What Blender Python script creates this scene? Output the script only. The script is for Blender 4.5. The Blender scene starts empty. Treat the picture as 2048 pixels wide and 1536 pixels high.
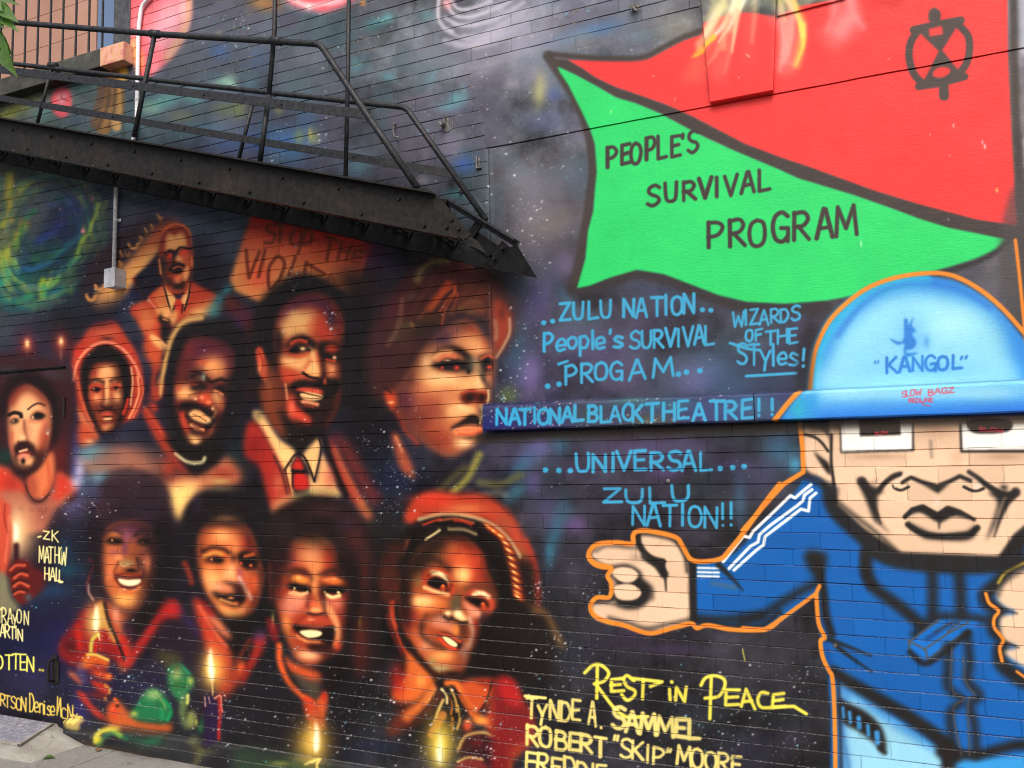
import bpy, bmesh, math, random
import numpy as np
from mathutils import Vector, Matrix

# ---------------------------------------------------------------- camera
YAW, PITCH, ROLL, FPX = math.radians(-24.6486), math.radians(4.7029), math.radians(-1.17608), 1700.0
CAM_D, CAM_H = 3.75, 1.67           # distance to the wall face, eye height
_f = np.array([math.sin(YAW) * math.cos(PITCH), math.cos(YAW) * math.cos(PITCH), math.sin(PITCH)])
_r = np.array([math.cos(YAW), -math.sin(YAW), 0.0])
_u = np.cross(_r, _f)
CR = math.cos(ROLL) * _r + math.sin(ROLL) * _u
CU = -math.sin(ROLL) * _r + math.cos(ROLL) * _u
CF = _f
CC = np.array([0.0, -CAM_D, CAM_H])
scene = bpy.context.scene
cd = bpy.data.cameras.new('camera')
cam = bpy.data.objects.new('camera', cd)
scene.collection.objects.link(cam)
cam.matrix_world = Matrix(((CR[0], CU[0], -CF[0], CC[0]), (CR[1], CU[1], -CF[1], CC[1]), (CR[2], CU[2], -CF[2], CC[2]), (0, 0, 0, 1)))
cd.sensor_width = 36.0
cd.lens = FPX / 2048.0 * 36.0
cd.clip_start, cd.clip_end = 0.05, 2000.0
scene.camera = cam

# ---------------------------------------------------------------- daylight
SUN_EL, SUN_AZ = math.radians(46), math.radians(162)      # azimuth clockwise from +Y: behind the camera, to its right
world = bpy.data.worlds.new('World')
scene.world = world
world.use_nodes = True
nt = world.node_tree
sky = nt.nodes.new('ShaderNodeTexSky')
sky.sky_type = 'NISHITA'
sky.sun_disc = False
sky.sun_elevation = SUN_EL
sky.sun_rotation = SUN_AZ
sky.air_density, sky.dust_density, sky.ozone_density = 0.8, 7.0, 0.4
bgn = nt.nodes['Background']
bgn.inputs['Strength'].default_value = 0.13
nt.links.new(sky.outputs['Color'], bgn.inputs['Color'])
sl = bpy.data.lights.new('sun', 'SUN')
sl.energy, sl.angle, sl.color = 1.1, math.radians(40), (1.0, 0.985, 0.955)
sun = bpy.data.objects.new('sun', sl)
scene.collection.objects.link(sun)
_sd = Vector((math.sin(SUN_AZ) * math.cos(SUN_EL), math.cos(SUN_AZ) * math.cos(SUN_EL), math.sin(SUN_EL)))
sun.rotation_euler = _sd.to_track_quat('Z', 'Y').to_euler()
vs = scene.view_settings
vs.view_transform, vs.look, vs.gamma, vs.use_curve_mapping = 'Standard', 'None', 1.0, False
vs.exposure = 0.44
scene.cycles.filter_width = 1.05

def W(px, py, off=0.0):
    """point of the plane `off` metres in front of the wall seen at photo pixel px, py"""
    d = (px - 1024) / FPX * CR - (py - 768) / FPX * CU + CF
    return CC + d * (CAM_D - off) / d[1]

def GP(px, py, z=0.0):
    d = (px - 1024) / FPX * CR - (py - 768) / FPX * CU + CF
    return CC + d * (z - CAM_H) / d[2]

def at_depth(px, py, dist):
    d = (px - 1024) / FPX * CR - (py - 768) / FPX * CU + CF
    return CC + d * dist

def prj(x, y, z):
    """world arrays -> photo pixels"""
    vx, vy, vz = x - CC[0], y - CC[1], z - CC[2]
    dz = vx * CF[0] + vy * CF[1] + vz * CF[2]
    return (1024 + FPX * (vx * CR[0] + vy * CR[1] + vz * CR[2]) / dz,
            768 - FPX * (vx * CU[0] + vy * CU[1] + vz * CU[2]) / dz)

# ---------------------------------------------------------------- paint engine
# The wall carries a hand painted mural.  It is painted here stroke by stroke with
# soft fills, strokes and spray dots, then laid on the wall in wall metres.
PS = 0.9
PX0, PY0, PX1, PY1 = -330, -260, 2440, 1830
PW, PH = int((PX1 - PX0) * PS), int((PY1 - PY0) * PS)
CV = np.zeros((PH, PW, 3), np.float32)
FR = [0.0, 0.0, 1.0]
CLIP = [None]
rng = np.random.default_rng(7)

def at(x0, y0, s):
    FR[:] = [x0, y0, s]

def pts(s):
    a = np.array(s.split() if isinstance(s, str) else s, float).reshape(-1, 2)
    return np.stack([FR[0] + a[:, 0] / FR[2], FR[1] + a[:, 1] / FR[2]], 1)

def spl(p, closed=True, n=7):
    if len(p) < 3:
        return p
    q = np.vstack([p[-1:], p, p[:2]]) if closed else np.vstack([2 * p[0] - p[1], p, 2 * p[-1] - p[-2]])
    t = np.linspace(0, 1, n, endpoint=False)[:, None]
    out = []
    for i in range(1, len(q) - 2):
        a, b_, c, d = q[i - 1], q[i], q[i + 1], q[i + 2]
        out.append(.5 * (2 * b_ + (c - a) * t + (2 * a - 5 * b_ + 4 * c - d) * t * t + (3 * b_ - a - 3 * c + d) * t ** 3))
    out = np.vstack(out)
    return out if closed else np.vstack([out, p[-1:]])

def boxblur(m, r):
    if r < 1:
        return m
    for ax in (0, 1):
        pad = [(0, 0), (0, 0)]
        pad[ax] = (r + 1, r)
        c = np.cumsum(np.pad(m, pad), axis=ax)
        n = m.shape[ax]
        m = (np.take(c, np.arange(2 * r + 1, 2 * r + 1 + n), axis=ax) - np.take(c, np.arange(n), axis=ax)) / (2 * r + 1)
    return m

def blur(m, sig):
    if sig < .45:
        return m
    r = int(round(sig * .97))
    if r < 1:
        k = sig * .35
        q = np.pad(m, 1, mode='edge')
        return m * (1 - 4 * k * .5) + .5 * k * (q[:-2, 1:-1] + q[2:, 1:-1] + q[1:-1, :-2] + q[1:-1, 2:])
    for _ in range(3):
        m = boxblur(m, r)
    return m

def raster(p, x0, y0, w, h):
    SS = 2
    acc = np.zeros((h * SS, w + 2), np.float32)
    q = np.roll(p, -1, 0)
    for (ax, ay), (bx, by) in zip(p, q):
        if ay == by:
            continue
        sg = 1.0
        if ay > by:
            ax, ay, bx, by, sg = bx, by, ax, ay, -1.0
        r0 = max(0, int(math.ceil((ay - y0) * SS - .5)))
        r1 = min(h * SS - 1, int(math.ceil((by - y0) * SS - .5)) - 1)
        if r1 < r0:
            continue
        rr = np.arange(r0, r1 + 1)
        yy = y0 + (rr + .5) / SS
        xx = np.clip(ax + (bx - ax) * (yy - ay) / (by - ay) - x0, 0, w - .001)
        xi = xx.astype(int)
        fr = xx - xi
        acc[rr, xi] += sg * (1 - fr)
        acc[rr, xi + 1] += sg * fr
    m = np.clip(np.abs(np.cumsum(acc, 1)[:, :w]), 0, 1)
    return m.reshape(h, SS, w).mean(1)

def put(m, x0, y0, col, a):
    h, w = m.shape
    cx0, cy0, cx1, cy1 = max(0, x0), max(0, y0), min(PW, x0 + w), min(PH, y0 + h)
    if cx1 <= cx0 or cy1 <= cy0:
        return
    mm = m[cy0 - y0:cy1 - y0, cx0 - x0:cx1 - x0] * a
    if CLIP[0] is not None:
        mm = mm * CLIP[0][cy0:cy1, cx0:cx1]
    t = CV[cy0:cy1, cx0:cx1]
    if len(col) == 3 and not hasattr(col[0], '__len__'):
        c = np.array(col, np.float32)
        t += mm[..., None] * (c - t)
    else:
        c1, c2, (xa, ya, xb, yb) = col
        yy, xx = np.mgrid[cy0:cy1, cx0:cx1]
        gx = xx / PS + PX0
        gy = yy / PS + PY0
        d2 = (xb - xa) ** 2 + (yb - ya) ** 2
        tt = np.clip(((gx - xa) * (xb - xa) + (gy - ya) * (yb - ya)) / d2, 0, 1)[..., None]
        c = np.array(c1, np.float32) * (1 - tt) + np.array(c2, np.float32) * tt
        t += mm[..., None] * (c - t)

def mask_of(p, sig):
    """canvas polygon -> soft mask and its corner"""
    mg = int(3 * sig + 3)
    x0, y0 = int(p[:, 0].min()) - mg, int(p[:, 1].min()) - mg
    x1, y1 = int(p[:, 0].max()) + mg + 2, int(p[:, 1].max()) + mg + 2
    x0, y0, x1, y1 = max(x0, -60), max(y0, -60), min(x1, PW + 60), min(y1, PH + 60)
    if x1 - x0 < 2 or y1 - y0 < 2:
        return None
    return blur(raster(p, x0, y0, x1 - x0, y1 - y0), sig), x0, y0

def cvs(p):
    return np.stack([(p[:, 0] - PX0) * PS, (p[:, 1] - PY0) * PS], 1)

def grad(c1, c2, s):
    p = pts(s)
    return (c1, c2, (p[0, 0], p[0, 1], p[1, 0], p[1, 1]))

def f(s, col, bl=2.5, a=1.0, sp=True):
    """soft closed fill"""
    p = pts(s)
    if sp:
        p = spl(p)
    r = mask_of(cvs(p), bl * PS)
    if r:
        put(r[0], r[1], r[2], col, a)

def clip(s=None, bl=2.0, sp=True):
    if s is None:
        CLIP[0] = None
        return
    p = pts(s)
    if sp:
        p = spl(p)
    m, x0, y0 = mask_of(cvs(p), bl * PS)
    M = np.zeros((PH, PW), np.float32)
    h, w = m.shape
    a0, b0, a1, b1 = max(0, x0), max(0, y0), min(PW, x0 + w), min(PH, y0 + h)
    M[b0:b1, a0:a1] = m[b0 - y0:b1 - y0, a0 - x0:a1 - x0]
    CLIP[0] = M

def edge(sig, dx, dy, col, a=1.0, g=1.6):
    """form shading just inside the current clip outline, heavier on the side away from (dx, dy)"""
    M = CLIP[0]
    ys, xs = np.nonzero(M > .02)
    x0, x1, y0, y1 = xs.min() - 4, xs.max() + 5, ys.min() - 4, ys.max() + 5
    x0, y0 = max(0, x0), max(0, y0)
    m = M[y0:y1, x0:x1]
    s = sig * PS
    pad = int(abs(dx * PS) + abs(dy * PS) + 3 * s + 4)
    q = blur(np.pad(m, pad), s)
    ox, oy = int(round(dx * PS)), int(round(dy * PS))
    q = q[pad - oy:pad - oy + m.shape[0], pad - ox:pad - ox + m.shape[1]]
    put(np.clip((1 - q) * g, 0, 1), x0, y0, col, a)

def stroke(p, w, col, bl=1.2, a=1.0, w2=None):
    """p canvas px polyline; w width in canvas px"""
    n = len(p)
    ws = np.linspace(w, w if w2 is None else w2, n)
    mg = ws.max() / 2 + 2.5 * bl + 3
    x0, y0 = int(p[:, 0].min() - mg), int(p[:, 1].min() - mg)
    x1, y1 = int(p[:, 0].max() + mg) + 2, int(p[:, 1].max() + mg) + 2
    M = np.zeros((y1 - y0, x1 - x0), np.float32)
    e = max(.8, bl * 1.6)
    for i in range(max(1, n - 1)):
        A = p[i]
        Bp = p[min(i + 1, n - 1)]
        ra, rb = ws[i] / 2, ws[min(i + 1, n - 1)] / 2
        g = max(ra, rb) + e + 1
        ux0, uy0 = int(min(A[0], Bp[0]) - g) - x0, int(min(A[1], Bp[1]) - g) - y0
        ux1, uy1 = int(max(A[0], Bp[0]) + g) + 2 - x0, int(max(A[1], Bp[1]) + g) + 2 - y0
        ux0, uy0 = max(0, ux0), max(0, uy0)
        ux1, uy1 = min(M.shape[1], ux1), min(M.shape[0], uy1)
        if ux1 <= ux0 or uy1 <= uy0:
            continue
        yy, xx = np.mgrid[uy0:uy1, ux0:ux1].astype(np.float32)
        xx += x0 + .5
        yy += y0 + .5
        dx, dy = Bp - A
        L2 = dx * dx + dy * dy
        t = np.clip(((xx - A[0]) * dx + (yy - A[1]) * dy) / L2, 0, 1) if L2 > 1e-9 else np.zeros_like(xx)
        d = np.hypot(xx - A[0] - t * dx, yy - A[1] - t * dy)
        r = ra + (rb - ra) * t
        v = np.clip((r - d) / (2 * e) + .5, 0, 1)
        v = v * v * (3 - 2 * v)
        M[uy0:uy1, ux0:ux1] = np.maximum(M[uy0:uy1, ux0:ux1], v)
    put(M, x0, y0, col, a)

def l(s, w, col, bl=1.2, a=1.0, w2=None, sp=True):
    p = pts(s)
    if sp and len(p) > 2:
        p = spl(p, False, 6)
    k = PS / FR[2]
    stroke(cvs(p), w * k, col, bl * PS, a, None if w2 is None else w2 * k)

def b(x, y, rx, ry, col, a=1.0, rot=0.0):
    """spray dot"""
    p = cvs(pts([x, y]))[0]
    k = PS / FR[2]
    rx, ry = max(rx * k, .5), max(ry * k, .5)
    g = 2.2 * max(rx, ry) + 1
    x0, y0, x1, y1 = int(p[0] - g), int(p[1] - g), int(p[0] + g) + 2, int(p[1] + g) + 2
    yy, xx = np.mgrid[y0:y1, x0:x1].astype(np.float32)
    c, s = math.cos(math.radians(rot)), math.sin(math.radians(rot))
    dx, dy = xx + .5 - p[0], yy + .5 - p[1]
    u, v = (dx * c + dy * s) / rx, (-dx * s + dy * c) / ry
    put(np.exp(-1.1 * (u * u + v * v)), x0, y0, col, a)

def vnoise(h, w, step, seed):
    r = np.random.default_rng(seed)
    gh, gw = int(h / step) + 3, int(w / step) + 3
    g = r.random((gh, gw)).astype(np.float32)
    yy, xx = np.arange(h) / step, np.arange(w) / step
    yi, xi = yy.astype(int), xx.astype(int)
    fy, fx = (yy - yi)[:, None], (xx - xi)[None, :]
    fy, fx = fy * fy * (3 - 2 * fy), fx * fx * (3 - 2 * fx)
    a_, b_ = g[yi][:, xi], g[yi][:, xi + 1]
    c_, d_ = g[yi + 1][:, xi], g[yi + 1][:, xi + 1]
    return (a_ * (1 - fx) + b_ * fx) * (1 - fy) + (c_ * (1 - fx) + d_ * fx) * fy

GL = {
 'A': ['0 1 .45 0 .55 0 1 1', '.2 .66 .82 .62'], 'B': ['.05 0 .05 1', '~.05 .03 .6 .03 .82 .22 .6 .44 .05 .48', '~.05 .48 .7 .5 .95 .74 .7 .97 .05 1'],
 'C': ['~.95 .18 .6 0 .2 .14 .02 .5 .2 .88 .6 1 .98 .84'], 'D': ['.05 0 .05 1', '~.05 .02 .6 .06 .95 .5 .6 .95 .05 1'],
 'E': ['.95 0 .05 .02 .05 1 1 .97', '.05 .5 .8 .47'], 'F': ['.95 0 .05 .02 .05 1', '.05 .5 .75 .47'],
 'G': ['~.95 .16 .6 0 .2 .12 .02 .5 .2 .9 .6 1 .92 .88', '.55 .55 .98 .55 .95 1.02'], 'H': ['.05 0 .05 1', '.95 0 .95 1', '.05 .5 .95 .48'],
 'I': ['.5 0 .5 1'], 'K': ['.05 0 .05 1', '.92 0 .1 .55', '.25 .48 1 1'], 'L': ['.08 0 .08 1 1 .95'],
 'M': ['0 1 .1 0 .5 .75 .88 0 1 1'], 'N': ['.03 1 .05 0 .93 1 .95 0'], 'O': ['~.5 0 .15 .12 .02 .5 .15 .88 .5 1 .85 .88 .98 .5 .85 .12 .5 0'],
 'P': ['.08 0 .08 1', '~.08 .03 .65 .02 .95 .25 .65 .52 .08 .58'], 'R': ['.08 0 .08 1', '~.08 .03 .65 .02 .92 .24 .65 .5 .08 .55', '.35 .54 1 1'],
 'S': ['~.95 .12 .6 0 .18 .1 .1 .3 .35 .46 .75 .55 .95 .75 .75 .95 .35 1 .02 .88'], 'T': ['0 .02 1 0', '.5 0 .5 1'],
 'U': ['~.04 0 .06 .6 .2 .93 .5 1 .8 .93 .93 .6 .95 0'], 'V': ['0 0 .5 1 1 0'], 'W': ['0 0 .2 1 .5 .3 .8 1 1 0'],
 'Y': ['0 0 .5 .5 1 0', '.5 .5 .5 1'], 'Z': ['.05 .03 .95 0 .05 .98 1 .96'], '.': ['.5 .93 .52 .95'], '!': ['.5 0 .5 .66', '.5 .94 .52 .96'],
 "'": ['.55 0 .45 .18'], '"': ['.3 .02 .2 .22', '.75 0 .65 .22'], ',': ['.5 .9 .4 1.1'], '_': ['0 1 1 .98'],
 'e': ['~.1 .72 .9 .66 .8 .42 .5 .36 .15 .5 .05 .75 .3 .98 .9 .92'], 'o': ['~.5 .38 .1 .5 .05 .75 .3 .98 .7 .95 .95 .7 .85 .45 .5 .38'],
 'p': ['.1 .38 .12 1.35', '~.1 .45 .6 .36 .92 .6 .7 .92 .12 .95'], 'l': ['.4 0 .45 1'], 's': ['~.9 .42 .4 .36 .15 .52 .5 .66 .9 .8 .6 .98 .05 .95'],
 'y': ['.05 .38 .5 .85', '.95 .3 .5 .85 .35 1.35'], 'i': ['.5 .4 .5 1', '.5 .15 .52 .17'], 'n': ['.08 1 .08 .4', '~.08 .55 .5 .38 .85 .5 .9 1'],
 'r': ['.1 .4 .1 1', '~.1 .6 .4 .4 .9 .42'], 't': ['.45 .1 .45 .95', '.05 .4 .9 .38'], 'c': ['~.9 .48 .5 .38 .1 .6 .2 .92 .9 .92'], 'a': ['~.85 .45 .4 .38 .08 .65 .3 .98 .8 .8', '.88 .4 .9 1'],
 'h': ['.08 0 .08 1', '~.08 .6 .5 .42 .88 .6 .9 1'],
}
GWID = {'I': .35, '.': .45, '!': .45, "'": .3, 'i': .35, 'l': .35, 'M': 1.25, 'W': 1.3, ' ': .6, ',': .4, '"': .6, 't': .7, 'r': .7, 'L': .9, 'E': .85}

def text(t, x0, y0, x1, y1, h, w, col, bl=1.0, a=1.0, gap=.28, h2=None, jit=.04, up=(0, -1)):
    """hand lettering on a base line from (x0,y0) to (x1,y1), photo units"""
    r = np.random.default_rng(len(t) * 31 + int(x0))
    ws = [GWID.get(c, 1.0) for c in t]
    tot = sum(ws) + gap * (len(t) - 1)
    base0, base1 = np.array([x0, y0], float), np.array([x1, y1], float)
    u = (base1 - base0) / tot
    pos = 0.0
    upv = np.array(up, float)
    for c, wd in zip(t, ws):
        if c != ' ':
            hh = h + ((h2 if h2 else h) - h) * pos / tot
            o = base0 + u * pos + r.normal(0, jit * h, 2)
            sc = 1 + r.normal(0, jit)
            for s in GL[c]:
                cur = s[0] == '~'
                q = np.array(s.lstrip('~').split(), float).reshape(-1, 2)
                q = q + r.normal(0, jit * .35, q.shape)
                p = o + q[:, :1] * u * wd + (1 - q[:, 1:]) * upv * hh * sc
                if cur:
                    p = spl(p, False, 5)
                stroke(cvs(p), w * PS * (1 + r.normal(0, .06)), col, bl * PS, a)
        pos += wd + gap
# ---------------------------------------------------------------- the mural: night sky
K = (32, 27, 27); K2 = (50, 38, 36); R = (172, 54, 40); r_ = (108, 36, 30); O = (206, 100, 56); o_ = (148, 72, 42)
P = (236, 174, 116); p_ = (206, 142, 94); Y = (248, 228, 162); U = (78, 46, 70); BK = (62, 54, 52)

GRID = [
 [(62,64,72),(64,66,76),(68,72,82),(70,76,84),(100,103,118),(80,86,102),(110,112,96),(100,98,96),(120,118,120)],
 [(74,86,80),(62,78,88),(58,68,92),(64,72,84),(76,80,92),(92,94,108),(90,90,96),(86,84,86),(110,106,108)],
 [(74,92,82),(44,48,64),(46,44,62),(40,36,50),(70,71,80),(62,62,74),(52,52,60),(60,58,64),(74,72,70)],
 [(40,38,58),(36,34,54),(34,32,44),(38,34,40),(48,47,70),(46,46,68),(36,36,50),(40,40,50),(50,50,60)],
 [(56,40,44),(48,42,58),(34,32,36),(33,32,34),(48,46,58),(44,42,56),(38,37,44),(40,40,46),(40,40,46)],
 [(32,30,58),(36,30,46),(30,28,34),(30,29,32),(40,39,46),(40,38,46),(38,37,44),(38,37,44),(38,37,44)],
 [(48,46,52),(46,50,50),(42,43,48),(44,43,46),(40,40,46),(38,38,46),(36,36,43),(36,36,42),(36,36,42)]]
_g = np.array(GRID, np.float32)
_yy = np.clip((np.arange(PH) / PS + PY0) / 256.0, 0, 5.999)
_xx = np.clip((np.arange(PW) / PS + PX0) / 256.0, 0, 7.999)
_yi, _xi = _yy.astype(int), _xx.astype(int)
_fy, _fx = (_yy - _yi)[:, None, None], (_xx - _xi)[None, :, None]
CV[:] = ((_g[_yi][:, _xi] * (1 - _fx) + _g[_yi][:, _xi + 1] * _fx) * (1 - _fy)
         + (_g[_yi + 1][:, _xi] * (1 - _fx) + _g[_yi + 1][:, _xi + 1] * _fx) * _fy)
_n = vnoise(PH, PW, 70, 1) * .5 + vnoise(PH, PW, 30, 2) * .3 + vnoise(PH, PW, 12, 3) * .2
_n = np.clip(_n + (vnoise(PH, PW, 5, 4) - .5) * .12 + (vnoise(PH, PW, 2.2, 5) - .5) * .10, 0, 1)
_rt = np.clip(((np.arange(PW) / PS + PX0) - 420) / 300, 0, 1)[None, :]
CV *= ((.62 - .34 * _rt) + (.76 + .60 * _rt) * _n)[..., None] * np.clip(1.22 - .24 * ((np.arange(PH) / PS + PY0) - 150) / 350, .98, 1.22)[:, None, None]  # mottling; upper wall lightened, its haze put into the paint colour
CV *= np.array([1.0, 1.0, .97], np.float32)
for k, c in enumerate([(98, 100, 120), (66, 96, 108), (78, 76, 98)]):
    m = np.clip((vnoise(PH, PW, 90, 20 + k) * .6 + vnoise(PH, PW, 34, 30 + k) * .4 - .56) * 4, 0, .5)
    sc = np.clip(1.25 - (np.arange(PH) / PS + PY0) / 1100.0, .25, 1)[:, None] * np.clip((np.arange(PW) / PS + PX0) / 700.0 + .3, .3, 1)[None]
    CV += (m * sc)[..., None] * (np.array(c, np.float32) - CV)

# spiral glow and coloured dust, upper left
at(0, 0, 3.657)
TL = (96, 168, 166)
for x, y, rx, ry, rot, c, a in [
    (1200,740,150,60,-20,TL,.75),(1420,700,80,70,0,TL,.6),(1650,590,90,40,-20,(140,190,170),.8),(1100,790,90,50,0,(150,190,170),.6),(1690,620,40,30,0,(160,215,190),.8),
    (1610,370,80,60,0,(58,98,160),.8),(1900,420,100,90,0,(54,88,140),.6),(1750,800,60,70,0,(150,160,90),.55),(1640,800,110,70,0,(120,140,90),.5),
    (2100,1020,200,90,0,(60,100,160),.7),(2250,900,90,160,0,(66,110,160),.6),(2300,1000,40,60,0,(150,160,80),.6),(1900,1040,120,70,0,(50,84,150),.6),(1650,1060,160,60,0,(54,80,130),.6),
    (600,640,100,40,-20,(120,170,170),.7),(720,620,60,40,0,(110,150,160),.6),(200,760,120,50,-30,(140,150,70),.6),(60,830,100,50,-30,(150,160,60),.7),(330,830,100,50,0,(80,130,130),.5),
    (560,880,120,60,0,(60,80,110),.5),(1000,900,90,50,0,(90,130,140),.6),(1960,30,120,60,0,(170,120,70),.8),(1900,20,60,40,0,(190,140,80),.6),(1600,240,30,20,-40,(170,170,120),.6),
    (1330,850,120,50,0,(110,120,80),.5),(1500,930,160,40,0,(70,110,130),.5),(1830,600,60,40,0,(70,110,130),.5)]:
    b(x, y, rx, ry, c, a, rot)
at(500, 0, 3.657)
for x, y, rx, ry, rot, c, a in [
    (930,160,110,40,-20,(84,150,160),.8),(1010,130,40,40,0,(110,180,190),.6),(770,470,50,60,-50,(80,140,150),.7),(880,210,80,40,0,(60,100,110),.5),(1010,560,60,40,0,(80,150,160),.6),
    (1330,560,30,60,20,(84,150,160),.6),(1510,720,70,60,0,(100,170,180),.75),(1300,110,60,40,0,(90,150,160),.5),(1440,780,80,40,0,(90,150,165),.6),(1570,1200,90,70,0,(54,90,160),.9),
    (1480,1080,80,90,20,(120,112,140),.6),(1200,730,90,40,0,(110,104,124),.6),(1060,900,60,120,0,(96,84,110),.6),(1130,1000,80,70,0,(120,110,130),.4),(820,1180,100,90,0,(90,140,150),.5),
    (780,1230,80,60,0,(80,130,150),.5),(300,1100,120,120,0,(60,110,160),.6),(360,1000,40,60,0,(130,150,80),.6),(440,980,20,50,0,(180,180,90),.8),(210,810,30,30,0,(140,140,80),.6),
    (1260,1320,60,40,0,(160,160,175),.5),(1280,1130,30,70,0,(130,120,140),.5),(1500,1420,90,50,0,(80,140,150),.7),(1900,620,70,50,-30,(150,150,165),.6),(1700,500,120,60,-20,(110,106,120),.6)]:
    b(x, y, rx, ry, c, a, rot)
# pale swirl, top centre
W1 = (210, 208, 222)
b(1650, 170, 260, 110, (150, 150, 172), .55, -12)
b(1750, 260, 250, 60, (170, 168, 192), .55, -20)
for s, w, a in [("1385 -40 1375 60 1380 140 1420 200 1480 230", 26, .9), ("1470 0 1520 60 1620 60 1760 10", 24, .8), ("1440 30 1500 110 1620 120 1800 60 1900 10", 28, .75), ("1430 130 1520 180 1650 180 1830 120 2000 20", 30, .75),
                ("1420 210 1530 270 1660 290 1820 220 2000 110", 26, .7), ("1430 300 1560 330 1680 320 1850 230", 46, .7), ("1650 340 1800 300 1950 200 2060 120", 50, .55), ("1560 260 1700 250 1850 170 2040 60", 20, .7)]:
    l(s, w, W1, 3, a)
b(1440, 20, 40, 50, (240, 170, 180), .8)
l("1690 520 1800 450 1950 360 2070 300", 50, (150, 150, 168), 8, .6)
l("1560 640 1570 720", 40, (110, 170, 180), 6, .5)
# red planets along the top
at(0, 0, 3.657)
RD = (236, 96, 108); PK = (246, 180, 196)
clip("960 -200 960 330 1020 560 1090 560 1230 450 1330 320 1390 170 1400 20 1380 -200", 3)
f("800 -300 800 650 1500 650 1500 -300", RD, 1, 1, False)
b(1250, 120, 110, 160, PK, .95); b(1180, 250, 130, 150, PK, .8); b(1130, 500, 60, 60, PK, .5); b(1060, 60, 70, 110, (240,130,140), .7)
b(990, 220, 30, 160, (240, 160, 170), .7)
l("1400 -60 1385 120 1350 240 1290 330 1240 420", 60, (250, 200, 140), 7, .85)
l("960 330 1000 450 970 520", 90, (250, 190, 110), 8, .9)
b(1340, 60, 40, 120, (250, 226, 226), .6)
clip()
l("1402 -60 1400 120 1345 300", 10, (200, 190, 196), 3, .5)
f("440 635 500 650 525 720 520 800 480 850 430 855 385 800 375 720 400 660", RD, 2)
b(455, 720, 40, 50, PK, .9); b(430, 800, 40, 40, (240, 110, 130), .8); l("450 700 455 720 500 735", 10, R, 1.5, .8)
at(500, 0, 3.657)
f("210 -80 290 20 370 60 520 80 650 60 720 20 800 -30 760 -160 300 -160", (238, 92, 104), 3)
l("300 -10 420 40 560 30 700 -20", 40, (252, 220, 226), 5, .9); b(430, 50, 25, 25, (255, 240, 240), .9); b(540, 70, 60, 25, RD, .9); b(640, 10, 60, 30, PK, .6)
l("250 20 350 70 520 92 690 55 800 0", 22, (170, 150, 170), 5, .5)
f("812 10 840 8 842 36 815 40", (232, 150, 70), 2)
# brown painted pier below the landing
at(0, 0, 3.657)
for s, w, c, a in [("760 560 750 700 700 900", 80, (110, 80, 60), .8), ("840 500 830 700 760 930", 110, (170, 118, 60), .75), ("880 560 885 760 860 930", 50, (196, 150, 84), .85), ("800 600 790 760 720 930", 26, (74, 60, 54), .8), ("850 620 830 800 800 930", 18, (84, 66, 50), .8),
                   ("850 480 900 500 905 560", 60, (246, 190, 80), .9), ("840 870 850 930", 60, (190, 150, 100), .8), ("900 640 905 1000", 14, (60, 54, 54), .6)]:
    l(s, w, c, 3, a)
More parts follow.
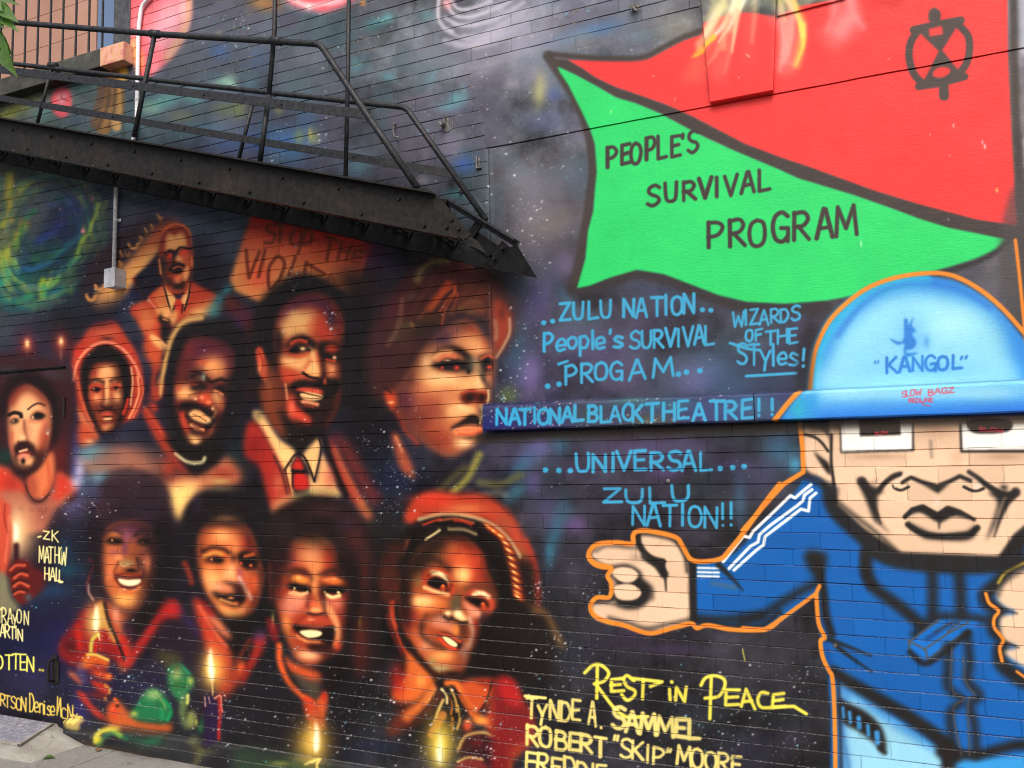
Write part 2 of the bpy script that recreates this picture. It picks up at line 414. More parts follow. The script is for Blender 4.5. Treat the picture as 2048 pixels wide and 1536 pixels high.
# green and gold swirl
at(0, 380, 6.827)
for x, y, rx, ry, rot, c, a in [(150,600,350,900,15,(96,104,100),.55),(900,500,420,330,-35,(30,38,84),.85),(700,900,500,260,-20,(24,58,60),.7),(1000,250,330,230,-30,(32,40,92),.6),(450,300,240,160,-40,(104,104,106),.7),
                                (200,1200,380,240,-20,(30,90,92),.7),(700,1350,500,200,-25,(36,84,84),.7),(1250,1150,300,300,-30,(34,64,76),.6),(1300,700,200,420,10,(40,62,50),.6),(1350,200,160,260,15,(50,60,90),.6),
                                (60,900,140,300,10,(150,160,70),.4),(80,480,160,160,0,(150,140,60),.5)]:
    b(x, y, rx, ry, c, a, rot)
for s, w, c, bl, a in [
    ("130 -200 120 100 140 260 170 380", 110, (190, 176, 60), 4, .85), ("0 480 70 440 150 400", 70, (200, 180, 50), 4, .8), ("330 -60 300 60 260 150", 90, (66, 110, 70), 5, .8), ("470 280 380 360 340 480 320 560", 70, (56, 140, 96), 4, .85),
    ("330 480 270 600 200 740 120 830 70 920 40 1010", 120, (168, 178, 66), 5, .85), ("300 540 250 680 190 800", 60, (110, 170, 80), 4, .85), ("260 420 230 560 180 640", 50, (170, 150, 70), 4, .6),
    ("40 1000 60 1120 110 1180 60 1260", 80, (90, 150, 90), 5, .8), ("120 1120 60 1230 0 1300", 70, (50, 150, 140), 5, .8), ("190 930 220 1040 250 1100", 70, (120, 170, 110), 4, .8),
    ("250 1110 330 1080 440 1080 560 1030 680 980 760 900", 60, (48, 104, 160), 4, .9), ("460 960 600 880 700 900 760 840", 60, (40, 96, 50), 5, .8), ("800 860 900 780 1010 690 1090 620", 60, (44, 130, 110), 4, .85),
    ("500 720 600 620 720 560 850 470", 80, (42, 60, 130), 6, .8), ("560 700 720 600", 40, (50, 80, 150), 5, .6),
    ("1340 200 1300 360 1240 480 1210 590 1120 680 1080 780 1060 890", 46, (168, 186, 60), 3, .95), ("1460 140 1420 260", 30, (150, 150, 60), 4, .6), ("1060 900 980 990 920 1060 820 1120 770 1230 660 1320", 70, (110, 176, 76), 4, .9),
    ("1000 960 900 1080 840 1110", 36, (60, 150, 110), 3, .8), ("720 1130 680 1200 640 1300", 60, (120, 150, 80), 4, .75), ("700 1220 640 1290", 30, (200, 200, 80), 3, .9), ("590 1230 560 1330 580 1440", 80, (158, 182, 60), 4, .9), ("620 1340 600 1460", 50, (90, 190, 80), 4, .85),
    ("1180 1150 1080 1260 1000 1340", 60, (50, 130, 140), 5, .8), ("990 1330 960 1380", 70, (110, 150, 60), 4, .7), ("860 1340 760 1420 680 1480", 70, (46, 130, 120), 5, .8), ("20 1480 160 1520 300 1500 420 1460", 80, (44, 140, 120), 6, .75), ("340 1460 420 1440", 60, (70, 160, 90), 4, .6),
    ("500 1540 620 1500 800 1440 900 1380", 40, (70, 150, 130), 4, .5), ("60 1600 200 1640 420 1580 640 1500", 50, (40, 110, 116), 5, .6), ("470 1620 560 1560", 70, (110, 150, 70), 6, .5), ("200 500 330 430 400 460", 30, (130, 90, 60), 4, .6),
    ("1290 640 1350 820", 60, (70, 90, 50), 6, .5), ("1400 380 1500 360", 80, (60, 84, 50), 6, .5)]:
    l(s, w, c, bl, a)
_r = np.random.default_rng(11)
for _ in range(420):
    sc, t0 = _r.uniform(.35, 1.2), _r.uniform(0, 6.28)
    tt = t0 + np.linspace(0, _r.uniform(.15, .5), 6)
    px_ = 640 + sc * 720 * np.cos(tt) * (1 + .10 * np.sin(2 * tt)) + 140 * np.sin(tt) * -1 + _r.normal(0, 30)
    py_ = 560 + sc * 900 * np.sin(tt) + _r.normal(0, 40)
    if px_.max() > 1480 or py_.max() > 1700: continue
    ps_ = [(150,172,70),(96,150,84),(52,140,120),(60,120,140),(120,126,112),(190,184,80)] if sc > .72 else [(40,60,120),(30,84,80),(36,60,90),(44,96,70),(60,100,150),(26,34,70)]
    l(" ".join(f"{q:.0f} {w:.0f}" for q, w in zip(px_, py_)), _r.uniform(14, 70), ps_[_r.integers(6)], _r.uniform(2, 5), _r.uniform(.12, .5), _r.uniform(4, 20))
b(1130, 560, 30, 36, (240, 140, 150), 1); b(1260, 120, 24, 40, (190, 120, 140), .8)
# violet and blue dust over the middle and right
at(0, 0, 1)
for x, y, rx, ry, rot, c, a in [
    (1062,480,60,50,0,(120,118,130),.5),(1120,420,60,80,0,(96,92,104),.5),(1100,445,60,30,-20,(130,120,104),.5),(1130,530,26,30,0,(120,108,150),.7),(1075,600,34,60,20,(90,84,140),.7),(1135,605,14,40,-30,(60,120,150),.5),
    (1050,740,40,50,0,(110,100,150),.7),(1030,700,30,60,0,(60,110,130),.5),(1015,790,20,20,0,(110,130,70),.6),(1060,750,18,40,0,(130,112,168),.6),(1150,680,60,30,0,(92,84,130),.5),(1200,700,70,40,0,(80,76,120),.5),
    (1300,640,60,40,0,(80,76,110),.5),(1350,590,120,26,10,(64,80,110),.6),(1420,740,60,60,0,(70,110,150),.5),(1390,760,40,30,0,(120,104,160),.6),(1480,770,120,50,0,(60,90,130),.5),(1260,745,60,40,0,(96,82,120),.4),(1560,720,60,70,0,(60,70,100),.5),
    (1600,640,30,60,0,(80,64,100),.5),(1080,890,20,26,0,(110,110,170),.6),(1120,890,18,24,0,(60,120,150),.6),(1060,905,40,20,-40,(90,90,140),.6),(1045,930,30,16,-40,(60,110,140),.6),(1066,965,16,24,0,(100,84,140),.7),(1030,985,30,14,-40,(60,120,140),.6),
    (1150,935,40,20,0,(60,50,80),.6),(1280,895,120,26,0,(76,64,100),.6),(1340,895,110,22,0,(80,74,112),.6),(1150,1050,24,20,0,(110,80,140),.7),(1095,1020,26,40,0,(84,76,120),.6),(1130,1020,20,30,0,(60,104,130),.5),(1110,1070,14,50,10,(50,110,140),.6),(1098,1108,10,28,0,(60,140,170),.8),
    (1480,1000,14,50,0,(60,120,160),.5),(1460,930,50,20,0,(70,64,110),.5),(1560,900,40,40,0,(60,120,160),.6),(1590,930,14,18,0,(70,160,200),.8),(1520,960,50,40,0,(84,76,120),.5),(1330,945,40,14,0,(110,84,150),.5),(1230,1010,60,20,0,(64,60,84),.5),
    (1190,1300,120,30,-15,(56,50,70),.6),(1130,1300,40,40,0,(40,56,70),.6),(1340,1300,60,14,0,(80,60,110),.4),(1280,1260,60,16,-20,(64,50,90),.5),(1560,1330,60,60,0,(60,58,70),.5),(1590,1480,40,30,0,(66,62,78),.5),(1500,1500,60,40,0,(44,44,66),.6),
    (1240,60,60,50,0,(100,104,122),.6),(1190,60,70,16,-15,(70,120,170),.7),(1140,75,60,14,-15,(80,130,170),.5),(1290,70,40,16,0,(90,130,150),.5),(1165,85,30,22,0,(150,150,140),.5),(1090,170,26,30,0,(130,130,150),.5),(1080,180,14,40,5,(180,180,120),.8),(1108,190,14,14,0,(70,90,160),.6),
    (1090,240,50,30,0,(80,96,140),.5),(1050,60,60,60,0,(130,130,150),.5),(1350,60,50,40,0,(130,126,110),.5),(1150,350,40,30,0,(84,104,130),.5),(1010,330,50,40,0,(98,100,112),.5),(2010,20,20,60,0,(170,170,190),.7)]:
    b(x, y, rx, ry, c, a, rot)
for x, y, rx, ry, rot, c, a in [(1040,365,60,40,0,(124,122,134),.55),(1060,420,70,40,0,(120,118,130),.5),(1110,350,50,50,0,(104,104,116),.5),(1010,470,40,40,0,(90,88,100),.5),(960,120,120,50,-15,(150,152,172),.5),(1060,60,90,60,-15,(146,148,168),.55),(880,100,80,40,-10,(140,142,162),.5),
        (1130,120,60,40,-15,(116,120,136),.5),(700,250,80,60,0,(96,94,110),.4),(820,280,60,60,0,(110,106,122),.45),(1080,520,40,50,0,(96,90,110),.5),(460,60,70,50,0,(82,88,104),.5),(560,110,80,50,0,(80,88,98),.5),(640,170,80,50,0,(78,92,98),.5),(360,120,40,60,0,(84,90,100),.5),(1300,30,60,40,0,(120,122,132),.5)]:
    b(x, y, rx, ry, c, a, rot)
# blue dust between the portraits
for x, y, rx, ry, c, a in [(150,930,16,90,(60,64,150),.9),(145,1000,24,50,(150,140,190),.8),(165,960,40,30,(90,140,170),.6),(190,905,40,30,(70,120,140),.5),(205,985,30,20,(150,150,180),.7),(240,560,60,60,(36,36,80),.7),(60,680,40,60,(44,50,100),.5),(180,580,60,60,(34,44,70),.6),
                            (640,880,90,60,(34,40,80),.8),(770,900,80,60,(30,32,60),.8),(780,960,60,40,(34,50,96),.7),(700,1020,70,50,(40,36,70),.6),(690,470,60,40,(50,46,90),.6),(740,520,50,30,(56,50,100),.6),(800,590,60,50,(40,40,74),.6),(440,1060,60,80,(40,36,60),.6),(480,900,30,50,(30,70,70),.6),
                            (150,1120,40,80,(34,50,76),.8),(130,1100,20,30,(30,110,150),.5),(140,1140,30,16,(40,130,160),.6),(60,1200,60,30,(50,90,130),.5),(90,1180,60,16,(40,100,140),.6),(120,1280,70,50,(44,42,110),.7),(60,1350,60,40,(56,54,100),.7),(190,1360,60,60,(46,44,104),.7),(30,1290,60,30,(30,40,80),.7),
                            (300,1380,60,40,(40,38,80),.7),(160,1420,20,40,(60,52,130),.8),(270,1460,40,30,(44,70,54),.6),(440,1430,50,60,(34,34,50),.6),(690,1500,60,30,(34,36,66),.6),(760,1490,50,20,(40,46,90),.5),(590,1490,60,30,(56,84,60),.6),(530,1510,60,20,(60,84,70),.6),
                            (1080,1130,40,60,(36,32,44),.6),(330,430,60,30,(60,54,84),.6),(350,450,30,30,(110,84,140),.4),(250,450,40,40,(60,58,84),.5),(430,500,50,40,(66,62,88),.6)]:
    b(x, y, rx, ry, c, a * .62)
for s, c, a in [("905 985 935 955 958 910", (158, 152, 74), .8), ("960 965 1000 968 1040 950", (110, 110, 70), .7), ("880 980 900 960 930 935", (110, 104, 60), .5), ("940 1000 990 985 1010 990", (150, 150, 140), .4)]:
    l(s, 14, c, 5, a)
b(740, 1060, 30, 30, (70, 76, 60), .7)

at(0, 0, 1)
# darker ground between the portraits
for x, y, rx, ry, a in [(420,560,60,60,.6),(470,700,50,120,.7),(730,700,60,200,.75),(720,860,60,120,.6),(450,900,60,60,.4),(130,640,90,40,.5),(300,880,40,60,.3),(540,1010,60,40,.6),(760,1100,50,100,.7),(340,1080,40,120,.7),(350,1240,60,60,.5),(530,1130,40,160,.7),(480,1300,80,120,.5),(730,1330,60,120,.7),(640,1460,80,50,.5),(930,620,160,120,.4),(1150,1280,90,60,.3),(1090,1300,50,140,.5),(160,1080,40,80,.4),(520,480,40,30,.4)]:
    b(x, y, rx, ry, (30, 27, 30), a)
f("150 1450 280 1465 560 1505 800 1545 1000 1580 1000 1700 600 1620 372 1530 167 1486", (54, 55, 58), 4, .75)
for x, y, rx, ry, c, a in [(330,1490,40,10,(70,74,74),.6),(470,1515,50,12,(44,40,52),.7),(560,1525,50,12,(60,76,62),.7),(420,1500,24,8,(96,100,70),.6),(640,1530,40,10,(70,90,60),.6),(240,1478,30,8,(40,38,48),.7),(700,1545,40,10,(40,44,70),.6)]:
    b(x, y, rx, ry, c, a)
l("130 1462 280 1466 420 1485 560 1506 760 1540", 4, (84, 86, 86), 2, .6)
l("167 1484 280 1508 372 1528 520 1560", 12, (84, 66, 50), 4, .7)
for x, y in ((55, 689), (122, 684)):
    b(x, y + 6, 22, 34, (110, 40, 44), .8); b(x, y, 9, 13, (206, 120, 84), .9); b(x, y - 2, 4, 7, (250, 220, 160), 1); b(x, y + 24, 3, 14, (150, 120, 100), .5)
# ---------------------------------------------------------------- candle-lit portraits
# man with moustache and a raised fist, and the long barrel behind him
at(0, 380, 3.657)
f("700 870 690 780 800 640 930 520 1010 400 1090 300 1200 225 1320 235 1240 330 1180 430 1110 540 900 750 780 880", grad((222, 158, 96), (150, 62, 40), "960 640 1240 290"), 7)
l("760 850 950 640 1120 470", 90, (232, 176, 108), 9, .7)
f("560 700 640 560 760 420 880 330 960 250 1000 250 1080 300 980 420 900 520 760 660 680 760 640 840", (46, 36, 44), 9, .85)
for x, y in [(1170,205),(1110,268),(1065,298),(1030,352),(932,462),(890,470),(878,540)]:
    l(f"{x-18} {y-22} {x} {y+20} {x+14} {y-4}", 20, (196, 132, 70), 2, .85)
for x, y in [(985,405),(735,712),(668,785)]:
    l(f"{x-36} {y-14} {x-20} {y+14} {x+10} {y+16} {x+34} {y-18}", 24, (200, 142, 84), 2.5, .9)
f("1040 620 1160 470 1180 560 1120 720 1020 800 960 760", (34, 32, 58), 6, .9)
f("1410 350 1500 450 1560 600 1600 740 1480 720 1400 660", (40, 36, 46), 8, .8)
# jacket
f("1190 680 1090 740 1040 810 960 850 955 900 1010 970 1060 1080 1110 1210 1210 1120 1300 990 1450 910 1590 800 1560 750 1480 715 1390 665 1340 740 1260 740", (178, 68, 46), 3)
f("1190 690 1130 780 1120 860 1180 920 1260 900 1240 790", (206, 120, 72), 6, .9)
f("1010 880 1060 860 1130 920 1120 1010 1060 1040", (208, 130, 82), 8, .8)
f("1300 990 1370 920 1420 860 1520 820 1600 830 1560 900 1440 950 1360 990 1290 1050", (216, 152, 92), 8, .9)
f("1195 690 1240 740 1290 800 1275 860 1240 890 1215 780", (236, 180, 116), 2)
f("1385 690 1365 740 1325 800 1345 860 1378 770", (236, 180, 116), 2)
l("1185 660 1215 770 1250 900", 12, K, 1.2); l("1392 680 1376 790 1345 880", 12, K, 1.2)
f("1255 735 1300 760 1350 735 1320 790 1295 800", (46, 36, 60), 1.5)
f("1268 850 1300 795 1338 845 1322 892 1285 890", (196, 62, 46), 1.5); l("1270 860 1255 900 1280 900", 16, K, 1.5); l("1335 840 1325 900", 10, K, 1.2)
f("1275 890 1320 895 1330 960 1270 980", (196, 80, 52), 3)
# head
f("1180 460 1165 520 1180 600 1200 660 1260 710 1330 720 1385 640 1405 540 1392 340 1350 265 1265 250 1195 300", (196, 102, 58), 3)
f("1235 345 1300 320 1360 310 1375 360 1365 420 1230 445 1205 400", (234, 166, 104), 5)
l("1172 430 1190 330 1240 285 1300 305 1350 275 1388 330", 14, (128, 48, 34), 2); l("1190 300 1260 255 1345 262 1392 320", 12, (214, 110, 60), 2)
f("1170 500 1200 470 1245 520 1225 620 1265 690 1300 715 1240 700 1190 640", K2, 4, .85)
b(1200, 560, 50, 110, (60, 34, 32), .75); l("1190 478 1235 446 1290 470 1325 436 1365 416 1402 424", 34, K, 2); f("1196 470 1240 448 1285 470 1275 520 1215 535", (50, 30, 30), 3, .8)
f("1200 480 1262 452 1272 500 1215 528", (170, 58, 42), 4, .7); f("1305 452 1376 432 1384 486 1318 494", (204, 90, 60), 2)
l("1200 505 1240 470 1280 490", 10, K, 1.2); l("1300 470 1315 515 1345 532", 16, (236, 164, 106), 2.5); l("1290 480 1262 540 1240 560", 14, K, 3, .7)
f("1255 535 1300 500 1345 530 1330 560 1280 560", (222, 140, 88), 3)
f("1216 600 1262 556 1302 545 1356 562 1345 596 1292 580 1246 606", K, 2)
f("1250 606 1330 585 1325 640 1275 655", (60, 26, 24), 2); l("1252 602 1290 592 1330 600", 12, (206, 96, 66), 1.5); l("1262 640 1290 655 1318 632", 16, (214, 120, 80), 2)
f("1265 672 1335 650 1345 690 1290 712", (230, 158, 102), 4)
l("1390 440 1400 520 1385 630 1335 715", 16, K, 2); l("1396 480 1408 520 1402 560", 14, (206, 100, 60), 2)
f("1180 660 1260 715 1340 720 1370 660 1380 720 1290 760 1230 740", (170, 70, 46), 3, .9)
# red baton and hand
l("985 655 1060 770 1150 890", 34, (186, 78, 54), 1.8, 1, 56); l("1010 690 1080 790 1150 880", 10, (232, 150, 108), 2, .8)
f("1130 890 1180 850 1240 870 1265 950 1250 985 1200 940", (226, 156, 98), 3); f("1155 930 1185 895 1200 940 1235 935 1245 975 1190 985 1160 960", K, 2)
for s in ("1180 905 1215 925", "1205 890 1240 915", "1190 945 1225 955"):
    l(s, 9, (214, 140, 90), 1.2, .9)
f("1255 900 1290 880 1290 960 1260 1000", (230, 166, 104), 3)
f("1180 980 1250 990 1240 1100 1190 1130 1170 1060", (40, 32, 34), 4)
f("1390 955 1290 1000 1215 1110 1200 1210 1180 1330 1150 1420 1180 1490 1200 1340 1240 1200 1290 1090", (216, 172, 106), 4)
f("1100 1060 1150 1100 1200 1180 1180 1290 1150 1330 1080 1240 1050 1130", (188, 84, 54), 6); f("1095 1050 1140 1070 1200 1140 1190 1170 1120 1120", (232, 178, 116), 3)
l("1200 1110 1225 1160 1195 1230", 18, K, 2)
for x, y, rx, ry in [(1560, 890, 60, 50), (1600, 800, 60, 40), (1660, 730, 50, 30)]:
    b(x, y, rx, ry, (54, 128, 140), .8, -40)
f("1640 760 1700 780 1760 860 1700 900 1650 860", (110, 44, 36), 8, .8)
f("1680 900 1800 850 1870 900 1860 1000 1780 1060 1700 1020", (96, 44, 66), 10, .8); b(1740, 1000, 50, 50, (84, 58, 130), .6)
f("1780 1000 1850 960 1840 1200 1830 1500 1780 1536 1770 1300", (84, 36, 34), 7, .9)
# protest placard
at(500, 380, 3.657)
f("30 120 -150 655 -110 735 75 825 330 760 560 700 720 740 800 660 900 400 500 200", grad((178, 46, 36), (216, 146, 88), "330 280 260 640"), 3, 1, False)
b(60, 620, 120, 120, (226, 90, 66), .8); b(760, 680, 170, 150, (52, 36, 34), .95); b(900, 450, 90, 130, (90, 44, 74), .7)
BR = (112, 52, 34)
for s in ("~180 255 130 250 130 300 180 320 165 380 110 385", "190 250 260 262", "225 255 215 380", "~330 275 300 330 300 390 345 400 375 350 360 280 330 275", "410 290 350 460", "~400 300 450 310 440 380 380 400",
          "545 330 640 370", "590 345 560 510", "670 380 640 510", "740 400 700 515", "660 440 725 450", "830 450 770 440 740 520 800 530", "760 490 810 490",
          "-30 440 -10 640 70 450", "110 440 60 630", "~190 490 140 560 130 660 150 720 220 640 250 540 220 490 190 490", "330 490 285 620", "410 530 390 640", "410 535 540 610", "560 660 590 620 640 720 690 650"):
    l(s.lstrip('~'), 24, BR, 2, .9 if '560 660' not in s else .5, sp=s[0] == '~')
# hooded youth
at(130, 560, 4.452)
f("300 370 440 365 540 500 630 630 685 800 695 1010 645 1200 570 1250 300 1330 200 1240 120 1150 80 900 60 720 130 560 210 440", (176, 66, 48), 3)
b(360, 470, 130, 60, (196, 100, 72), .8); b(370, 520, 60, 22, (74, 44, 40), .8); b(120, 640, 60, 90, (190, 60, 44), .8); b(640, 1120, 40, 80, (120, 50, 40), .7)
f("330 570 450 600 560 720 595 900 580 1100 500 1290 380 1360 270 1330 190 1150 135 900 150 740 230 630", K, 3)
l("75 890 110 740 200 620 310 560 420 562 530 630 615 740 665 860", 24, (222, 134, 106), 2); l("105 860 140 1030 190 1180 250 1300", 22, (200, 100, 70), 2.5, .9)
l("588 780 602 900 592 1010 582 1110", 16, (216, 156, 114), 1.5); l("645 850 655 1000 620 1130 570 1230", 20, (224, 140, 100), 1.5); l("680 870 690 1000 655 1120 605 1225", 14, (206, 104, 76), 1.5); l("560 1060 545 1120 520 1190", 26, (186, 58, 42), 2)
f("110 1130 190 1230 290 1380 290 1420 180 1350 130 1250", (206, 120, 84), 4); f("120 1270 200 1290 280 1390 250 1450 180 1490 120 1450", (190, 84, 56), 6); b(220, 1440, 50, 30, (232, 160, 116), .8)
clip("270 760 350 735 450 740 480 820 500 930 512 1060 480 1180 440 1300 380 1350 330 1340 260 1200 215 1050 205 930 230 830", 4)
f("200 720 520 720 520 1360 200 1360", (150, 70, 46), 1, 1, False)
f("290 800 400 760 460 800 470 870 400 910 330 905 250 870", (236, 168, 112), 7); b(260, 820, 40, 60, (150, 50, 40), .7); b(300, 750, 80, 24, (150, 56, 42), .8)
f("225 1010 320 1010 340 1080 260 1110", (226, 140, 94), 6); f("420 1000 510 980 510 1100 430 1120", (232, 160, 108), 6); b(240, 1060, 30, 60, (190, 70, 50), .7)
l("372 910 374 1000 372 1085", 40, (240, 180, 122), 4); b(372, 1090, 30, 22, (246, 186, 124), .9); l("340 930 345 1060 325 1110", 14, (110, 54, 40), 3, .8); l("410 960 420 1080", 14, (150, 76, 50), 3, .7)
f("230 1100 500 1080 500 1200 430 1180 320 1180 250 1180", (70, 38, 34), 7, .7)
l("325 1125 370 1142 420 1128", 12, K, 1.5); l("312 1168 380 1150 455 1175", 22, (56, 34, 32), 3, .8)
f("320 1195 380 1178 425 1195 380 1222", (206, 84, 66), 2); f("345 1235 400 1222 422 1232 405 1252 350 1250", (240, 190, 132), 1.5); b(380, 1215, 50, 8, K, .9); f("330 1310 380 1285 440 1275 420 1320 350 1350", (228, 156, 108), 4); l("330 1270 430 1262", 14, (120, 50, 42), 3)
edge(7, -6, 3, (40, 26, 26), .66, 1.25)
clip()
l("206 922 240 894 290 890 344 908", 18, K, 3.2, .9); l("404 900 440 880 494 876", 15, K, 3, .85); f("220 955 300 930 330 960 290 1000 250 990", (198, 70, 52), 2.5); f("400 945 490 920 500 950 440 985", (206, 90, 62), 2.5)
f("232 975 270 950 322 968 290 1000 260 990", K, 1.5); f("410 965 450 945 480 950 450 980", K, 1.5); b(262, 972, 9, 9, (236, 140, 100), .9); b(432, 966, 10, 9, (220, 90, 70), .9)
# bald laughing man
f("950 430 1100 375 1300 345 1450 355 1600 430 1665 600 1665 900 1600 1100 1500 1300 1320 1530 1100 1530 900 1340 870 1000 900 700", (34, 30, 32), 9)
clip("990 800 1050 620 1110 530 1230 505 1390 555 1485 630 1500 760 1440 900 1420 1100 1360 1250 1300 1420 1180 1480 1100 1450 1040 1320 990 1150 970 1000", 5)
f("950 480 1520 480 1520 1500 950 1500", (96, 46, 42), 1, 1, False)
f("1050 650 1110 530 1230 505 1390 555 1490 640 1490 760 1420 850 1180 780", (92, 44, 58), 10)
b(1090, 600, 60, 90, (124, 52, 46), .6)
f("1180 770 1270 690 1390 690 1440 790 1430 870 1340 890 1290 840 1220 840", (220, 146, 92), 9); b(1230, 730, 60, 30, (190, 84, 58), .8)
f("970 1010 1060 930 1210 985 1180 1010 1130 1060 1010 1065", (230, 160, 104), 6); b(1000, 960, 40, 40, (206, 96, 60), .7); b(1060, 1100, 80, 30, (150, 60, 44), .7)
f("1170 1060 1240 985 1300 1030 1320 1100 1260 1125 1195 1095", (196, 82, 54), 5); b(1215, 1045, 22, 18, (240, 140, 104), .9); b(1275, 1090, 24, 20, (238, 130, 90), .9); b(1158, 1058, 20, 14, (240, 186, 136), .9)
f("1305 1000 1370 1005 1420 1080 1395 1160 1335 1090", (222, 160, 106), 5); b(1390, 1120, 30, 60, (190, 90, 60), .7)
f("1020 1170 1060 1180 1090 1300 1100 1370 1050 1320 1015 1240", (196, 74, 52), 4); f("1090 1370 1160 1380 1230 1420 1190 1470 1120 1440", (232, 178, 116), 5); l("1240 1440 1290 1380 1310 1300", 22, (150, 92, 58), 4)
edge(9, -8, 5, (58, 34, 36), .50, 1.2)
clip()
l("1088 880 1140 820 1200 836 1270 900", 22, K2, 5, .7); l("1310 912 1380 888 1440 905", 18, K2, 4, .7); b(1205, 860, 30, 34, (150, 164, 140), .75); f("1105 960 1210 900 1260 960 1200 985 1140 985", K, 3); b(1150, 930, 40, 18, (120, 50, 44), .8); f("1310 960 1420 930 1440 1000 1370 990", K, 3, .9); l("1330 985 1370 1000 1400 1020", 14, (226, 140, 96), 2)
f("1005 1110 1080 1078 1170 1095 1240 1128 1310 1135 1240 1180 1160 1160 1060 1160 1020 1165", K, 3)
f("1070 1190 1180 1150 1340 1190 1310 1300 1220 1330 1110 1270", K, 2.5)
f("1100 1182 1165 1168 1240 1205 1300 1240 1268 1276 1190 1254 1116 1222", (238, 188, 132), 1.8); l("1110 1205 1190 1225 1270 1262", 5, K2, 1, .45); l("1090 1240 1150 1275 1230 1300", 12, (120, 48, 40), 2, .8); l("1120 1290 1180 1325 1225 1335", 26, (220, 146, 98), 2.5); f("1120 1330 1200 1350 1230 1370 1160 1380 1110 1360", K, 3, .7); l("1322 1130 1338 1180 1318 1215", 16, (196, 140, 96), 4, .7)
f("700 1130 760 1165 880 1340 960 1470 1010 1560 900 1500 800 1360 710 1220", (166, 62, 46), 4); l("720 1150 830 1320 930 1480", 10, (206, 104, 76), 2, .8); f("745 1105 800 1100 830 1150 790 1170", (176, 66, 48), 3)
f("740 1060 800 960 860 900 865 1010 800 1080", (150, 60, 50), 6); b(850, 950, 20, 60, (150, 60, 46), .6)
at(0, 760, 3.657)
f("560 560 700 560 900 600 1080 660 1180 740 1330 690 1440 700 1560 640 1650 560 1760 700 1700 770 1560 790 1440 840 1350 910 1300 1020 1240 930 1160 780 1000 680 850 640 720 720 640 650", (190, 118, 84), 8, 1)
f("1220 800 1340 760 1460 770 1380 880 1300 1020 1250 960", (240, 208, 128), 8, 1); b(1640, 690, 110, 70, (150, 62, 50), .8); b(1230, 640, 80, 90, (170, 66, 48), .8); b(700, 520, 110, 50, (100, 140, 150), .7); b(900, 540, 150, 70, (160, 108, 92), .8); b(800, 600, 100, 40, (150, 100, 96), .7)
f("1180 420 1300 560 1400 680 1500 660 1640 540 1600 400 1400 470 1280 430", (34, 30, 30), 5); l("1280 540 1370 600 1470 602 1495 570", 22, (206, 196, 150), 3); f("1080 200 1180 400 1280 560 1380 680 1290 640 1150 450 1060 260", (160, 62, 46), 5, .9)
b(1610, 740, 80, 30, (190, 190, 110), .5)
# smiling man in suit and tie
at(500, 380, 3.657)
f("20 950 80 800 200 680 330 615 480 620 620 700 690 850 705 1100 700 1400 660 1560 560 1750 380 1850 200 1720 60 1500 20 1250", (34, 30, 31), 6)
clip("185 1000 230 880 350 780 520 760 640 860 680 1010 655 1150 650 1400 640 1560 560 1720 420 1790 330 1740 260 1600 230 1420 200 1260 180 1120", 5)
f("150 700 700 700 700 1850 150 1850", (146, 64, 46), 1, 1, False)
f("200 900 300 790 430 745 560 780 660 880 680 1030 600 960 500 860 380 850 250 960", (88, 46, 74), 9)
f("200 1030 260 930 400 880 480 900 480 980 440 1040 540 1085 400 1062 300 1080 230 1090", (238, 180, 118), 8)
f("450 1030 500 900 560 950 590 1020 650 1060 600 1095 520 1085", (194, 72, 52), 8); b(450, 990, 40, 60, (226, 128, 84), .6); b(590, 940, 30, 60, (48, 40, 66), .8); l("600 850 655 960 660 1040", 30, (160, 60, 44), 5, .8)
f("185 1000 235 1090 215 1240 160 1300 130 1150", K, 6)
f("225 1210 320 1235 420 1200 435 1260 380 1330 300 1310 230 1280", (238, 178, 114), 6); f("210 1300 330 1330 355 1375 290 1420 215 1390", (196, 76, 52), 7)
f("545 1270 600 1255 640 1310 615 1380 560 1370", (220, 136, 90), 6)
f("430 1160 475 1140 492 1240 515 1330 495 1375 420 1355 385 1325 430 1260", (240, 178, 116), 4); l("480 1160 500 1260", 16, (210, 110, 74), 4, .8); l("400 1300 440 1250", 20, (214, 110, 76), 4, .8); f("500 1120 540 1240 550 1390 505 1390 525 1330", K, 4)
f("320 1370 380 1350 440 1375 430 1395 340 1390", (204, 92, 62), 4)
edge(10, -11, 6, (60, 34, 34), .52, 1.2)
clip()
f("245 1160 300 1085 380 1058 450 1090 490 1130 470 1170 400 1115 330 1115", K, 3); f("500 1120 560 1105 650 1130 660 1250 560 1250 510 1200", K, 4)
f("278 1175 330 1130 400 1128 445 1180 370 1185 320 1200", K, 2); l("300 1120 350 1095 410 1108", 18, (200, 76, 52), 2.5); b(384, 1160, 22, 16, (248, 200, 140), 1); l("300 1205 370 1215 420 1190", 16, (206, 84, 58), 3, .9)
f("550 1145 600 1130 645 1160 620 1185 560 1185", (176, 66, 46), 3); b(616, 1226, 16, 16, (248, 190, 140), 1); l("560 1240 620 1252", 14, (206, 74, 52), 2)
l("385 1336 430 1366 495 1378", 18, K, 1.6)
f("300 1415 380 1382 460 1395 540 1372 650 1390 650 1450 560 1490 470 1455 380 1445 315 1465", K, 3); b(545, 1400, 14, 26, (206, 90, 60), .8)
f("40 1165 80 1150 112 1230 132 1330 112 1410 70 1340 45 1240", (196, 82, 56), 2.5); b(76, 1300, 26, 50, (226, 130, 96), .8); l("60 1180 90 1250 84 1330", 10, (120, 44, 36), 2, .6)
f("110 1230 160 1300 230 1400 250 1600 230 1700 160 1640 120 1500", (120, 62, 44), 7, .9); b(130, 1500, 30, 110, (190, 130, 80), .6)
at(500, 760, 3.657)
